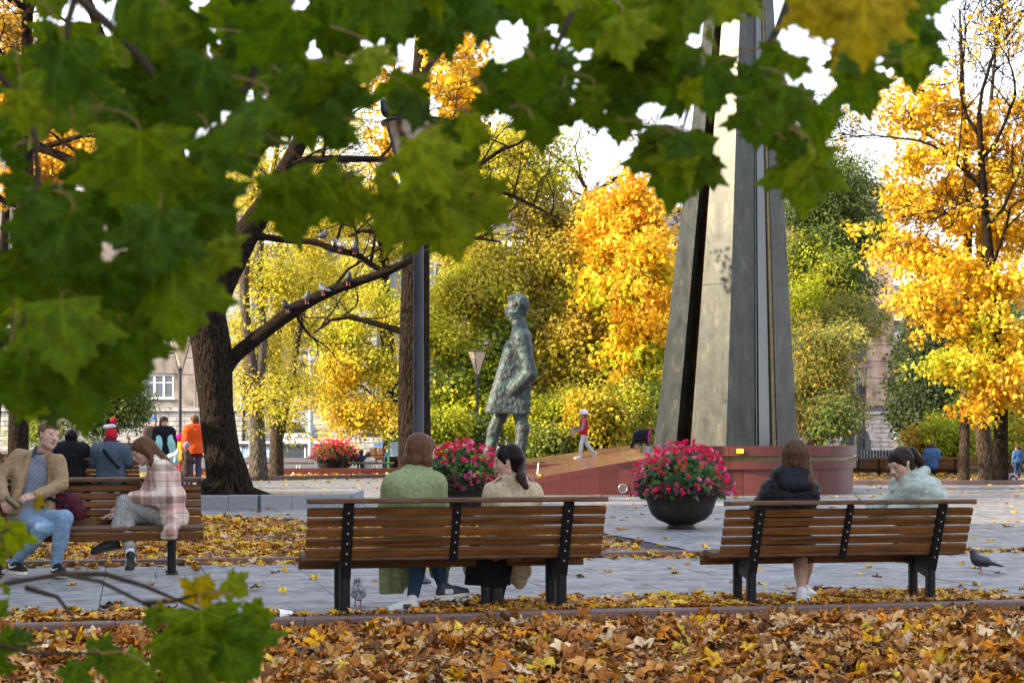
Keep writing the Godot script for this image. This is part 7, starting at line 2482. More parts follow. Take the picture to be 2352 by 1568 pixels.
func mint_jacket() -> void:
	var o := person("person in a pale mint quilted jacket with a brown ponytail, looking down", uv(3.02, 0.75), -PI / 2 + 0.15)
	var D := 13.3
	var J := joints(o, seated(), {
		"pelvis": [2118, 1265, D], "waist": [2115, 1215, D], "chest": [2104, 1152, D], "neck": [2096, 1112, D], "head": [2070, 1068, D - 0.02],
		"sl": [2118, 1128, D - 0.19], "sr": [2080, 1126, D + 0.17], "el": [2122, 1200, D - 0.24], "er": [2040, 1170, D + 0.22], "wl": [2060, 1180, D - 0.18], "wr": [2012, 1168, D + 0.05],
		"hl": [2110, 1270, D - 0.08], "hr": [2110, 1270, D + 0.08], "kl": [2060, 1268, D + 0.30], "kr": [2075, 1268, D + 0.42], "al": [2105, 1262, D + 0.28], "ar": [2098, 1264, D + 0.42]})
	var hbs := turned(0.28, 0.34, 0.06)
	body(o, J, hbs, M.skin, 0.021, 1.0)
	face_parts(o, J.head, hbs, 1.0, 0.0, M.hair_dark)
	garment(o, "hair", hair_cap(J.head, hbs, 1.02), M.hair_dark, 0.007, 0.008, 0.006, -9.0, 34.0, Vector3(1.5, 0.3, 0.4))
	garment(o, "ponytail", [[J.head + hbs * Vector3(0, 0.045, -0.095), J.head + hbs * Vector3(0, 0.06, -0.135), 0.026, 0.036], [J.head + hbs * Vector3(0, 0.06, -0.135), J.head + hbs * Vector3(0.01, -0.03, -0.175), 0.038, 0.034], [J.head + hbs * Vector3(0.01, -0.03, -0.175), J.head + hbs * Vector3(0.01, -0.14, -0.16), 0.034, 0.02]], M.hair_dark, 0.008, 0.008, 0.006, -9.0, 40.0, Vector3(1.4, 0.15, 1.4))
	var c := torso(J, 0.06, 1.1) + arm(J, "l", 0.055) + arm(J, "r", 0.055) + [[J.sl, J.sr, 0.115, 0.115], [J.chest + Vector3(0, 0.06, -0.11), J.waist + Vector3(0, 0, -0.12), 0.13, 0.15]]
	var jacket := garment(o, "quilted_jacket", c, M.mint_quilt, 0.013, 0.018, 0.02, 0.425, 8.0, Vector3(0.5, 1.5, 0.5))
	garment(o, "high_collar", [[J.neck + Vector3(-0.06, 0.03, 0.075), J.neck + Vector3(0.06, 0.035, 0.075), 0.034, 0.034], [J.neck + Vector3(0.06, 0.035, 0.075), J.neck + Vector3(0.095, 0.075, -0.015), 0.036, 0.038], [J.neck + Vector3(0.095, 0.075, -0.015), J.neck + Vector3(0.045, 0.1, -0.085), 0.038, 0.036], [J.neck + Vector3(0.045, 0.1, -0.085), J.neck + Vector3(-0.05, 0.1, -0.085), 0.036, 0.036], [J.neck + Vector3(-0.05, 0.1, -0.085), J.neck + Vector3(-0.09, 0.07, -0.01), 0.036, 0.036], [J.neck + Vector3(-0.09, 0.07, -0.01), J.neck + Vector3(-0.06, 0.03, 0.075), 0.036, 0.034],
		[J.neck + Vector3(0.09, 0.02, -0.02), J.neck + Vector3(-0.09, 0.02, -0.02), 0.05, 0.05], [J.neck + Vector3(0.03, 0.02, 0.06), J.neck + Vector3(-0.03, 0.02, 0.06), 0.04, 0.04]], M.mint_quilt, 0.011, 0.012, 0.01, -9.0, 9.0)
	var z := MB.new()
	z.tube([J.neck + Vector3(0.0, 0.05, 0.118), J.neck + Vector3(0.0, -0.03, 0.13), J.chest + Vector3(0, -0.02, 0.185)], [0.005, 0.005, 0.005], 6)
	obj("zip", z, M.steel, o)
	garment(o, "trousers", leg(J, "l", 0.01) + leg(J, "r", 0.01), M.black_cloth, 0.016, 0.014, 0.004)
	shoe(o, J.al, Vector3(0.5, 0, 1), M.shoe_black, M.rubber)
	shoe(o, J.ar, Vector3(0.5, 0, 1), M.shoe_black, M.rubber)

# ---------------------------------------------------------------- people farther off
func clothes(o: Node3D, J: Dictionary, hbs: Basis, spec: Dictionary, cell := 0.022) -> void:
	var skin: Material = M.skin
	body(o, J, hbs, skin, cell, spec.get("hs", 1.0), 0.0, [hand_bones(J.wl, Vector3(0, -1, 0.25), Vector3(1, 0, 0), 0.3, true, spec.get("hs", 1.0)), hand_bones(J.wr, Vector3(0, -1, 0.25), Vector3(-1, 0, 0), 0.3, false, spec.get("hs", 1.0))] if not spec.get("nohands", false) else [], 0.009)
	face_parts(o, J.head, hbs, spec.get("hs", 1.0))
	var s: float = spec.get("hs", 1.0)
	if spec.has("hair"):
		var h := hair_cap(J.head, hbs, 1.05 * s)
		if spec.get("long", 0.0) > 0.0:
			for e in [-1.0, -0.4, 0.4, 1.0]:
				h.append([J.head + hbs * Vector3(0.06 * e, 0.03, -0.05) * s, J.head + hbs * Vector3(0.075 * e, -spec.long, -0.05) * s, 0.045 * s, 0.03 * s])
		garment(o, "hair", h, M[spec.hair], 0.014, 0.01, 0.004)
	if spec.has("hat"):
		var hb2 := [hb(J.head, hbs, s, Vector3(0, 0.06, -0.02), Vector3(0, 0.07, 0.0), 0.094, 0.09), hb(J.head, hbs, s, Vector3(0, 0.03, -0.03), Vector3(0, 0.04, 0.0), 0.093, 0.092)]
		if spec.get("tall", false): hb2.append(hb(J.head, hbs, s, Vector3(0, 0.09, -0.02), Vector3(0.02, 0.15, -0.03), 0.085, 0.06))
		garment(o, "hat", hb2, M[spec.hat], 0.012, 0.008, 0.004, -9.0, 30.0)
	var t: float = spec.get("bulk", 0.03)
	var c := torso(J, t, spec.get("wide", 1.0)) + arm(J, "l", t) + arm(J, "r", t) + [[J.sl, J.sr, 0.07 + t, 0.07 + t]]
	var hem: float = -9.0
	if spec.has("coat"):
		hem = spec.coat
		var mid := Vector3(0, hem, 0) + Vector3(J.pelvis.x, 0, J.pelvis.z)
		c += [[J.pelvis + Vector3(-0.05, 0, 0), mid + Vector3(-0.07, -0.03, 0), 0.13 + t, 0.15 + t], [J.pelvis + Vector3(0.05, 0, 0), mid + Vector3(0.07, -0.03, 0), 0.13 + t, 0.15 + t]]
	garment(o, "jacket", c, M[spec.top], cell, 0.02, spec.get("fold", 0.014), hem, 8.0)
	garment(o, "trousers", leg(J, "l", 0.012) + leg(J, "r", 0.012) + [[J.pelvis + Vector3(-0.06, -0.03, 0), J.pelvis + Vector3(0.06, -0.03, 0), 0.12, 0.12]], M[spec.legs], cell, 0.016, 0.008)
	for e in ["l", "r"]:
		shoe(o, J["a" + e], spec.get("toe_" + e, Vector3(0.15 if e == "l" else -0.15, 0, 1)), M[spec.get("shoes", "shoe_black")], M[spec.get("sole", "rubber")], spec.get("hs", 1.0), 0.02)

func scaled_joints(J: Dictionary, s: float) -> Dictionary:
	var K := {}
	for k in J: K[k] = J[k] * s
	return K

func floor_spot(x: float, d: float) -> Vector3:
	return at(x, HZ, d) * Vector3(1, 0, 1)

func build_far_people() -> void:
	# the man in the red bobble hat
	var o := person("person in a red and white bobble hat and blue grey jacket, back turned", floor_spot(254, 30.85) , PI)
	o.scale = Vector3.ONE * 1.1
	var J := seated()
	J.sl += Vector3(0.05, -0.03, 0); J.sr -= Vector3(0.05, 0.03, 0); J.el += Vector3(0.07, 0, 0); J.er -= Vector3(0.07, 0, 0)
	clothes(o, J, turned(0.5), {"hat": "red_knit", "tall": true, "top": "blue_grey", "bulk": 0.05, "legs": "navy", "wide": 1.15})
	var b := MB.new()
	b.ball(Transform3D(Basis().scaled(Vector3.ONE * 0.055), J.head + Vector3(-0.055, 0.265, -0.045)), 10)
	obj("bobble", b, M.red_knit, o)
	garment(o, "hat_band", [[J.head + Vector3(-0.02, 0.17, -0.03), J.head + Vector3(0.04, 0.155, -0.03), 0.078, 0.085, Vector3(1, 0.5, 1)]], M.white_knit, 0.012, 0.008, 0.003)
	garment(o, "scarf", [[J.neck + Vector3(-0.05, 0.05, -0.03), J.neck + Vector3(0.05, 0.06, -0.03), 0.065, 0.065]], M.burgundy, 0.015, 0.01, 0.006)
	b = MB.new()
	var sp := []
	for k in 7:
		var f := k / 6.0
		sp.append(J.sl.lerp(J.waist + Vector3(-0.2, -0.05, 0), f) + Vector3(-0.06 * (1 - f), 0.09 * (1 - f), -0.235 - 0.03 * sin(PI * f) + 0.15 * (1 - f) * (1 - f)))
	for k in 6:
		var a: Vector3 = sp[k]
		var e: Vector3 = sp[k + 1]
		b.bar(Transform3D(Basis((e - a).normalized(), Vector3.BACK.cross((e - a).normalized()).normalized(), Vector3.BACK), (a + e) / 2), Vector3(a.distance_to(e) + 0.01, 0.05, 0.012), 0.003)
	obj("strap", b, M.black_cloth, o)
	# the dark figure next to him
	o = person("person in a black coat, back turned, half hidden beside the red hat", floor_spot(163, 30.85), PI)
	J = seated()
	J.sl += Vector3(0.03, 0, 0); J.sr -= Vector3(0.03, 0, 0)
	clothes(o, J, turned(0.2), {"hair": "hair_black", "long": 0.12, "top": "black_cloth", "bulk": 0.06, "legs": "black_cloth"})
	o.scale = Vector3.ONE * 1.08
	# far seated face between the red hat and the plaid shirt woman
	o = person("person with reddish hair in dark clothes sitting far behind the red hat man's shoulder", floor_spot(293, 66), 0.2)
	clothes(o, seated(), turned(-0.2), {"hair": "hair_auburn", "top": "brown_wool", "legs": "navy"}, 0.03)
	o = thing("park_stool", "low stone block under the far seated person with reddish hair", "stone block", floor_spot(293, 66))
	b = MB.new()
	b.bar(Transform3D(Basis(), Vector3(0, 0.2, 0)), Vector3(0.6, 0.42, 0.4), 0.02)
	obj("block", b, M.kerb_grey, o)
	# teal scarf
	o = person("person in a long black coat with a wide teal scarf, smiling down at the children", floor_spot(376, 41), 0.35)
	J = scaled_joints(standing(), 1.03)
	clothes(o, J, turned(0.25, 0.25), {"hair": "hair_auburn", "long": 0.12, "top": "black_cloth", "bulk": 0.045, "legs": "black_cloth", "coat": 0.42})
	garment(o, "scarf", [[J.neck + Vector3(-0.09, 0.0, 0.0), J.neck + Vector3(-0.05, 0.03, -0.07), 0.05, 0.05], [J.neck + Vector3(0.09, 0.0, 0.0), J.neck + Vector3(0.05, 0.03, -0.07), 0.05, 0.05], [J.neck + Vector3(-0.05, 0.03, -0.07), J.neck + Vector3(0.05, 0.03, -0.07), 0.05, 0.05],
		[J.neck + Vector3(-0.1, -0.02, 0.03), Vector3(-0.15, 1.1, 0.16), 0.05, 0.07, Vector3(1.2, 1, 0.7)], [Vector3(-0.15, 1.1, 0.16), Vector3(-0.19, 0.72, 0.17), 0.07, 0.085, Vector3(1.2, 1, 0.6)], [J.neck + Vector3(0.1, -0.02, 0.03), Vector3(0.15, 1.1, 0.17), 0.05, 0.07, Vector3(1.2, 1, 0.7)], [Vector3(0.15, 1.1, 0.17), Vector3(0.23, 0.62, 0.2), 0.07, 0.085, Vector3(1.2, 1, 0.6)]], M.teal_wool, 0.018, 0.012, 0.014, 0.6, 11.0, Vector3(1.6, 0.3, 1))
	b = MB.new()
	for e in [-0.19, 0.23]:
		for k in 8:
			b.tube([Vector3(e - 0.07 + k * 0.02, 0.64, 0.2), Vector3(e - 0.07 + k * 0.021, 0.55, 0.2)], [0.006, 0.004], 4)
	obj("fringe", b, M.teal_wool, o)
	b = MB.new()
	for e in [1.0, -1.0]:
		b.ball(Transform3D(turned(0.25, 0.25).scaled_local(Vector3(0.04, 0.012, 0.03)), J.head + turned(0.25, 0.25) * Vector3(0.04 * e, 0.12, 0.05)), 8)
	obj("sunglasses", b, M.shoe_black, o)
	# cap man
	o = person("person in a pale blue cap and grey jacket standing behind the teal scarf", floor_spot(353, 46), 0.3)
	J = scaled_joints(standing(), 1.06)
	clothes(o, J, turned(0.1), {"hair": "hair_sand", "hat": "blue_quilt", "top": "brown_wool", "legs": "navy", "bulk": 0.04})
	b = MB.new()
	b.slab(Transform3D(Basis(Vector3.RIGHT, PI / 2 + 0.15), J.head + Vector3(0.01, 0.055, 0.1)), [Vector2(-0.07, 0), Vector2(0.07, 0), Vector2(0.06, 0.06), Vector2(0, 0.085), Vector2(-0.06, 0.06)], 0.012)
	obj("cap_peak", b, M.denim_light, o)
	# orange jacket
	o = person("person in a bright orange hooded jacket and purple leggings standing with the children", floor_spot(446, 42), PI + 0.55)
	J = scaled_joints(standing(), 1.06)
	J.wl = Vector3(0.2, 0.98, 0.16); J.wr = Vector3(-0.2, 1.0, 0.2)
	clothes(o, J, turned(0.5, 0.1), {"hair": "hair_auburn", "long": 0.1, "top": "orange_shell", "bulk": 0.06, "legs": "purple_knit", "wide": 1.1, "coat": 0.86, "shoes": "burgundy"})
	garment(o, "hood", [[J.neck + Vector3(-0.07, 0.0, -0.07), J.neck + Vector3(0.07, 0.0, -0.07), 0.07, 0.07], [J.neck + Vector3(-0.05, -0.09, -0.12), J.neck + Vector3(0.05, -0.09, -0.12), 0.055, 0.055]], M.orange_shell, 0.018, 0.014, 0.008)
	garment(o, "skirt", [[Vector3(-0.05, 0.9, 0), Vector3(-0.07, 0.74, 0), 0.14, 0.15], [Vector3(0.05, 0.9, 0), Vector3(0.07, 0.74, 0), 0.14, 0.15]], M.burgundy, 0.02, 0.02, 0.008, 0.76)
	# children
	o = person("small child in a mauve hat and dark brown coat holding a white toy", floor_spot(427, 40.6), 1.9)
	o.scale = Vector3.ONE * 0.66
	J = standing()
	J.wl = Vector3(0.12, 1.0, 0.28); J.wr = Vector3(-0.14, 1.05, 0.28)
	clothes(o, J, turned(0.2), {"hs": 1.22, "hat": "mauve_knit", "top": "brown_wool", "bulk": 0.035, "legs": "navy", "coat": 0.55, "nohands": true})
	garment(o, "scarf", [[J.neck + Vector3(-0.05, 0.02, 0), J.neck + Vector3(0.05, 0.02, 0), 0.07, 0.07]], M.red_knit, 0.018, 0.01, 0.006)
	o = person("child in a bright pink hat and mustard jacket beside the orange jacket", floor_spot(410, 42), 2.4)
	o.scale = Vector3.ONE * 0.77
	J = standing()
	clothes(o, J, turned(0.4), {"hs": 1.16, "hat": "pink_knit", "top": "mustard", "bulk": 0.04, "legs": "red_knit", "nohands": true})
	o = thing("soft_toy", "white soft toy held out by the child in the mauve hat", "toy", at(397, 1046, 40.5))
	b = MB.new()
	b.blob([[Vector3(-0.08, -0.02, 0), Vector3(0.08, 0.03, 0), 0.06, 0.05], [Vector3(0.09, 0.06, 0), Vector3(0.12, 0.08, 0), 0.055, 0.045], [Vector3(0.06, 0.0, 0), Vector3(0.04, -0.14, 0.02), 0.035, 0.025], [Vector3(-0.07, 0.0, 0), Vector3(-0.13, -0.06, 0.02), 0.03, 0.02], [Vector3(0.1, 0.12, 0.03), Vector3(0.12, 0.15, 0.04), 0.02, 0.02]], 0.012, 0.012)
	obj("toy_body", b, M.white_knit, o)
	# hooded person on the far bench
	o = person("hooded person in a beige fur trimmed parka sitting cross legged on the far bench", floor_spot(902, 72.85), -0.25)
	J = seated()
	J.kl = Vector3(0.0, 0.62, 0.42); J.al = Vector3(-0.12, 0.3, 0.62); J.head = Vector3(0.02, 1.13, 0.1); J.wl = Vector3(0.08, 0.8, 0.25)
	clothes(o, J, turned(0.3, 0.5), {"hair": "hair_brown", "top": "beige_parka", "bulk": 0.07, "legs": "navy", "coat": 0.42, "nohands": true}, 0.028)
	garment(o, "hood", [[J.head + Vector3(0, 0.05, -0.05), J.head + Vector3(0, 0.02, 0.02), 0.14, 0.13], [J.neck + Vector3(-0.06, 0.04, -0.03), J.neck + Vector3(0.06, 0.04, -0.03), 0.11, 0.11]], M.beige_parka, 0.025, 0.02, 0.012)
	o.scale = Vector3.ONE * 1.08
	# the pair by the rail
	o = person("person with a dark ponytail in a navy top sitting behind the short rail", floor_spot(829, 66) + Vector3(0, -0.5, 0), PI)
	clothes(o, seated(), turned(0.5), {"hair": "hair_brown", "top": "navy", "legs": "tan_cotton", "nohands": true}, 0.03)
	o = person("person with auburn hair in a white top sitting behind the short rail", floor_spot(846, 66) + Vector3(0, -0.58, 0), PI)
	clothes(o, seated(), turned(-0.3), {"hair": "hair_auburn", "long": 0.12, "top": "white_knit", "legs": "navy", "nohands": true}, 0.03)
	# the child with the helmet, striding to the left over the ramp
	o = person("child in a pale pink helmet and red vest striding over the ramp", Vector3(1.77, 0.735, -42.0), -PI / 2)
	o.scale = Vector3.ONE * 0.68
	J = standing()
	J.kl = Vector3(0.1, 0.51, 0.1); J.al = Vector3(0.1, 0.085, 0.13); J.kr = Vector3(-0.1, 0.51, -0.12); J.ar = Vector3(-0.1, 0.13, -0.43)
	J.el = Vector3(0.25, 1.05, 0.08); J.wl = Vector3(0.2, 0.95, 0.36); J.er = Vector3(-0.25, 1.1, 0.1); J.wr = Vector3(-0.15, 1.12, 0.36)
	clothes(o, J, turned(0.1), {"hs": 1.2, "hair": "hair_sand", "long": 0.17, "top": "mauve_knit", "bulk": 0.01, "legs": "pale_trousers", "shoes": "shoe_white", "sole": "shoe_white"}, 0.022)
	garment(o, "padded_vest", torso(J, 0.045, 1.04) + [[J.sl.lerp(J.sr, 0.08), J.sr.lerp(J.sl, 0.08), 0.09, 0.09]], M.red_knit, 0.02, 0.018, 0.014, 0.86, 9.0, Vector3(0.4, 1.8, 0.4))
	b = MB.new()
	b.blob([hb(J.head, turned(0.1), 1.2, Vector3(0, 0.065, -0.035), Vector3(0, 0.07, 0.02), 0.115, 0.105), hb(J.head, turned(0.1), 1.2, Vector3(0, 0.045, -0.06), Vector3(0, 0.05, -0.02), 0.09, 0.1)], 0.016, 0.012)
	var cut: float = J.head.y + 0.035
	for q in b.v.size(): b.v[q].y = maxf(b.v[q].y, cut)
	obj("helmet", b, M.helmet, o)
	# boy behind the ramp
	o = person("boy with short brown hair in a dark green jacket looking right behind the ramp", floor_spot(1405, 50), PI / 2 - 0.2)
	J = scaled_joints(standing(), 0.93)
	clothes(o, J, turned(0.0), {"hair": "hair_brown", "top": "dark_green", "legs": "navy", "nohands": true}, 0.022)
	# right edge: sitter and walker
	o = person("person in a blue jacket sitting back turned on the far right bench", floor_spot(2141, 57.9) + Vector3(0, -0.2, 0), PI - 0.2)
	clothes(o, seated(), turned(0.3), {"hair": "hair_auburn", "long": 0.08, "top": "blue_quilt", "bulk": 0.05, "legs": "navy", "nohands": true}, 0.028)
	o = person("child in a blue quilted jacket walking away at the right edge beyond the scooter", floor_spot(2338, 51), PI + 0.2)
	o.scale = Vector3.ONE * 0.6
	J = standing()
	clothes(o, J, turned(0.2), {"hs": 1.22, "hair": "hair_brown", "top": "blue_quilt", "bulk": 0.035, "legs": "navy", "nohands": true}, 0.022)

# ---------------------------------------------------------------- pigeons
func build_pigeons() -> void:
	var proto := Node3D.new()
	var grey := mat("feather_grey", lin(0.075, 0.082, 0.098), 0.6)
	tri_tex(grey, mottle, Vector3.ONE * 9.0)
	var dark := mat("feather_dark", lin(0.02, 0.021, 0.027), 0.55)
	tri_tex(dark, mottle, Vector3.ONE * 9.0)
	var pied := mat("feather_pied", Color.WHITE, 0.65)
	tri_tex(pied, ntex(120, 0.05, [[0.0, g(0.12)], [0.5, g(0.25)], [0.62, g(0.55)], [1.0, g(0.75)]], 128, 3), Vector3.ONE * 6.0)
	var foot := mat("bird_foot", lin(0.45, 0.12, 0.12), 0.6)
	var make := func(m: Material) -> Node3D:
		var o := Node3D.new()
		var b := MB.new()
		b.blob([[Vector3(0, 0.115, -0.045), Vector3(0, 0.135, 0.05), 0.052, 0.056], [Vector3(0, 0.125, 0.03), Vector3(0, 0.17, 0.075), 0.05, 0.034], [Vector3(0, 0.17, 0.075), Vector3(0, 0.215, 0.085), 0.03, 0.026], [Vector3(0, 0.222, 0.09), Vector3(0, 0.222, 0.098), 0.026, 0.022],
			[Vector3(0, 0.1, -0.08), Vector3(0, 0.075, -0.2), 0.03, 0.022, Vector3(1.3, 0.5, 1)]], 0.007, 0.012)
		obj("body", b, m, o)
		for s in [1.0, -1.0]:
			b = MB.new()
			b.blob([[Vector3(0.045 * s, 0.135, 0.04), Vector3(0.05 * s, 0.115, -0.06), 0.035, 0.03, Vector3(0.5, 1, 1)], [Vector3(0.05 * s, 0.115, -0.06), Vector3(0.022 * s, 0.088, -0.17), 0.026, 0.009, Vector3(0.6, 1, 1)]], 0.007, 0.006)
			obj("wing", b, m, o)
			b = MB.new()
			b.tube([Vector3(0.022 * s, 0.09, 0.0), Vector3(0.024 * s, 0.05, 0.012), Vector3(0.024 * s, 0.012, 0.0), Vector3(0.026 * s, 0.006, 0.035)], [0.012, 0.006, 0.005, 0.003], 6)
			b.tube([Vector3(0.024 * s, 0.01, 0.0), Vector3(0.04 * s, 0.005, 0.025)], [0.004, 0.003], 5)
			b.tube([Vector3(0.024 * s, 0.01, 0.0), Vector3(0.008 * s, 0.005, 0.025)], [0.004, 0.003], 5)
			obj("leg", b, foot, o)
		b = MB.new()
		b.tube([Vector3(0, 0.222, 0.112), Vector3(0, 0.214, 0.136)], [0.008, 0.002], 6)
		b.ball(Transform3D(Basis().scaled(Vector3.ONE * 0.0045), Vector3(0.021, 0.228, 0.102)), 5)
		b.ball(Transform3D(Basis().scaled(Vector3.ONE * 0.0045), Vector3(-0.021, 0.228, 0.102)), 5)
		obj("beak", b, M.rubber, o)
		return o
	proto = make.call(grey)
	var second: Node3D = make.call(dark)
	var third: Node3D = make.call(pied)
	var d := 31.3
	var list := [
		[third, floor_at(822, 1392), PI + 0.15, 0.82, "speckled pigeon pecking under the near bench"],
		[second, floor_at(2256, 1316), -PI / 2 - 0.1, 0.90, "dark pigeon walking on the paving right of the near right bench"],
		[second, at(660, 719, d), -0.6, 1.01, "lowest dark pigeon on the long low branch"],
		[proto, at(704, 698, d), 0.4, 0.98, "pigeon beside the leaf on the long low branch, second from the left"],
		[proto, at(743, 679, d), -2.4, 1.01, "grey pigeon in the middle of the long low branch, tail to us"],
		[second, at(799, 656, d), 0.3, 1.01, "slim dark pigeon highest up on the long low branch"],
		[third, at(781, 577, d), -2.2, 0.98, "pale winged pigeon on the upper curved branch"],
		[proto, at(814, 584, d), 0.2, 0.98, "pigeon on the upper curved branch, right of the pale winged one"],
		[proto, at(741, 556, d), 2.6, 0.98, "grey pigeon at the left end of the upper curved branch"],
		[second, at(898, 288, 14.6), -0.9, 0.86, "dark pigeon on the rim of the near lamp shade"],
		[proto, at(1118, 798, 53.4), 1.0, 0.94, "pigeon on the lamp left of the statue"],
		[second, at(601, 655, 49.6), 1.3, 1.01, "small dark bird on the grey forked trunk"],
	]
	for k in list.size():
		var o: Node3D = list[k][0].duplicate()
		o.name = numbered("pigeon")
		add_child(o)
		o.position = list[k][1]
		o.rotation.y = list[k][2]
		o.scale = Vector3.ONE * list[k][3]
		tag(o, list[k][4], "pigeon", "pigeons in the square")
	proto.free(); second.free(); third.free()

# ---------------------------------------------------------------- small things
func build_small_things() -> void:
	var o := thing("backpack", "soft burgundy backpack lying on the bench beside the young man", "backpack", at(140, 1188, 15.62))
	var b := MB.new()
	b.blob([[Vector3(-0.17, 0.10, 0.06), Vector3(0.08, 0.13, 0.0), 0.075, 0.085], [Vector3(0.08, 0.12, 0.0), Vector3(0.17, 0.05, -0.02), 0.095, 0.06], [Vector3(-0.12, 0.04, 0.02), Vector3(0.14, 0.02, 0.0), 0.06, 0.07], [Vector3(-0.05, 0.2, 0.02), Vector3(0.08, 0.15, 0.03), 0.045, 0.05]], 0.011, 0.014, 0.022, 13.0, wob)
	for q in b.v.size(): b.v[q].y = maxf(b.v[q].y, -0.025)
	obj("bag", b, M.burgundy, o)
	b = MB.new()
	b.tube([Vector3(-0.2, 0.14, 0.13), Vector3(-0.1, 0.19, 0.14), Vector3(0.04, 0.14, 0.14), Vector3(0.1, 0.05, 0.13)], [0.014, 0.016, 0.014, 0.01], 7)
	obj("strap", b, M.black_cloth, o)
	o = thing("paper_cup", "white paper cup lying in the leaves by the kerb left of the near bench", "cup", floor_at(655, 1425) + Vector3(0, 0.04, 0))
	b = MB.new()
	b.lathe([Vector2(0.001, -0.045), Vector2(0.028, -0.045), Vector2(0.04, 0.05), Vector2(0.043, 0.05), Vector2(0.043, 0.056), Vector2(0.038, 0.056), Vector2(0.026, -0.04), Vector2(0.001, -0.04)], 18, Transform3D(Basis(Vector3.UP, 0.5) * Basis(Vector3.BACK, 1.5), Vector3.ZERO))
	obj("cup_wall", b, M.cup, o)
	o = thing("strap", "orange webbing strap left on the seat of the right bench", "strap", uv(3.05, 0.33, 0.425))
	b = MB.new()
	var ps := [Vector3(-0.28, 0, 0.0), Vector3(-0.12, 0.012, -0.03), Vector3(0.05, 0.0, -0.01), Vector3(0.2, 0.008, 0.05), Vector3(0.34, 0.0, 0.09)]
	for k in 4:
		var a: Vector3 = ps[k]
		var e: Vector3 = ps[k + 1]
		var dir := (e - a).normalized()
		b.bar(Transform3D(Basis(dir, Vector3.UP, dir.cross(Vector3.UP)), (a + e) / 2), Vector3(a.distance_to(e) + 0.01, 0.012, 0.03), 0.003)
	obj("webbing", b, M.orange_strap, o)
	# kick scooter on the ramp
	o = thing("kick_scooter", "child's white kick scooter with black handles leaning at the foot of the ramp", "scooter", Vector3(0.56, 0.37, -37.6), 0.3)
	b = MB.new()
	b.tube([Vector3(0, 0.06, 0), Vector3(0.02, 0.33, 0.02)], [0.018, 0.016], 8)
	obj("stem", b, M.white_plastic, o)
	b = MB.new()
	b.tube([Vector3(-0.12, 0.33, 0.0), Vector3(0.16, 0.33, 0.03)], [0.014, 0.014], 8)
	obj("handlebar", b, M.rubber, o)
	b = MB.new()
	b.bar(Transform3D(Basis(Vector3.UP, 1.2), Vector3(0.03, 0.06, 0.12)), Vector3(0.4, 0.025, 0.1), 0.01)
	obj("deck", b, M.yellow_paint, o)
	for k in 2:
		b = MB.new()
		b.lathe([Vector2(0.02, -0.012), Vector2(0.05, -0.012), Vector2(0.056, 0), Vector2(0.05, 0.012), Vector2(0.02, 0.012)], 14, Transform3D(Basis(Vector3.BACK, PI / 2), Vector3(0, 0.05, 0.0 + 0.3 * k)))
		obj("wheel", b, M.rubber, o)
	# electric scooter at the right edge
	o = thing("electric_scooter", "grey electric scooter standing at the right edge of the paving", "scooter", floor_spot(2330, 46.0), 0.1)
	b = MB.new()
	b.bar(Transform3D(Basis(), Vector3(0.45, 0.13, 0)), Vector3(0.75, 0.06, 0.16), 0.02)
	obj("deck", b, M.grey_plastic, o)
	for k in 2:
		b = MB.new()
		b.lathe([Vector2(0.02, -0.025), Vector2(0.09, -0.025), Vector2(0.115, 0), Vector2(0.09, 0.025), Vector2(0.02, 0.025)], 20, Transform3D(Basis(Vector3.RIGHT, PI / 2), Vector3(-0.02 + k * 0.95, 0.115, 0)))
		var w := obj("wheel", b, M.rubber, o)
		b = MB.new()
		b.lathe([Vector2(0.005, -0.03), Vector2(0.07, -0.028), Vector2(0.07, 0.028), Vector2(0.005, 0.03)], 16, Transform3D(Basis(Vector3.RIGHT, PI / 2), Vector3(-0.02 + k * 0.95, 0.115, 0)))
		obj("hub", b, M.grey_plastic, w)
	b = MB.new()
	b.tube([Vector3(-0.13, 0.16, 0), Vector3(-0.12, 0.25, 0), Vector3(-0.02, 0.27, 0), Vector3(0.08, 0.2, 0)], [0.03, 0.035, 0.035, 0.03], 8)
	obj("mudguard", b, M.grey_plastic, o)
	b = MB.new()
	b.box(Transform3D(Basis(), Vector3(0.02, 0.19, 0.04)), Vector3(0.08, 0.03, 0.02))
	obj("tail_light", b, M.red_paint, o)
	b = MB.new()
	b.tube([Vector3(0.93, 0.12, 0), Vector3(0.85, 1.0, 0)], [0.025, 0.022], 8)
	b.tube([Vector3(0.85, 1.0, -0.25), Vector3(0.85, 1.0, 0.25)], [0.015, 0.015], 8)
	obj("steering_column", b, M.grey_plastic, o)
	# push chair behind the big pot
	o = thing("push_chair", "black push chair with pink trim parked on the ramp behind the flowers", "push chair", Vector3(3.35, 1.03, -43.2), -0.5)
	b = MB.new()
	for k in 9:
		var a0 := -0.3 + k * 0.24
		b.blob([[Vector3(-0.2, 0.18 + 0.24 * sin(a0), 0.24 * cos(a0)), Vector3(0.2, 0.18 + 0.24 * sin(a0), 0.24 * cos(a0)), 0.03, 0.03]], 0.02, 0.01)
	obj("hood", b, M.black_quilt, o)
	b = MB.new()
	var arc := []
	for k in 9:
		var a0 := -0.3 + k * 0.24
		arc.append(Vector3(0.23, 0.18 + 0.27 * sin(a0), 0.27 * cos(a0)))
	b.tube(arc, taper(9, 0.016, 0.016), 6)
	obj("trim", b, M.pink_knit, o)
	b = MB.new()
	b.tube([Vector3(-0.2, 0.1, 0.3), Vector3(-0.2, 0.22, -0.35), Vector3(-0.2, 0.3, -0.45)], [0.014, 0.014, 0.014], 6)
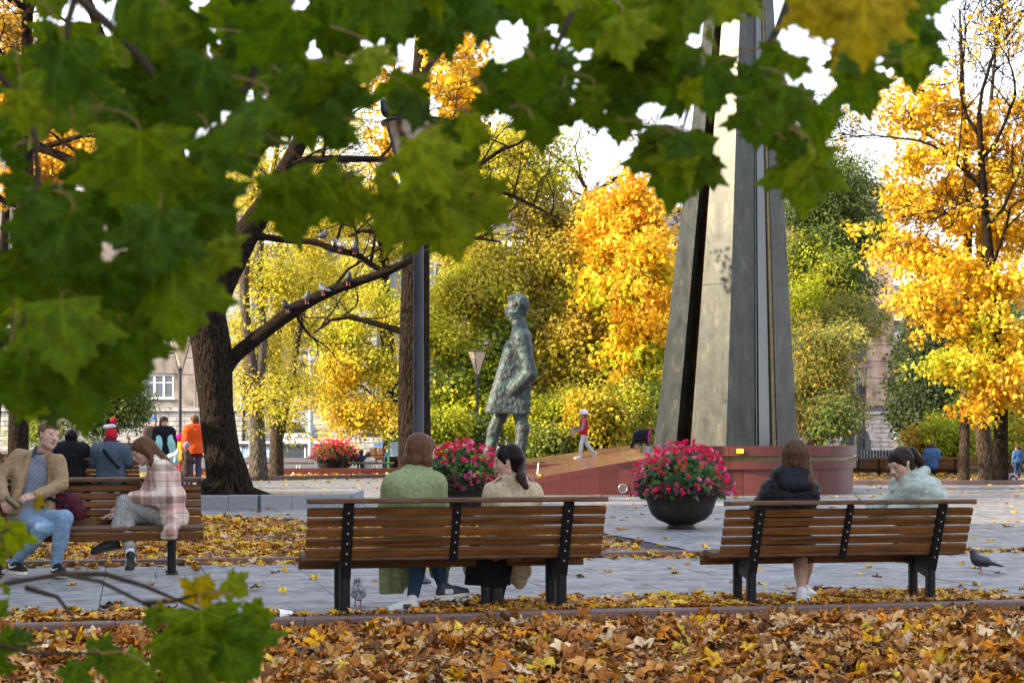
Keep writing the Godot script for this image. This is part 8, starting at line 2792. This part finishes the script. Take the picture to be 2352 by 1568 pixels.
	b.tube([Vector3(0.2, 0.1, 0.3), Vector3(0.2, 0.22, -0.35), Vector3(0.2, 0.3, -0.45)], [0.014, 0.014, 0.014], 6)
	b.tube([Vector3(-0.2, 0.3, -0.45), Vector3(0.2, 0.3, -0.45)], [0.016, 0.016], 6)
	obj("frame", b, M.dark_iron, o)
	for e in [Vector3(-0.22, 0.0, 0.25), Vector3(0.22, 0.0, 0.25), Vector3(-0.22, 0.0, -0.25), Vector3(0.22, 0.0, -0.25)]:
		b = MB.new()
		b.lathe([Vector2(0.02, -0.02), Vector2(0.09, -0.02), Vector2(0.1, 0), Vector2(0.09, 0.02), Vector2(0.02, 0.02)], 14, Transform3D(Basis(Vector3.BACK, PI / 2), e))
		obj("wheel", b, M.rubber, o)

# ---------------------------------------------------------------- maple leaves
const HALF := [[0.04, 0.0], [0.22, -0.1], [0.38, -0.07], [0.58, -0.04], [0.48, 0.08], [0.5, 0.16], [0.43, 0.2], [0.54, 0.3], [0.64, 0.3], [0.65, 0.42], [0.86, 0.57], [0.66, 0.58], [0.61, 0.7], [0.5, 0.63], [0.35, 0.65], [0.39, 0.8], [0.28, 0.82], [0.2, 0.94], [0.12, 0.93], [0.0, 1.14]]
const HALF_FEW := [[0.05, 0.0], [0.4, -0.09], [0.58, -0.03], [0.37, 0.2], [0.64, 0.32], [0.84, 0.56], [0.58, 0.66], [0.3, 0.6], [0.28, 0.82], [0.0, 1.12]]

func leaf_outline(half: Array) -> Array:
	var out := []
	for p in half: out.append(Vector2(p[0], p[1]))
	for k in range(half.size() - 2, -1, -1): out.append(Vector2(-half[k][0], half[k][1]))
	return out

# fold along the midrib, droop towards the tip, ripple across
func leaf_mesh(half: Array, fold: float, droop: float, ripple: float, sd: int, rings := 2, stalk := 0.0) -> ArrayMesh:
	var b := MB.new()
	var out := leaf_outline(half)
	var c := Vector2(0, 0.34)
	var z := func(p: Vector2) -> float:
		return -fold * absf(p.x) - droop * p.y * absf(p.y) + ripple * wob.get_noise_3d(p.x * 2.6 + sd * 7.1, p.y * 2.6, sd) + ripple * 0.25 * sin(absf(p.x) * 14.0 - p.y * 9.0)
	var pt := func(p: Vector2) -> Vector3: return Vector3(p.x, p.y, z.call(p))
	var nrm := func(p: Vector2) -> Vector3:
		var e := 0.03
		var gx: float = (z.call(p + Vector2(e, 0)) - z.call(p - Vector2(e, 0))) / (2 * e)
		var gy: float = (z.call(p + Vector2(0, e)) - z.call(p - Vector2(0, e))) / (2 * e)
		return Vector3(-gx, -gy, 1).normalized()
	var tx := func(p: Vector2) -> Vector2: return Vector2(0.5 + p.x * 0.55, 0.85 - p.y * 0.68)
	var m := b.vert(pt.call(c), nrm.call(c), tx.call(c))
	var prev := []
	for rg in rings:
		var cur := []
		var f := float(rg + 1) / rings
		for p in out:
			var q: Vector2 = c.lerp(p, f)
			cur.append(b.vert(pt.call(q), nrm.call(q), tx.call(q)))
		for k in out.size():
			var j := (k + 1) % out.size()
			if rg == 0: b.tri(m, cur[k], cur[j])
			else:
				b.tri(prev[k], cur[k], cur[j])
				b.tri(prev[k], cur[j], prev[j])
		prev = cur
	if stalk > 0.0:
		b.tube([Vector3(0, 0.02, z.call(Vector2(0, 0.02))), Vector3(0.03, -0.3 * stalk, 0.05), Vector3(0.0, -stalk, 0.16)], [0.014, 0.013, 0.018], 5)
	return b.mesh()

func leaf_colour(r: RandomNumberGenerator, yellow: float) -> Color:
	var h := r.randf()
	var c: Color
	if h < yellow * 0.6: c = Color(0.84, 0.44, 0.02)
	elif h < yellow: c = Color(0.82, 0.55, 0.07)
	elif h < yellow + (1 - yellow) * 0.30: c = Color(0.50, 0.19, 0.045)
	elif h < yellow + (1 - yellow) * 0.52: c = Color(0.64, 0.30, 0.08)
	elif h < yellow + (1 - yellow) * 0.70: c = Color(0.74, 0.44, 0.19)
	elif h < yellow + (1 - yellow) * 0.80: c = Color(0.74, 0.26, 0.02)
	elif h < yellow + (1 - yellow) * 0.93: c = Color(0.25, 0.11, 0.045)
	else: c = Color(0.78, 0.57, 0.34)
	return c * r.randf_range(0.9, 1.4)

var litter_meshes := []

func litter_basis(r: RandomNumberGenerator, tilt: float, s: float) -> Basis:
	# lying leaf: its face up or down, tipped a little
	var up := Vector3(r.randfn() * tilt, 1.0, r.randfn() * tilt).normalized()
	if r.randf() < 0.45: up = -up
	var bs := frame(up, Vector3(r.randfn(), 0.01, r.randfn()).normalized())
	return bs.scaled(Vector3.ONE * s)

func build_litter() -> void:
	var r := RandomNumberGenerator.new()
	r.seed = 99
	for k in 16:
		litter_meshes.append(leaf_mesh(HALF_FEW.map(func(q): return [q[0] * r.randf_range(0.75, 1.1), q[1] * r.randf_range(0.92, 1.06)]), r.randf_range(-0.25, 0.75), r.randf_range(-0.3, 0.55), r.randf_range(0.25, 0.6), 40 + k, 2, 0.55 if k % 2 else 0.0))
	# the deep bed in front of the kerb
	var heap := func(x: float, z: float) -> float: return 0.02 - 0.075 * smoothstep(-1.6, -0.25, (z + 12.03) * -0.9756 - x * 0.2195) + 0.035 * wob.get_noise_2d(x * 0.9, z * 0.9) + 0.02 * wob.get_noise_2d(x * 3.0, z * 3.0)
	var bed := MB.new()
	for a in 64:
		for c in 30:
			var q := []
			for e in [[0, 0], [1, 0], [1, 1], [0, 1]]:
				var u: float = -9.0 + (a + e[0]) * 0.3
				var v: float = -7.6 + (c + e[1]) * 0.25
				var p := uv(u, v)
				q.append(p + Vector3(0, heap.call(p.x, p.z) - 0.03 - (0.05 if v > -0.2 else 0.0), 0))
			bed.quad(q[0], q[1], q[2], q[3], (q[1] - q[0]).cross(q[3] - q[0]).normalized())
	structure("leaf_mould", bed, M.earth)
	var singles := []
	var rest := []
	var n := 0
	while n < 8200:
		var v := -0.2 - 5.6 * pow(r.randf(), 1.15)
		var u := r.randf_range(-6.5, 7.5)
		var p := uv(u, v)
		if absf(p.x) > -p.z * 0.31 + 0.5: continue
		n += 1
		var h: float = heap.call(p.x, p.z)
		var lay := r.randf()
		p.y = h + lay * 0.055 - 0.012
		var s := r.randf_range(0.055, 0.108)
		var tr := Transform3D(litter_basis(r, 0.16 + 0.4 * lay, s), p)
		var vis := absf(p.x) < -p.z * 0.296 and p.z < -7.9
		if vis and lay > 0.62 and singles.size() < 296:
			singles.append([tr, leaf_colour(r, 0.10), s])
		else:
			rest.append([tr, leaf_colour(r, 0.08)])
	# the nearest, topmost leaves are leaves of their own
	var tones := {}
	for e in singles:
		var col: Color = e[1]
		var key := "%d %d" % [int(col.r * 7), int(col.g * 9)]
		if not tones.has(key):
			var m: StandardMaterial3D = M.litter.duplicate()
			m.vertex_color_use_as_albedo = false
			m.albedo_color = col.linear_to_srgb()
			tones[key] = m
		var kind := "brown"
		var lab := "curled brown maple leaf lying on top of the litter in front of the kerb"
		if col.g > 0.55 * col.r and col.b < 0.25 * col.r:
			lab = "yellow maple leaf lying on top of the litter in front of the kerb"; kind = "yellow"
		elif col.g < 0.42 * col.r and col.r > 0.35 and col.b < 0.1:
			lab = "orange maple leaf lying on top of the litter in front of the kerb"; kind = "orange"
		elif col.b > 0.4 * col.r:
			lab = "pale dried maple leaf lying on top of the litter in front of the kerb"; kind = "pale"
		var o := put("fallen_leaf", litter_meshes[r.randi() % 16], tones[key])
		o.transform = e[0]
		tag(o, lab, "leaf", "fallen %s leaves in front of the kerb" % kind)
	scatter("leaf_litter", "deep bed of fallen brown and yellow maple leaves in front of the kerb", rest, r)
	# leaves on the paving: thick along both kerbs, thin in between
	var path := []
	n = 0
	while n < 4800:
		var u := r.randf_range(-6.5, 7.0)
		var v: float
		var h := r.randf()
		if h < 0.62:
			v = 0.12 + absf(r.randfn()) * 0.42
			var keep := 0.25 + 0.9 * wob.get_noise_2d(u * 0.8, 3.0) + (0.35 if u > -0.6 else -0.25)
			if r.randf() > keep: continue
		elif h < 0.72: v = r.randf_range(0.2, 5.3); if r.randf() > 0.32: continue
		elif h < 0.94: v = 5.42 - absf(r.randfn()) * 0.22
		else: v = r.randf_range(0.1, 2.0)
		var p := uv(u, v)
		if absf(p.x) > -p.z * 0.31 + 0.3: continue
		n += 1
		p.y = 0.012 + (0.014 * r.randf() if v < 0.8 or v > 5.0 else 0.0)
		path.append([Transform3D(litter_basis(r, 0.12, r.randf_range(0.05, 0.095)), p), leaf_colour(r, 0.3)])
	scatter("path_leaves", "fallen leaves strewn over the paving between the kerbs", path, r)
	var cobble := []
	n = 0
	while n < 5200:
		var u := r.randf_range(-11.0, 3.0)
		var v := 5.6 + 12.5 * r.randf()
		var p := uv(u, v)
		if absf(p.x) > -p.z * 0.31 + 0.3: continue
		if Vector2(p.x - HUB.x, p.z - HUB.z).length() < 16.1 and r.randf() > 0.02: continue
		var keep := 0.42 + 0.9 * wob.get_noise_2d(p.x * 0.35, p.z * 0.35) + (0.25 if u < -0.5 else -0.02)
		if r.randf() > keep: continue
		n += 1
		p.y = 0.014 + 0.02 * r.randf()
		cobble.append([Transform3D(litter_basis(r, 0.18, r.randf_range(0.055, 0.1)), p), leaf_colour(r, 0.42)])
	scatter("sett_leaves", "yellow and brown leaves strewn over the sett strip", cobble, r)
	var wide := []
	n = 0
	while n < 2600:
		var p := Vector3(r.randf_range(-16, 20), 0.01, -r.randf_range(13, 60))
		if absf(p.x) > -p.z * 0.31 + 0.3: continue
		var lawn := p.z < -56.0 or (p.z < -45.4 and p.x > 9.6)
		if not lawn and r.randf() > 0.16: continue
		if lawn: p.y = -0.04
		if Vector2(p.x - HUB.x, p.z - HUB.z).length() < 3.3: continue
		if p.x > -1.7 and p.x < 5 and p.z < -36.9 and p.z > -46: continue
		n += 1
		wide.append([Transform3D(litter_basis(r, 0.2, r.randf_range(0.06, 0.1) * (1.7 if lawn else 1.0)), p), leaf_colour(r, 0.5)])
	scatter("scattered_leaves", "loose leaves scattered over the plaza and the far lawn", wide, r)

func scatter(called: String, label: String, list: Array, r: RandomNumberGenerator) -> void:
	var root := Node3D.new()
	root.name = numbered(called)
	add_child(root)
	tag(root, label, "", "", "stuff")
	for w in 8:
		var mm := MultiMesh.new()
		mm.transform_format = MultiMesh.TRANSFORM_3D
		mm.use_colors = true
		mm.mesh = litter_meshes[w * 2 + (1 if called == "leaf_litter" and w % 2 else 0)]
		var mine := []
		for k in range(w, list.size(), 8): mine.append(list[k])
		mm.instance_count = mine.size()
		for k in mine.size():
			mm.set_instance_transform(k, mine[k][0])
			mm.set_instance_color(k, mine[k][1])
		var mi := MultiMeshInstance3D.new()
		mi.name = "leaves"
		mi.multimesh = mm
		mi.material_override = M.litter
		root.add_child(mi, true)
		mi.set_meta("kind", "stuff")

# ---------------------------------------------------------------- the maple over the camera
const LOW := [[-40, 970], [0, 962], [60, 975], [100, 945], [150, 965], [185, 1005], [232, 970], [250, 885], [292, 888], [322, 825], [335, 745], [362, 765], [395, 790], [414, 700], [470, 690], [508, 655], [548, 600], [560, 470], [575, 400], [600, 335], [645, 312], [700, 310], [722, 362], [780, 340], [832, 325], [850, 262], [905, 262], [940, 300], [1000, 385], [1090, 402], [1118, 330], [1150, 250], [1192, 262], [1240, 352], [1288, 262], [1330, 255], [1368, 292], [1402, 240], [1424, 335], [1500, 372], [1555, 462], [1600, 420], [1628, 330], [1642, 215], [1702, 225], [1720, 330], [1788, 352], [1812, 400], [1850, 488], [1890, 420], [1925, 292], [1918, 210], [1950, 192], [2005, 266], [2012, 196], [2060, 162], [2110, 190], [2152, 122], [2158, 30], [2175, -30], [2400, -60]]
const GAPS := [[30, 50, 36, 46], [190, 20, 40, 28], [272, 118, 9, 14], [108, 352, 46, 58], [660, 358, 38, 42], [735, 100, 12, 26], [882, 160, 22, 18], [945, 110, 20, 50], [1040, 192, 40, 58], [1100, 44, 13, 24], [1170, 78, 18, 28], [1085, 105, 11, 11], [1146, 120, 9, 22], [1325, 20, 11, 18], [1350, 120, 24, 15], [830, 235, 9, 26], [856, 290, 30, 40], [1706, 85, 26, 40], [1800, 45, 24, 44], [1860, 100, 46, 26], [1502, 268, 46, 32], [1652, 252, 16, 44], [1828, 305, 11, 12], [1905, 195, 12, 22], [2080, 60, 16, 14], [2012, 105, 14, 14], [310, 722, 5, 22], [1640, 40, 7, 14], [1628, 110, 12, 14]]

func low_edge(x: float) -> float:
	for k in LOW.size() - 1:
		if x >= LOW[k][0] and x < LOW[k + 1][0]:
			return lerpf(LOW[k][1], LOW[k + 1][1], (x - LOW[k][0]) / float(LOW[k + 1][0] - LOW[k][0]))
	return -100.0

func clear_of_gaps(p: Vector2) -> bool:
	for q in GAPS:
		if pow((p.x - q[0]) / q[2], 2) + pow((p.y - q[1]) / q[3], 2) < 1.0: return false
	return true

func vein_texture() -> ImageTexture:
	var n := 160
	var im := Image.create(n, n, false, Image.FORMAT_RGB8)
	var segs := []
	var base := Vector2(0, 0.02)
	for tip in [Vector2(0, 1.1), Vector2(0.82, 0.55), Vector2(-0.82, 0.55), Vector2(0.55, -0.04), Vector2(-0.55, -0.04)]:
		segs.append([base, tip, 0.016])
		for k in 3:
			var f := 0.3 + 0.2 * k
			var at_: Vector2 = base.lerp(tip, f)
			var d: Vector2 = (tip - base)
			for s in [0.75, -0.75]:
				segs.append([at_, at_ + d.rotated(s) * (0.32 - 0.07 * k), 0.007])
	for y in n:
		for x in n:
			var p := Vector2((x / float(n) - 0.5) / 0.55, (0.85 - y / float(n)) / 0.68)
			var v := 0.0
			for s in segs:
				var a: Vector2 = s[0]
				var ab: Vector2 = s[1] - a
				var t := clampf((p - a).dot(ab) / ab.length_squared(), 0, 1)
				var d := p.distance_to(a + ab * t)
				v = maxf(v, clampf(1.4 - d / s[2], 0, 1) * (1.0 - t * 0.5))
			var w := 0.78 + 0.2 * wob.get_noise_2d(p.x * 3.0, p.y * 3.0) + 0.08 * wob.get_noise_2d(p.x * 14.0, p.y * 14.0)
			im.set_pixel(x, y, Color(minf(w + 0.35 * v, 1.0), minf(w + 0.2 * v, 1.0), minf(w * 0.9 + 0.1 * v, 1.0)))
	return ImageTexture.create_from_image(im)

func build_foreground_maple() -> void:
	var r := RandomNumberGenerator.new()
	r.seed = 2024
	var veins := vein_texture()
	var mats := []
	for e in [[0.105, 0.19, 0.007], [0.155, 0.25, 0.007], [0.068, 0.135, 0.007], [0.26, 0.33, 0.01], [0.46, 0.34, 0.010], [0.085, 0.165, 0.018]]:
		var m := mat("maple_leaf%d" % mats.size(), lin(e[0], e[1], e[2]), 0.55)
		m.metallic_specular = 0.2
		m.albedo_texture = veins
		m.backlight_enabled = true
		m.backlight = Color(1.0, 1.0, 0.75)
		m.cull_mode = BaseMaterial3D.CULL_DISABLED
		mats.append(m)
	var shapes := []
	for k in 7:
		shapes.append(leaf_mesh(HALF, r.randf_range(0.05, 0.5), r.randf_range(0.05, 0.4), r.randf_range(0.08, 0.2), 10 + k, 3))
	var outline := leaf_outline(HALF_FEW)
	var base := Vector3(-3.4, 0, -0.4)
	var o := thing("maple_tree", "green leaved maple hanging over the top of the view with large lobed leaves", "tree", base)
	var off := -base
	var b := MB.new()
	b.tube([Vector3(0, -0.05, 0), Vector3(0.02, 0.9, 0), Vector3(0.0, 2.0, -0.05), Vector3(-0.1, 3.2, 0), Vector3(0.1, 5.0, 0.1)], [0.26, 0.21, 0.19, 0.16, 0.1], 18, true, 0.14, wob, 2.5)
	obj("trunk", b, M.bark_brown, o)
	# boughs: from the trunk over the view, with twigs hanging into it
	var boughs := []
	for e in [
		[[-500, -700, 2.0], [-150, -350, 2.5], [250, -150, 2.8], [640, -60, 2.9], [1100, -40, 3.0], [1560, -30, 3.1], [1960, -70, 3.2], [2200, -140, 3.2]],
		[[-150, -350, 2.5], [120, -60, 2.6], [330, 140, 2.6], [420, 330, 2.6], [330, 560, 2.55], [210, 760, 2.5]],
		[[-600, -300, 1.9], [-160, 30, 2.4], [60, 260, 2.5], [80, 520, 2.5], [50, 760, 2.5]],
		[[640, -60, 2.9], [600, 120, 2.8], [520, 300, 2.7], [470, 460, 2.65], [440, 600, 2.6]],
		[[700, -60, 2.9], [640, 60, 2.75], [620, 150, 2.7]],
		[[1100, -40, 3.0], [1050, 60, 3.0], [960, 190, 2.95], [915, 290, 2.9], [985, 370, 2.85], [1060, 450, 2.85]],
		[[1560, -30, 3.1], [1560, 90, 3.05], [1600, 160, 3.0], [1570, 290, 3.0]],
		[[1830, -50, 3.2], [1790, 60, 3.1], [1760, 130, 3.1], [1780, 240, 3.05], [1840, 330, 3.05]],
		[[1340, -35, 3.05], [1300, 60, 3.0], [1250, 170, 3.0]],
		[[250, -150, 2.8], [170, 0, 2.7], [150, 110, 2.65]],
		[[1400, -35, 3.05], [1420, 60, 3.0], [1470, 70, 3.0], [1540, 80, 3.0]],
	]:
		var ps: Array = px(e, 2.6).map(func(p): return p + off)
		if e[0][0] == -500: ps = [Vector3(0.0, 2.0, -0.05)] + ps
		if e[0][0] == -600: ps = [Vector3(0.0, 1.5, -0.02)] + ps
		var fine_ps := []
		var n := (ps.size() - 1) * 4 + 1
		for k in n:
			var t := k / float(n - 1) * (ps.size() - 1)
			var j := mini(int(t), ps.size() - 2)
			fine_ps.append((ps[j] as Vector3).cubic_interpolate(ps[j + 1], ps[maxi(j - 1, 0)], ps[mini(j + 2, ps.size() - 1)], t - j))
		boughs.append(fine_ps)
		b = MB.new()
		var big := fine_ps.size() > 26
		b.tube(fine_ps, taper(fine_ps.size(), 0.03 if big else 0.009, 0.006 if big else 0.0028), 9, true, 0.1, wob, 2.0)
		obj("bough", b, M.bark_brown, o)
	var stalks := MB.new()
	var red := mat("leaf_stalk", lin(0.22, 0.10, 0.025), 0.6)
	var count := [0]
	var hung := []
	var add := func(p: Vector3, bs: Basis, m: int) -> void:
		hung.append([Transform3D(bs, p + off), m, r.randi() % shapes.size(), bs.y.length() / absf(p.z)])
		count[0] += 1
		# the stalk runs up to the nearest bough
		var foot := p + off
		var best := Vector3.ZERO
		var bd := 1e9
		for bo in boughs:
			for k in range(0, bo.size(), 1):
				var q: Vector3 = bo[k]
				var dd := q.distance_to(foot) + maxf(0.0, foot.y - q.y) * 2.0
				if dd < bd: bd = dd; best = q
		var end := best if bd < 0.22 else foot + (best - foot).normalized() * 0.13 + Vector3(0, 0.04, 0)
		var ctl := foot - bs.y.normalized() * foot.distance_to(end) * 0.2
		var arc := []
		for k in 7: arc.append(foot.lerp(ctl, k / 6.0).lerp(ctl.lerp(end, k / 6.0), k / 6.0))
		stalks.tube(arc, taper(7, 0.0008, 0.0013), 5, false)
	# how much of the view is leafed over, in cells of 28 px
	var gw := 86
	var gh := 38
	var cover := PackedInt32Array()
	cover.resize(gw * gh)
	var pick := func(x: float, y: float) -> int:
		var h := r.randf()
		if x > 1850 and y < 130 and h < 0.32: return 4
		if x > 850 and y > 280 and h < 0.55: return 3
		if h < 0.008: return 4
		return [0, 0, 1, 1, 2, 2, 3, 5][r.randi() % 8]
	for tries in 15000:
		if count[0] >= 860: break
		var x := r.randf_range(-60, 2180)
		var y := r.randf_range(-60, 960)
		if y > low_edge(x): continue
		var early := tries < 5000
		var size := r.randf_range(125, 205) if early else r.randf_range(60, 130)
		if x < 420 and early: size = r.randf_range(150, 240)
		var d := r.randf_range(2.25, 3.3)
		var roll := r.randfn() * 0.55
		var tiltx := r.randfn() * 0.35
		var tilty := r.randfn() * 0.45
		# leaf frame: -y hangs down
		var bs := Basis(Vector3.BACK, PI + roll) * Basis(Vector3.RIGHT, tiltx) * Basis(Vector3.UP, tilty)
		var ok := true
		var fresh := 0
		var cells := {}
		for q in outline:
			var w := bs * Vector3(q.x, q.y - 0.35, 0) * size * 0.88
			var p := Vector2(x + w.x, y - w.y)
			if p.y > low_edge(p.x) + 8.0 or not clear_of_gaps(p): ok = false; break
			for f in [0.0, 0.5, 0.8]:
				var c := Vector2(x, y).lerp(p, f)
				if f > 0.0 and not clear_of_gaps(c): ok = false
				cells[Vector2i(int(c.x / 28.0), int(c.y / 28.0))] = true
		if not ok: continue
		var inside := 0
		for c in cells:
			if c.x < 0 or c.y < 0 or c.x >= gw or c.y >= gh: continue
			inside += 1
			if cover[c.y * gw + c.x] == 0: fresh += 1
		if inside == 0 or fresh < inside * (0.16 if early else 0.14): continue
		for c in cells:
			if c.x < 0 or c.y < 0 or c.x >= gw or c.y >= gh: continue
			cover[c.y * gw + c.x] += 1
		var s := size * 0.88 * d / LENS
		var foot := at(x, y, d) + bs * Vector3(0, -0.35 * s, 0)
		add.call(foot, bs.scaled(Vector3.ONE * s), pick.call(x, y))
	# leaves that give the edge its outline: [foot x, y, tip x, y, width factor, tone, depth]
	for e in [
		[655, 395, 655, 560, 1, 1, 2.7], [730, 400, 826, 512, 0.9, 1, 2.8], [795, 420, 822, 508, 0.7, 3, 2.8], [950, 318, 1005, 425, 0.85, 3, 2.3], [985, 330, 965, 460, 1, 3, 2.8], [935, 430, 880, 555, 1.0, 3, 2.8], [1000, 415, 1050, 600, 1.0, 3, 2.8], [1010, 440, 940, 540, 0.8, 1, 2.85], [1060, 430, 1162, 515, 0.8, 3, 2.85], [1040, 400, 1105, 540, 0.8, 1, 2.9],
		[880, 388, 885, 450, 0.7, 3, 3.0], [1045, 270, 1090, 402, 1.0, 0, 2.9], [1225, 215, 1240, 356, 1.0, 0, 3.0], [1345, 200, 1368, 296, 0.8, 0, 3.0], [1430, 240, 1420, 338, 0.9, 0, 3.05], [1570, 300, 1555, 466, 1.0, 0, 3.0], [1500, 300, 1500, 380, 1.1, 0, 3.05], [1600, 330, 1615, 424, 0.9, 2, 3.05], [1745, 230, 1738, 345, 1.0, 0, 3.0], [1855, 330, 1850, 492, 0.9, 1, 3.0], [1835, 290, 1800, 400, 0.9, 0, 3.05], [1890, 240, 1920, 300, 0.9, 0, 3.0], [1960, 150, 2006, 268, 0.9, 0, 3.1], [2095, 80, 2108, 192, 0.9, 0, 3.1], [2120, 40, 2154, 118, 0.9, 2, 3.1],
		[1985, -10, 1992, 122, 1.0, 4, 2.15], [1855, -30, 1862, 68, 1.0, 4, 2.15], [2060, -30, 2066, 45, 0.8, 4, 2.3],
		[365, 480, 335, 640, 1.1, 5, 2.3], [395, 600, 400, 790, 1.0, 1, 2.35], [480, 560, 545, 600, 1.1, 3, 2.5], [275, 740, 293, 892, 1.0, 0, 2.4], [160, 800, 186, 1008, 1.0, 0, 2.35], [60, 820, 30, 975, 1.0, 0, 2.4], [140, 690, 160, 850, 1.0, 1, 2.3], [320, 300, 320, 540, 1.0, 1, 2.3],
	]:
		var d: float = e[6]
		var foot := at(e[0], e[1], d)
		var tip := at(e[2], e[3], d + r.randf_range(-0.05, 0.03))
		var yv := (tip - foot).normalized()
		var zv := (Vector3(r.randfn() * 0.25, r.randfn() * 0.2, 1.0)).normalized()
		var xv := yv.cross(zv).normalized()
		var s := foot.distance_to(tip) / 1.1
		add.call(foot, Basis(xv * s * e[4], yv * s, xv.cross(yv) * s), e[5])
	hung.sort_custom(func(p, q): return p[3] > q[3])
	for e in hung.slice(0, 298):
		var mi := put("leaf", shapes[e[2]], mats[e[1]], o)
		mi.transform = e[0]
	var many: StandardMaterial3D = mats[0].duplicate()
	many.albedo_color = Color.WHITE
	many.vertex_color_use_as_albedo = true
	for w in shapes.size():
		var mine := hung.slice(298).filter(func(e): return e[2] == w)
		if mine.is_empty(): continue
		var mm := MultiMesh.new()
		mm.transform_format = MultiMesh.TRANSFORM_3D
		mm.use_colors = true
		mm.mesh = shapes[w]
		mm.instance_count = mine.size()
		for k in mine.size():
			mm.set_instance_transform(k, mine[k][0])
			mm.set_instance_color(k, (mats[mine[k][1]].albedo_color as Color).srgb_to_linear())
		var mi := MultiMeshInstance3D.new()
		mi.name = "small_leaves"
		mi.multimesh = mm
		mi.material_override = many
		o.add_child(mi, true)
		mi.set_meta("kind", "stuff")
	tag(obj("leaf_stalks", stalks, red, o), "", "", "", "stuff")

	# the low shoot at the bottom left
	base = Vector3(-1.7, 0, -3.2)
	off = -base
	o = thing("maple_shoot", "low maple shoot with green and yellow leaves poking in at the bottom left", "sapling", base)
	b = MB.new()
	b.tube([Vector3(0, -0.05, 0), Vector3(0.02, 0.5, -0.05), Vector3(-0.05, 1.0, -0.1), Vector3(0.0, 1.6, 0.0)], [0.035, 0.028, 0.02, 0.008], 10)
	obj("stem", b, M.bark_brown, o)
	boughs = []
	for e in [
		[[-320, 1350, 3.3], [0, 1342, 3.5], [140, 1318, 3.55], [230, 1335, 3.55], [330, 1385, 3.55], [395, 1425, 3.55], [455, 1500, 3.5]],
		[[140, 1318, 3.55], [240, 1318, 3.6], [330, 1345, 3.6], [430, 1388, 3.6], [500, 1420, 3.6]],
		[[330, 1385, 3.55], [400, 1380, 3.5], [455, 1362, 3.5]],
		[[-320, 1290, 3.2], [-60, 1250, 3.3], [20, 1215, 3.3]],
		[[60, 1350, 3.55], [130, 1370, 3.5], [170, 1420, 3.5]],
		[[-320, 1480, 3.2], [-50, 1470, 3.4], [80, 1500, 3.4], [230, 1500, 3.4]],
	]:
		var ps: Array = px(e, 3.5).map(func(p): return p + off)
		if e[0][0] == -320: ps = [Vector3(0.0, ps[0].y + 0.12, 0.0)] + ps
		boughs.append(ps)
		b = MB.new()
		b.tube(ps, taper(ps.size(), 0.0065, 0.0025), 7)
		obj("twig", b, M.bark_brown, o)
	stalks = MB.new()
	for e in [
		[450, 1390, 480, 1318, 0.9, 4, 3.5], [520, 1330, 575, 1365, 0.9, 3, 3.55], [575, 1385, 610, 1470, 0.55, 1, 3.5], [380, 1395, 370, 1455, 0.8, 3, 3.5], [350, 1395, 350, 1450, 0.6, 1, 3.5], [460, 1400, 480, 1540, 1.25, 1, 3.45], [500, 1440, 560, 1580, 1.1, 0, 3.45], [430, 1480, 380, 1600, 1.1, 1, 3.45], [330, 1520, 240, 1590, 0.9, 1, 3.4], [560, 1500, 610, 1560, 0.9, 0, 3.5], [200, 1500, 290, 1500, 0.8, 0, 3.4], [180, 1520, 150, 1580, 0.9, 0, 3.4], [40, 1480, 75, 1440, 0.8, 2, 3.4], [0, 1460, 50, 1500, 0.9, 0, 3.4], [-20, 1420, 20, 1380, 0.8, 1, 3.5], [10, 1200, 25, 1280, 1.0, 3, 3.3], [-10, 1290, 0, 1235, 0.8, 3, 3.3], [5, 1350, 28, 1345, 0.9, 3, 3.4], [92, 1140, 78, 1172, 0.5, 4, 3.3], [-15, 1510, 5, 1570, 0.9, 0, 3.4],
	]:
		var d: float = e[6]
		var foot := at(e[0], e[1], d)
		var tip := at(e[2], e[3], d + r.randf_range(-0.04, 0.04))
		var yv := (tip - foot).normalized()
		var zv := (Vector3(r.randfn() * 0.3, 0.25 + r.randfn() * 0.3, 1.0)).normalized()
		var xv := yv.cross(zv).normalized()
		var s := foot.distance_to(tip) / 1.1
		var mi := put("leaf", shapes[r.randi() % shapes.size()], mats[e[5]], o)
		mi.transform = Transform3D(Basis(xv * s * e[4] * 1.1, yv * s, xv.cross(yv) * s), foot + off)
		var best := Vector3.ZERO
		var bd := 1e9
		for bo in boughs:
			for q in bo:
				if q.distance_to(foot + off) < bd: bd = q.distance_to(foot + off); best = q
		stalks.tube([foot + off, (foot + off).lerp(best, 0.5) + Vector3(0, 0.012, 0), best], [0.0015, 0.0015, 0.002], 5, false)
	tag(obj("leaf_stalks", stalks, red, o), "", "", "", "stuff")
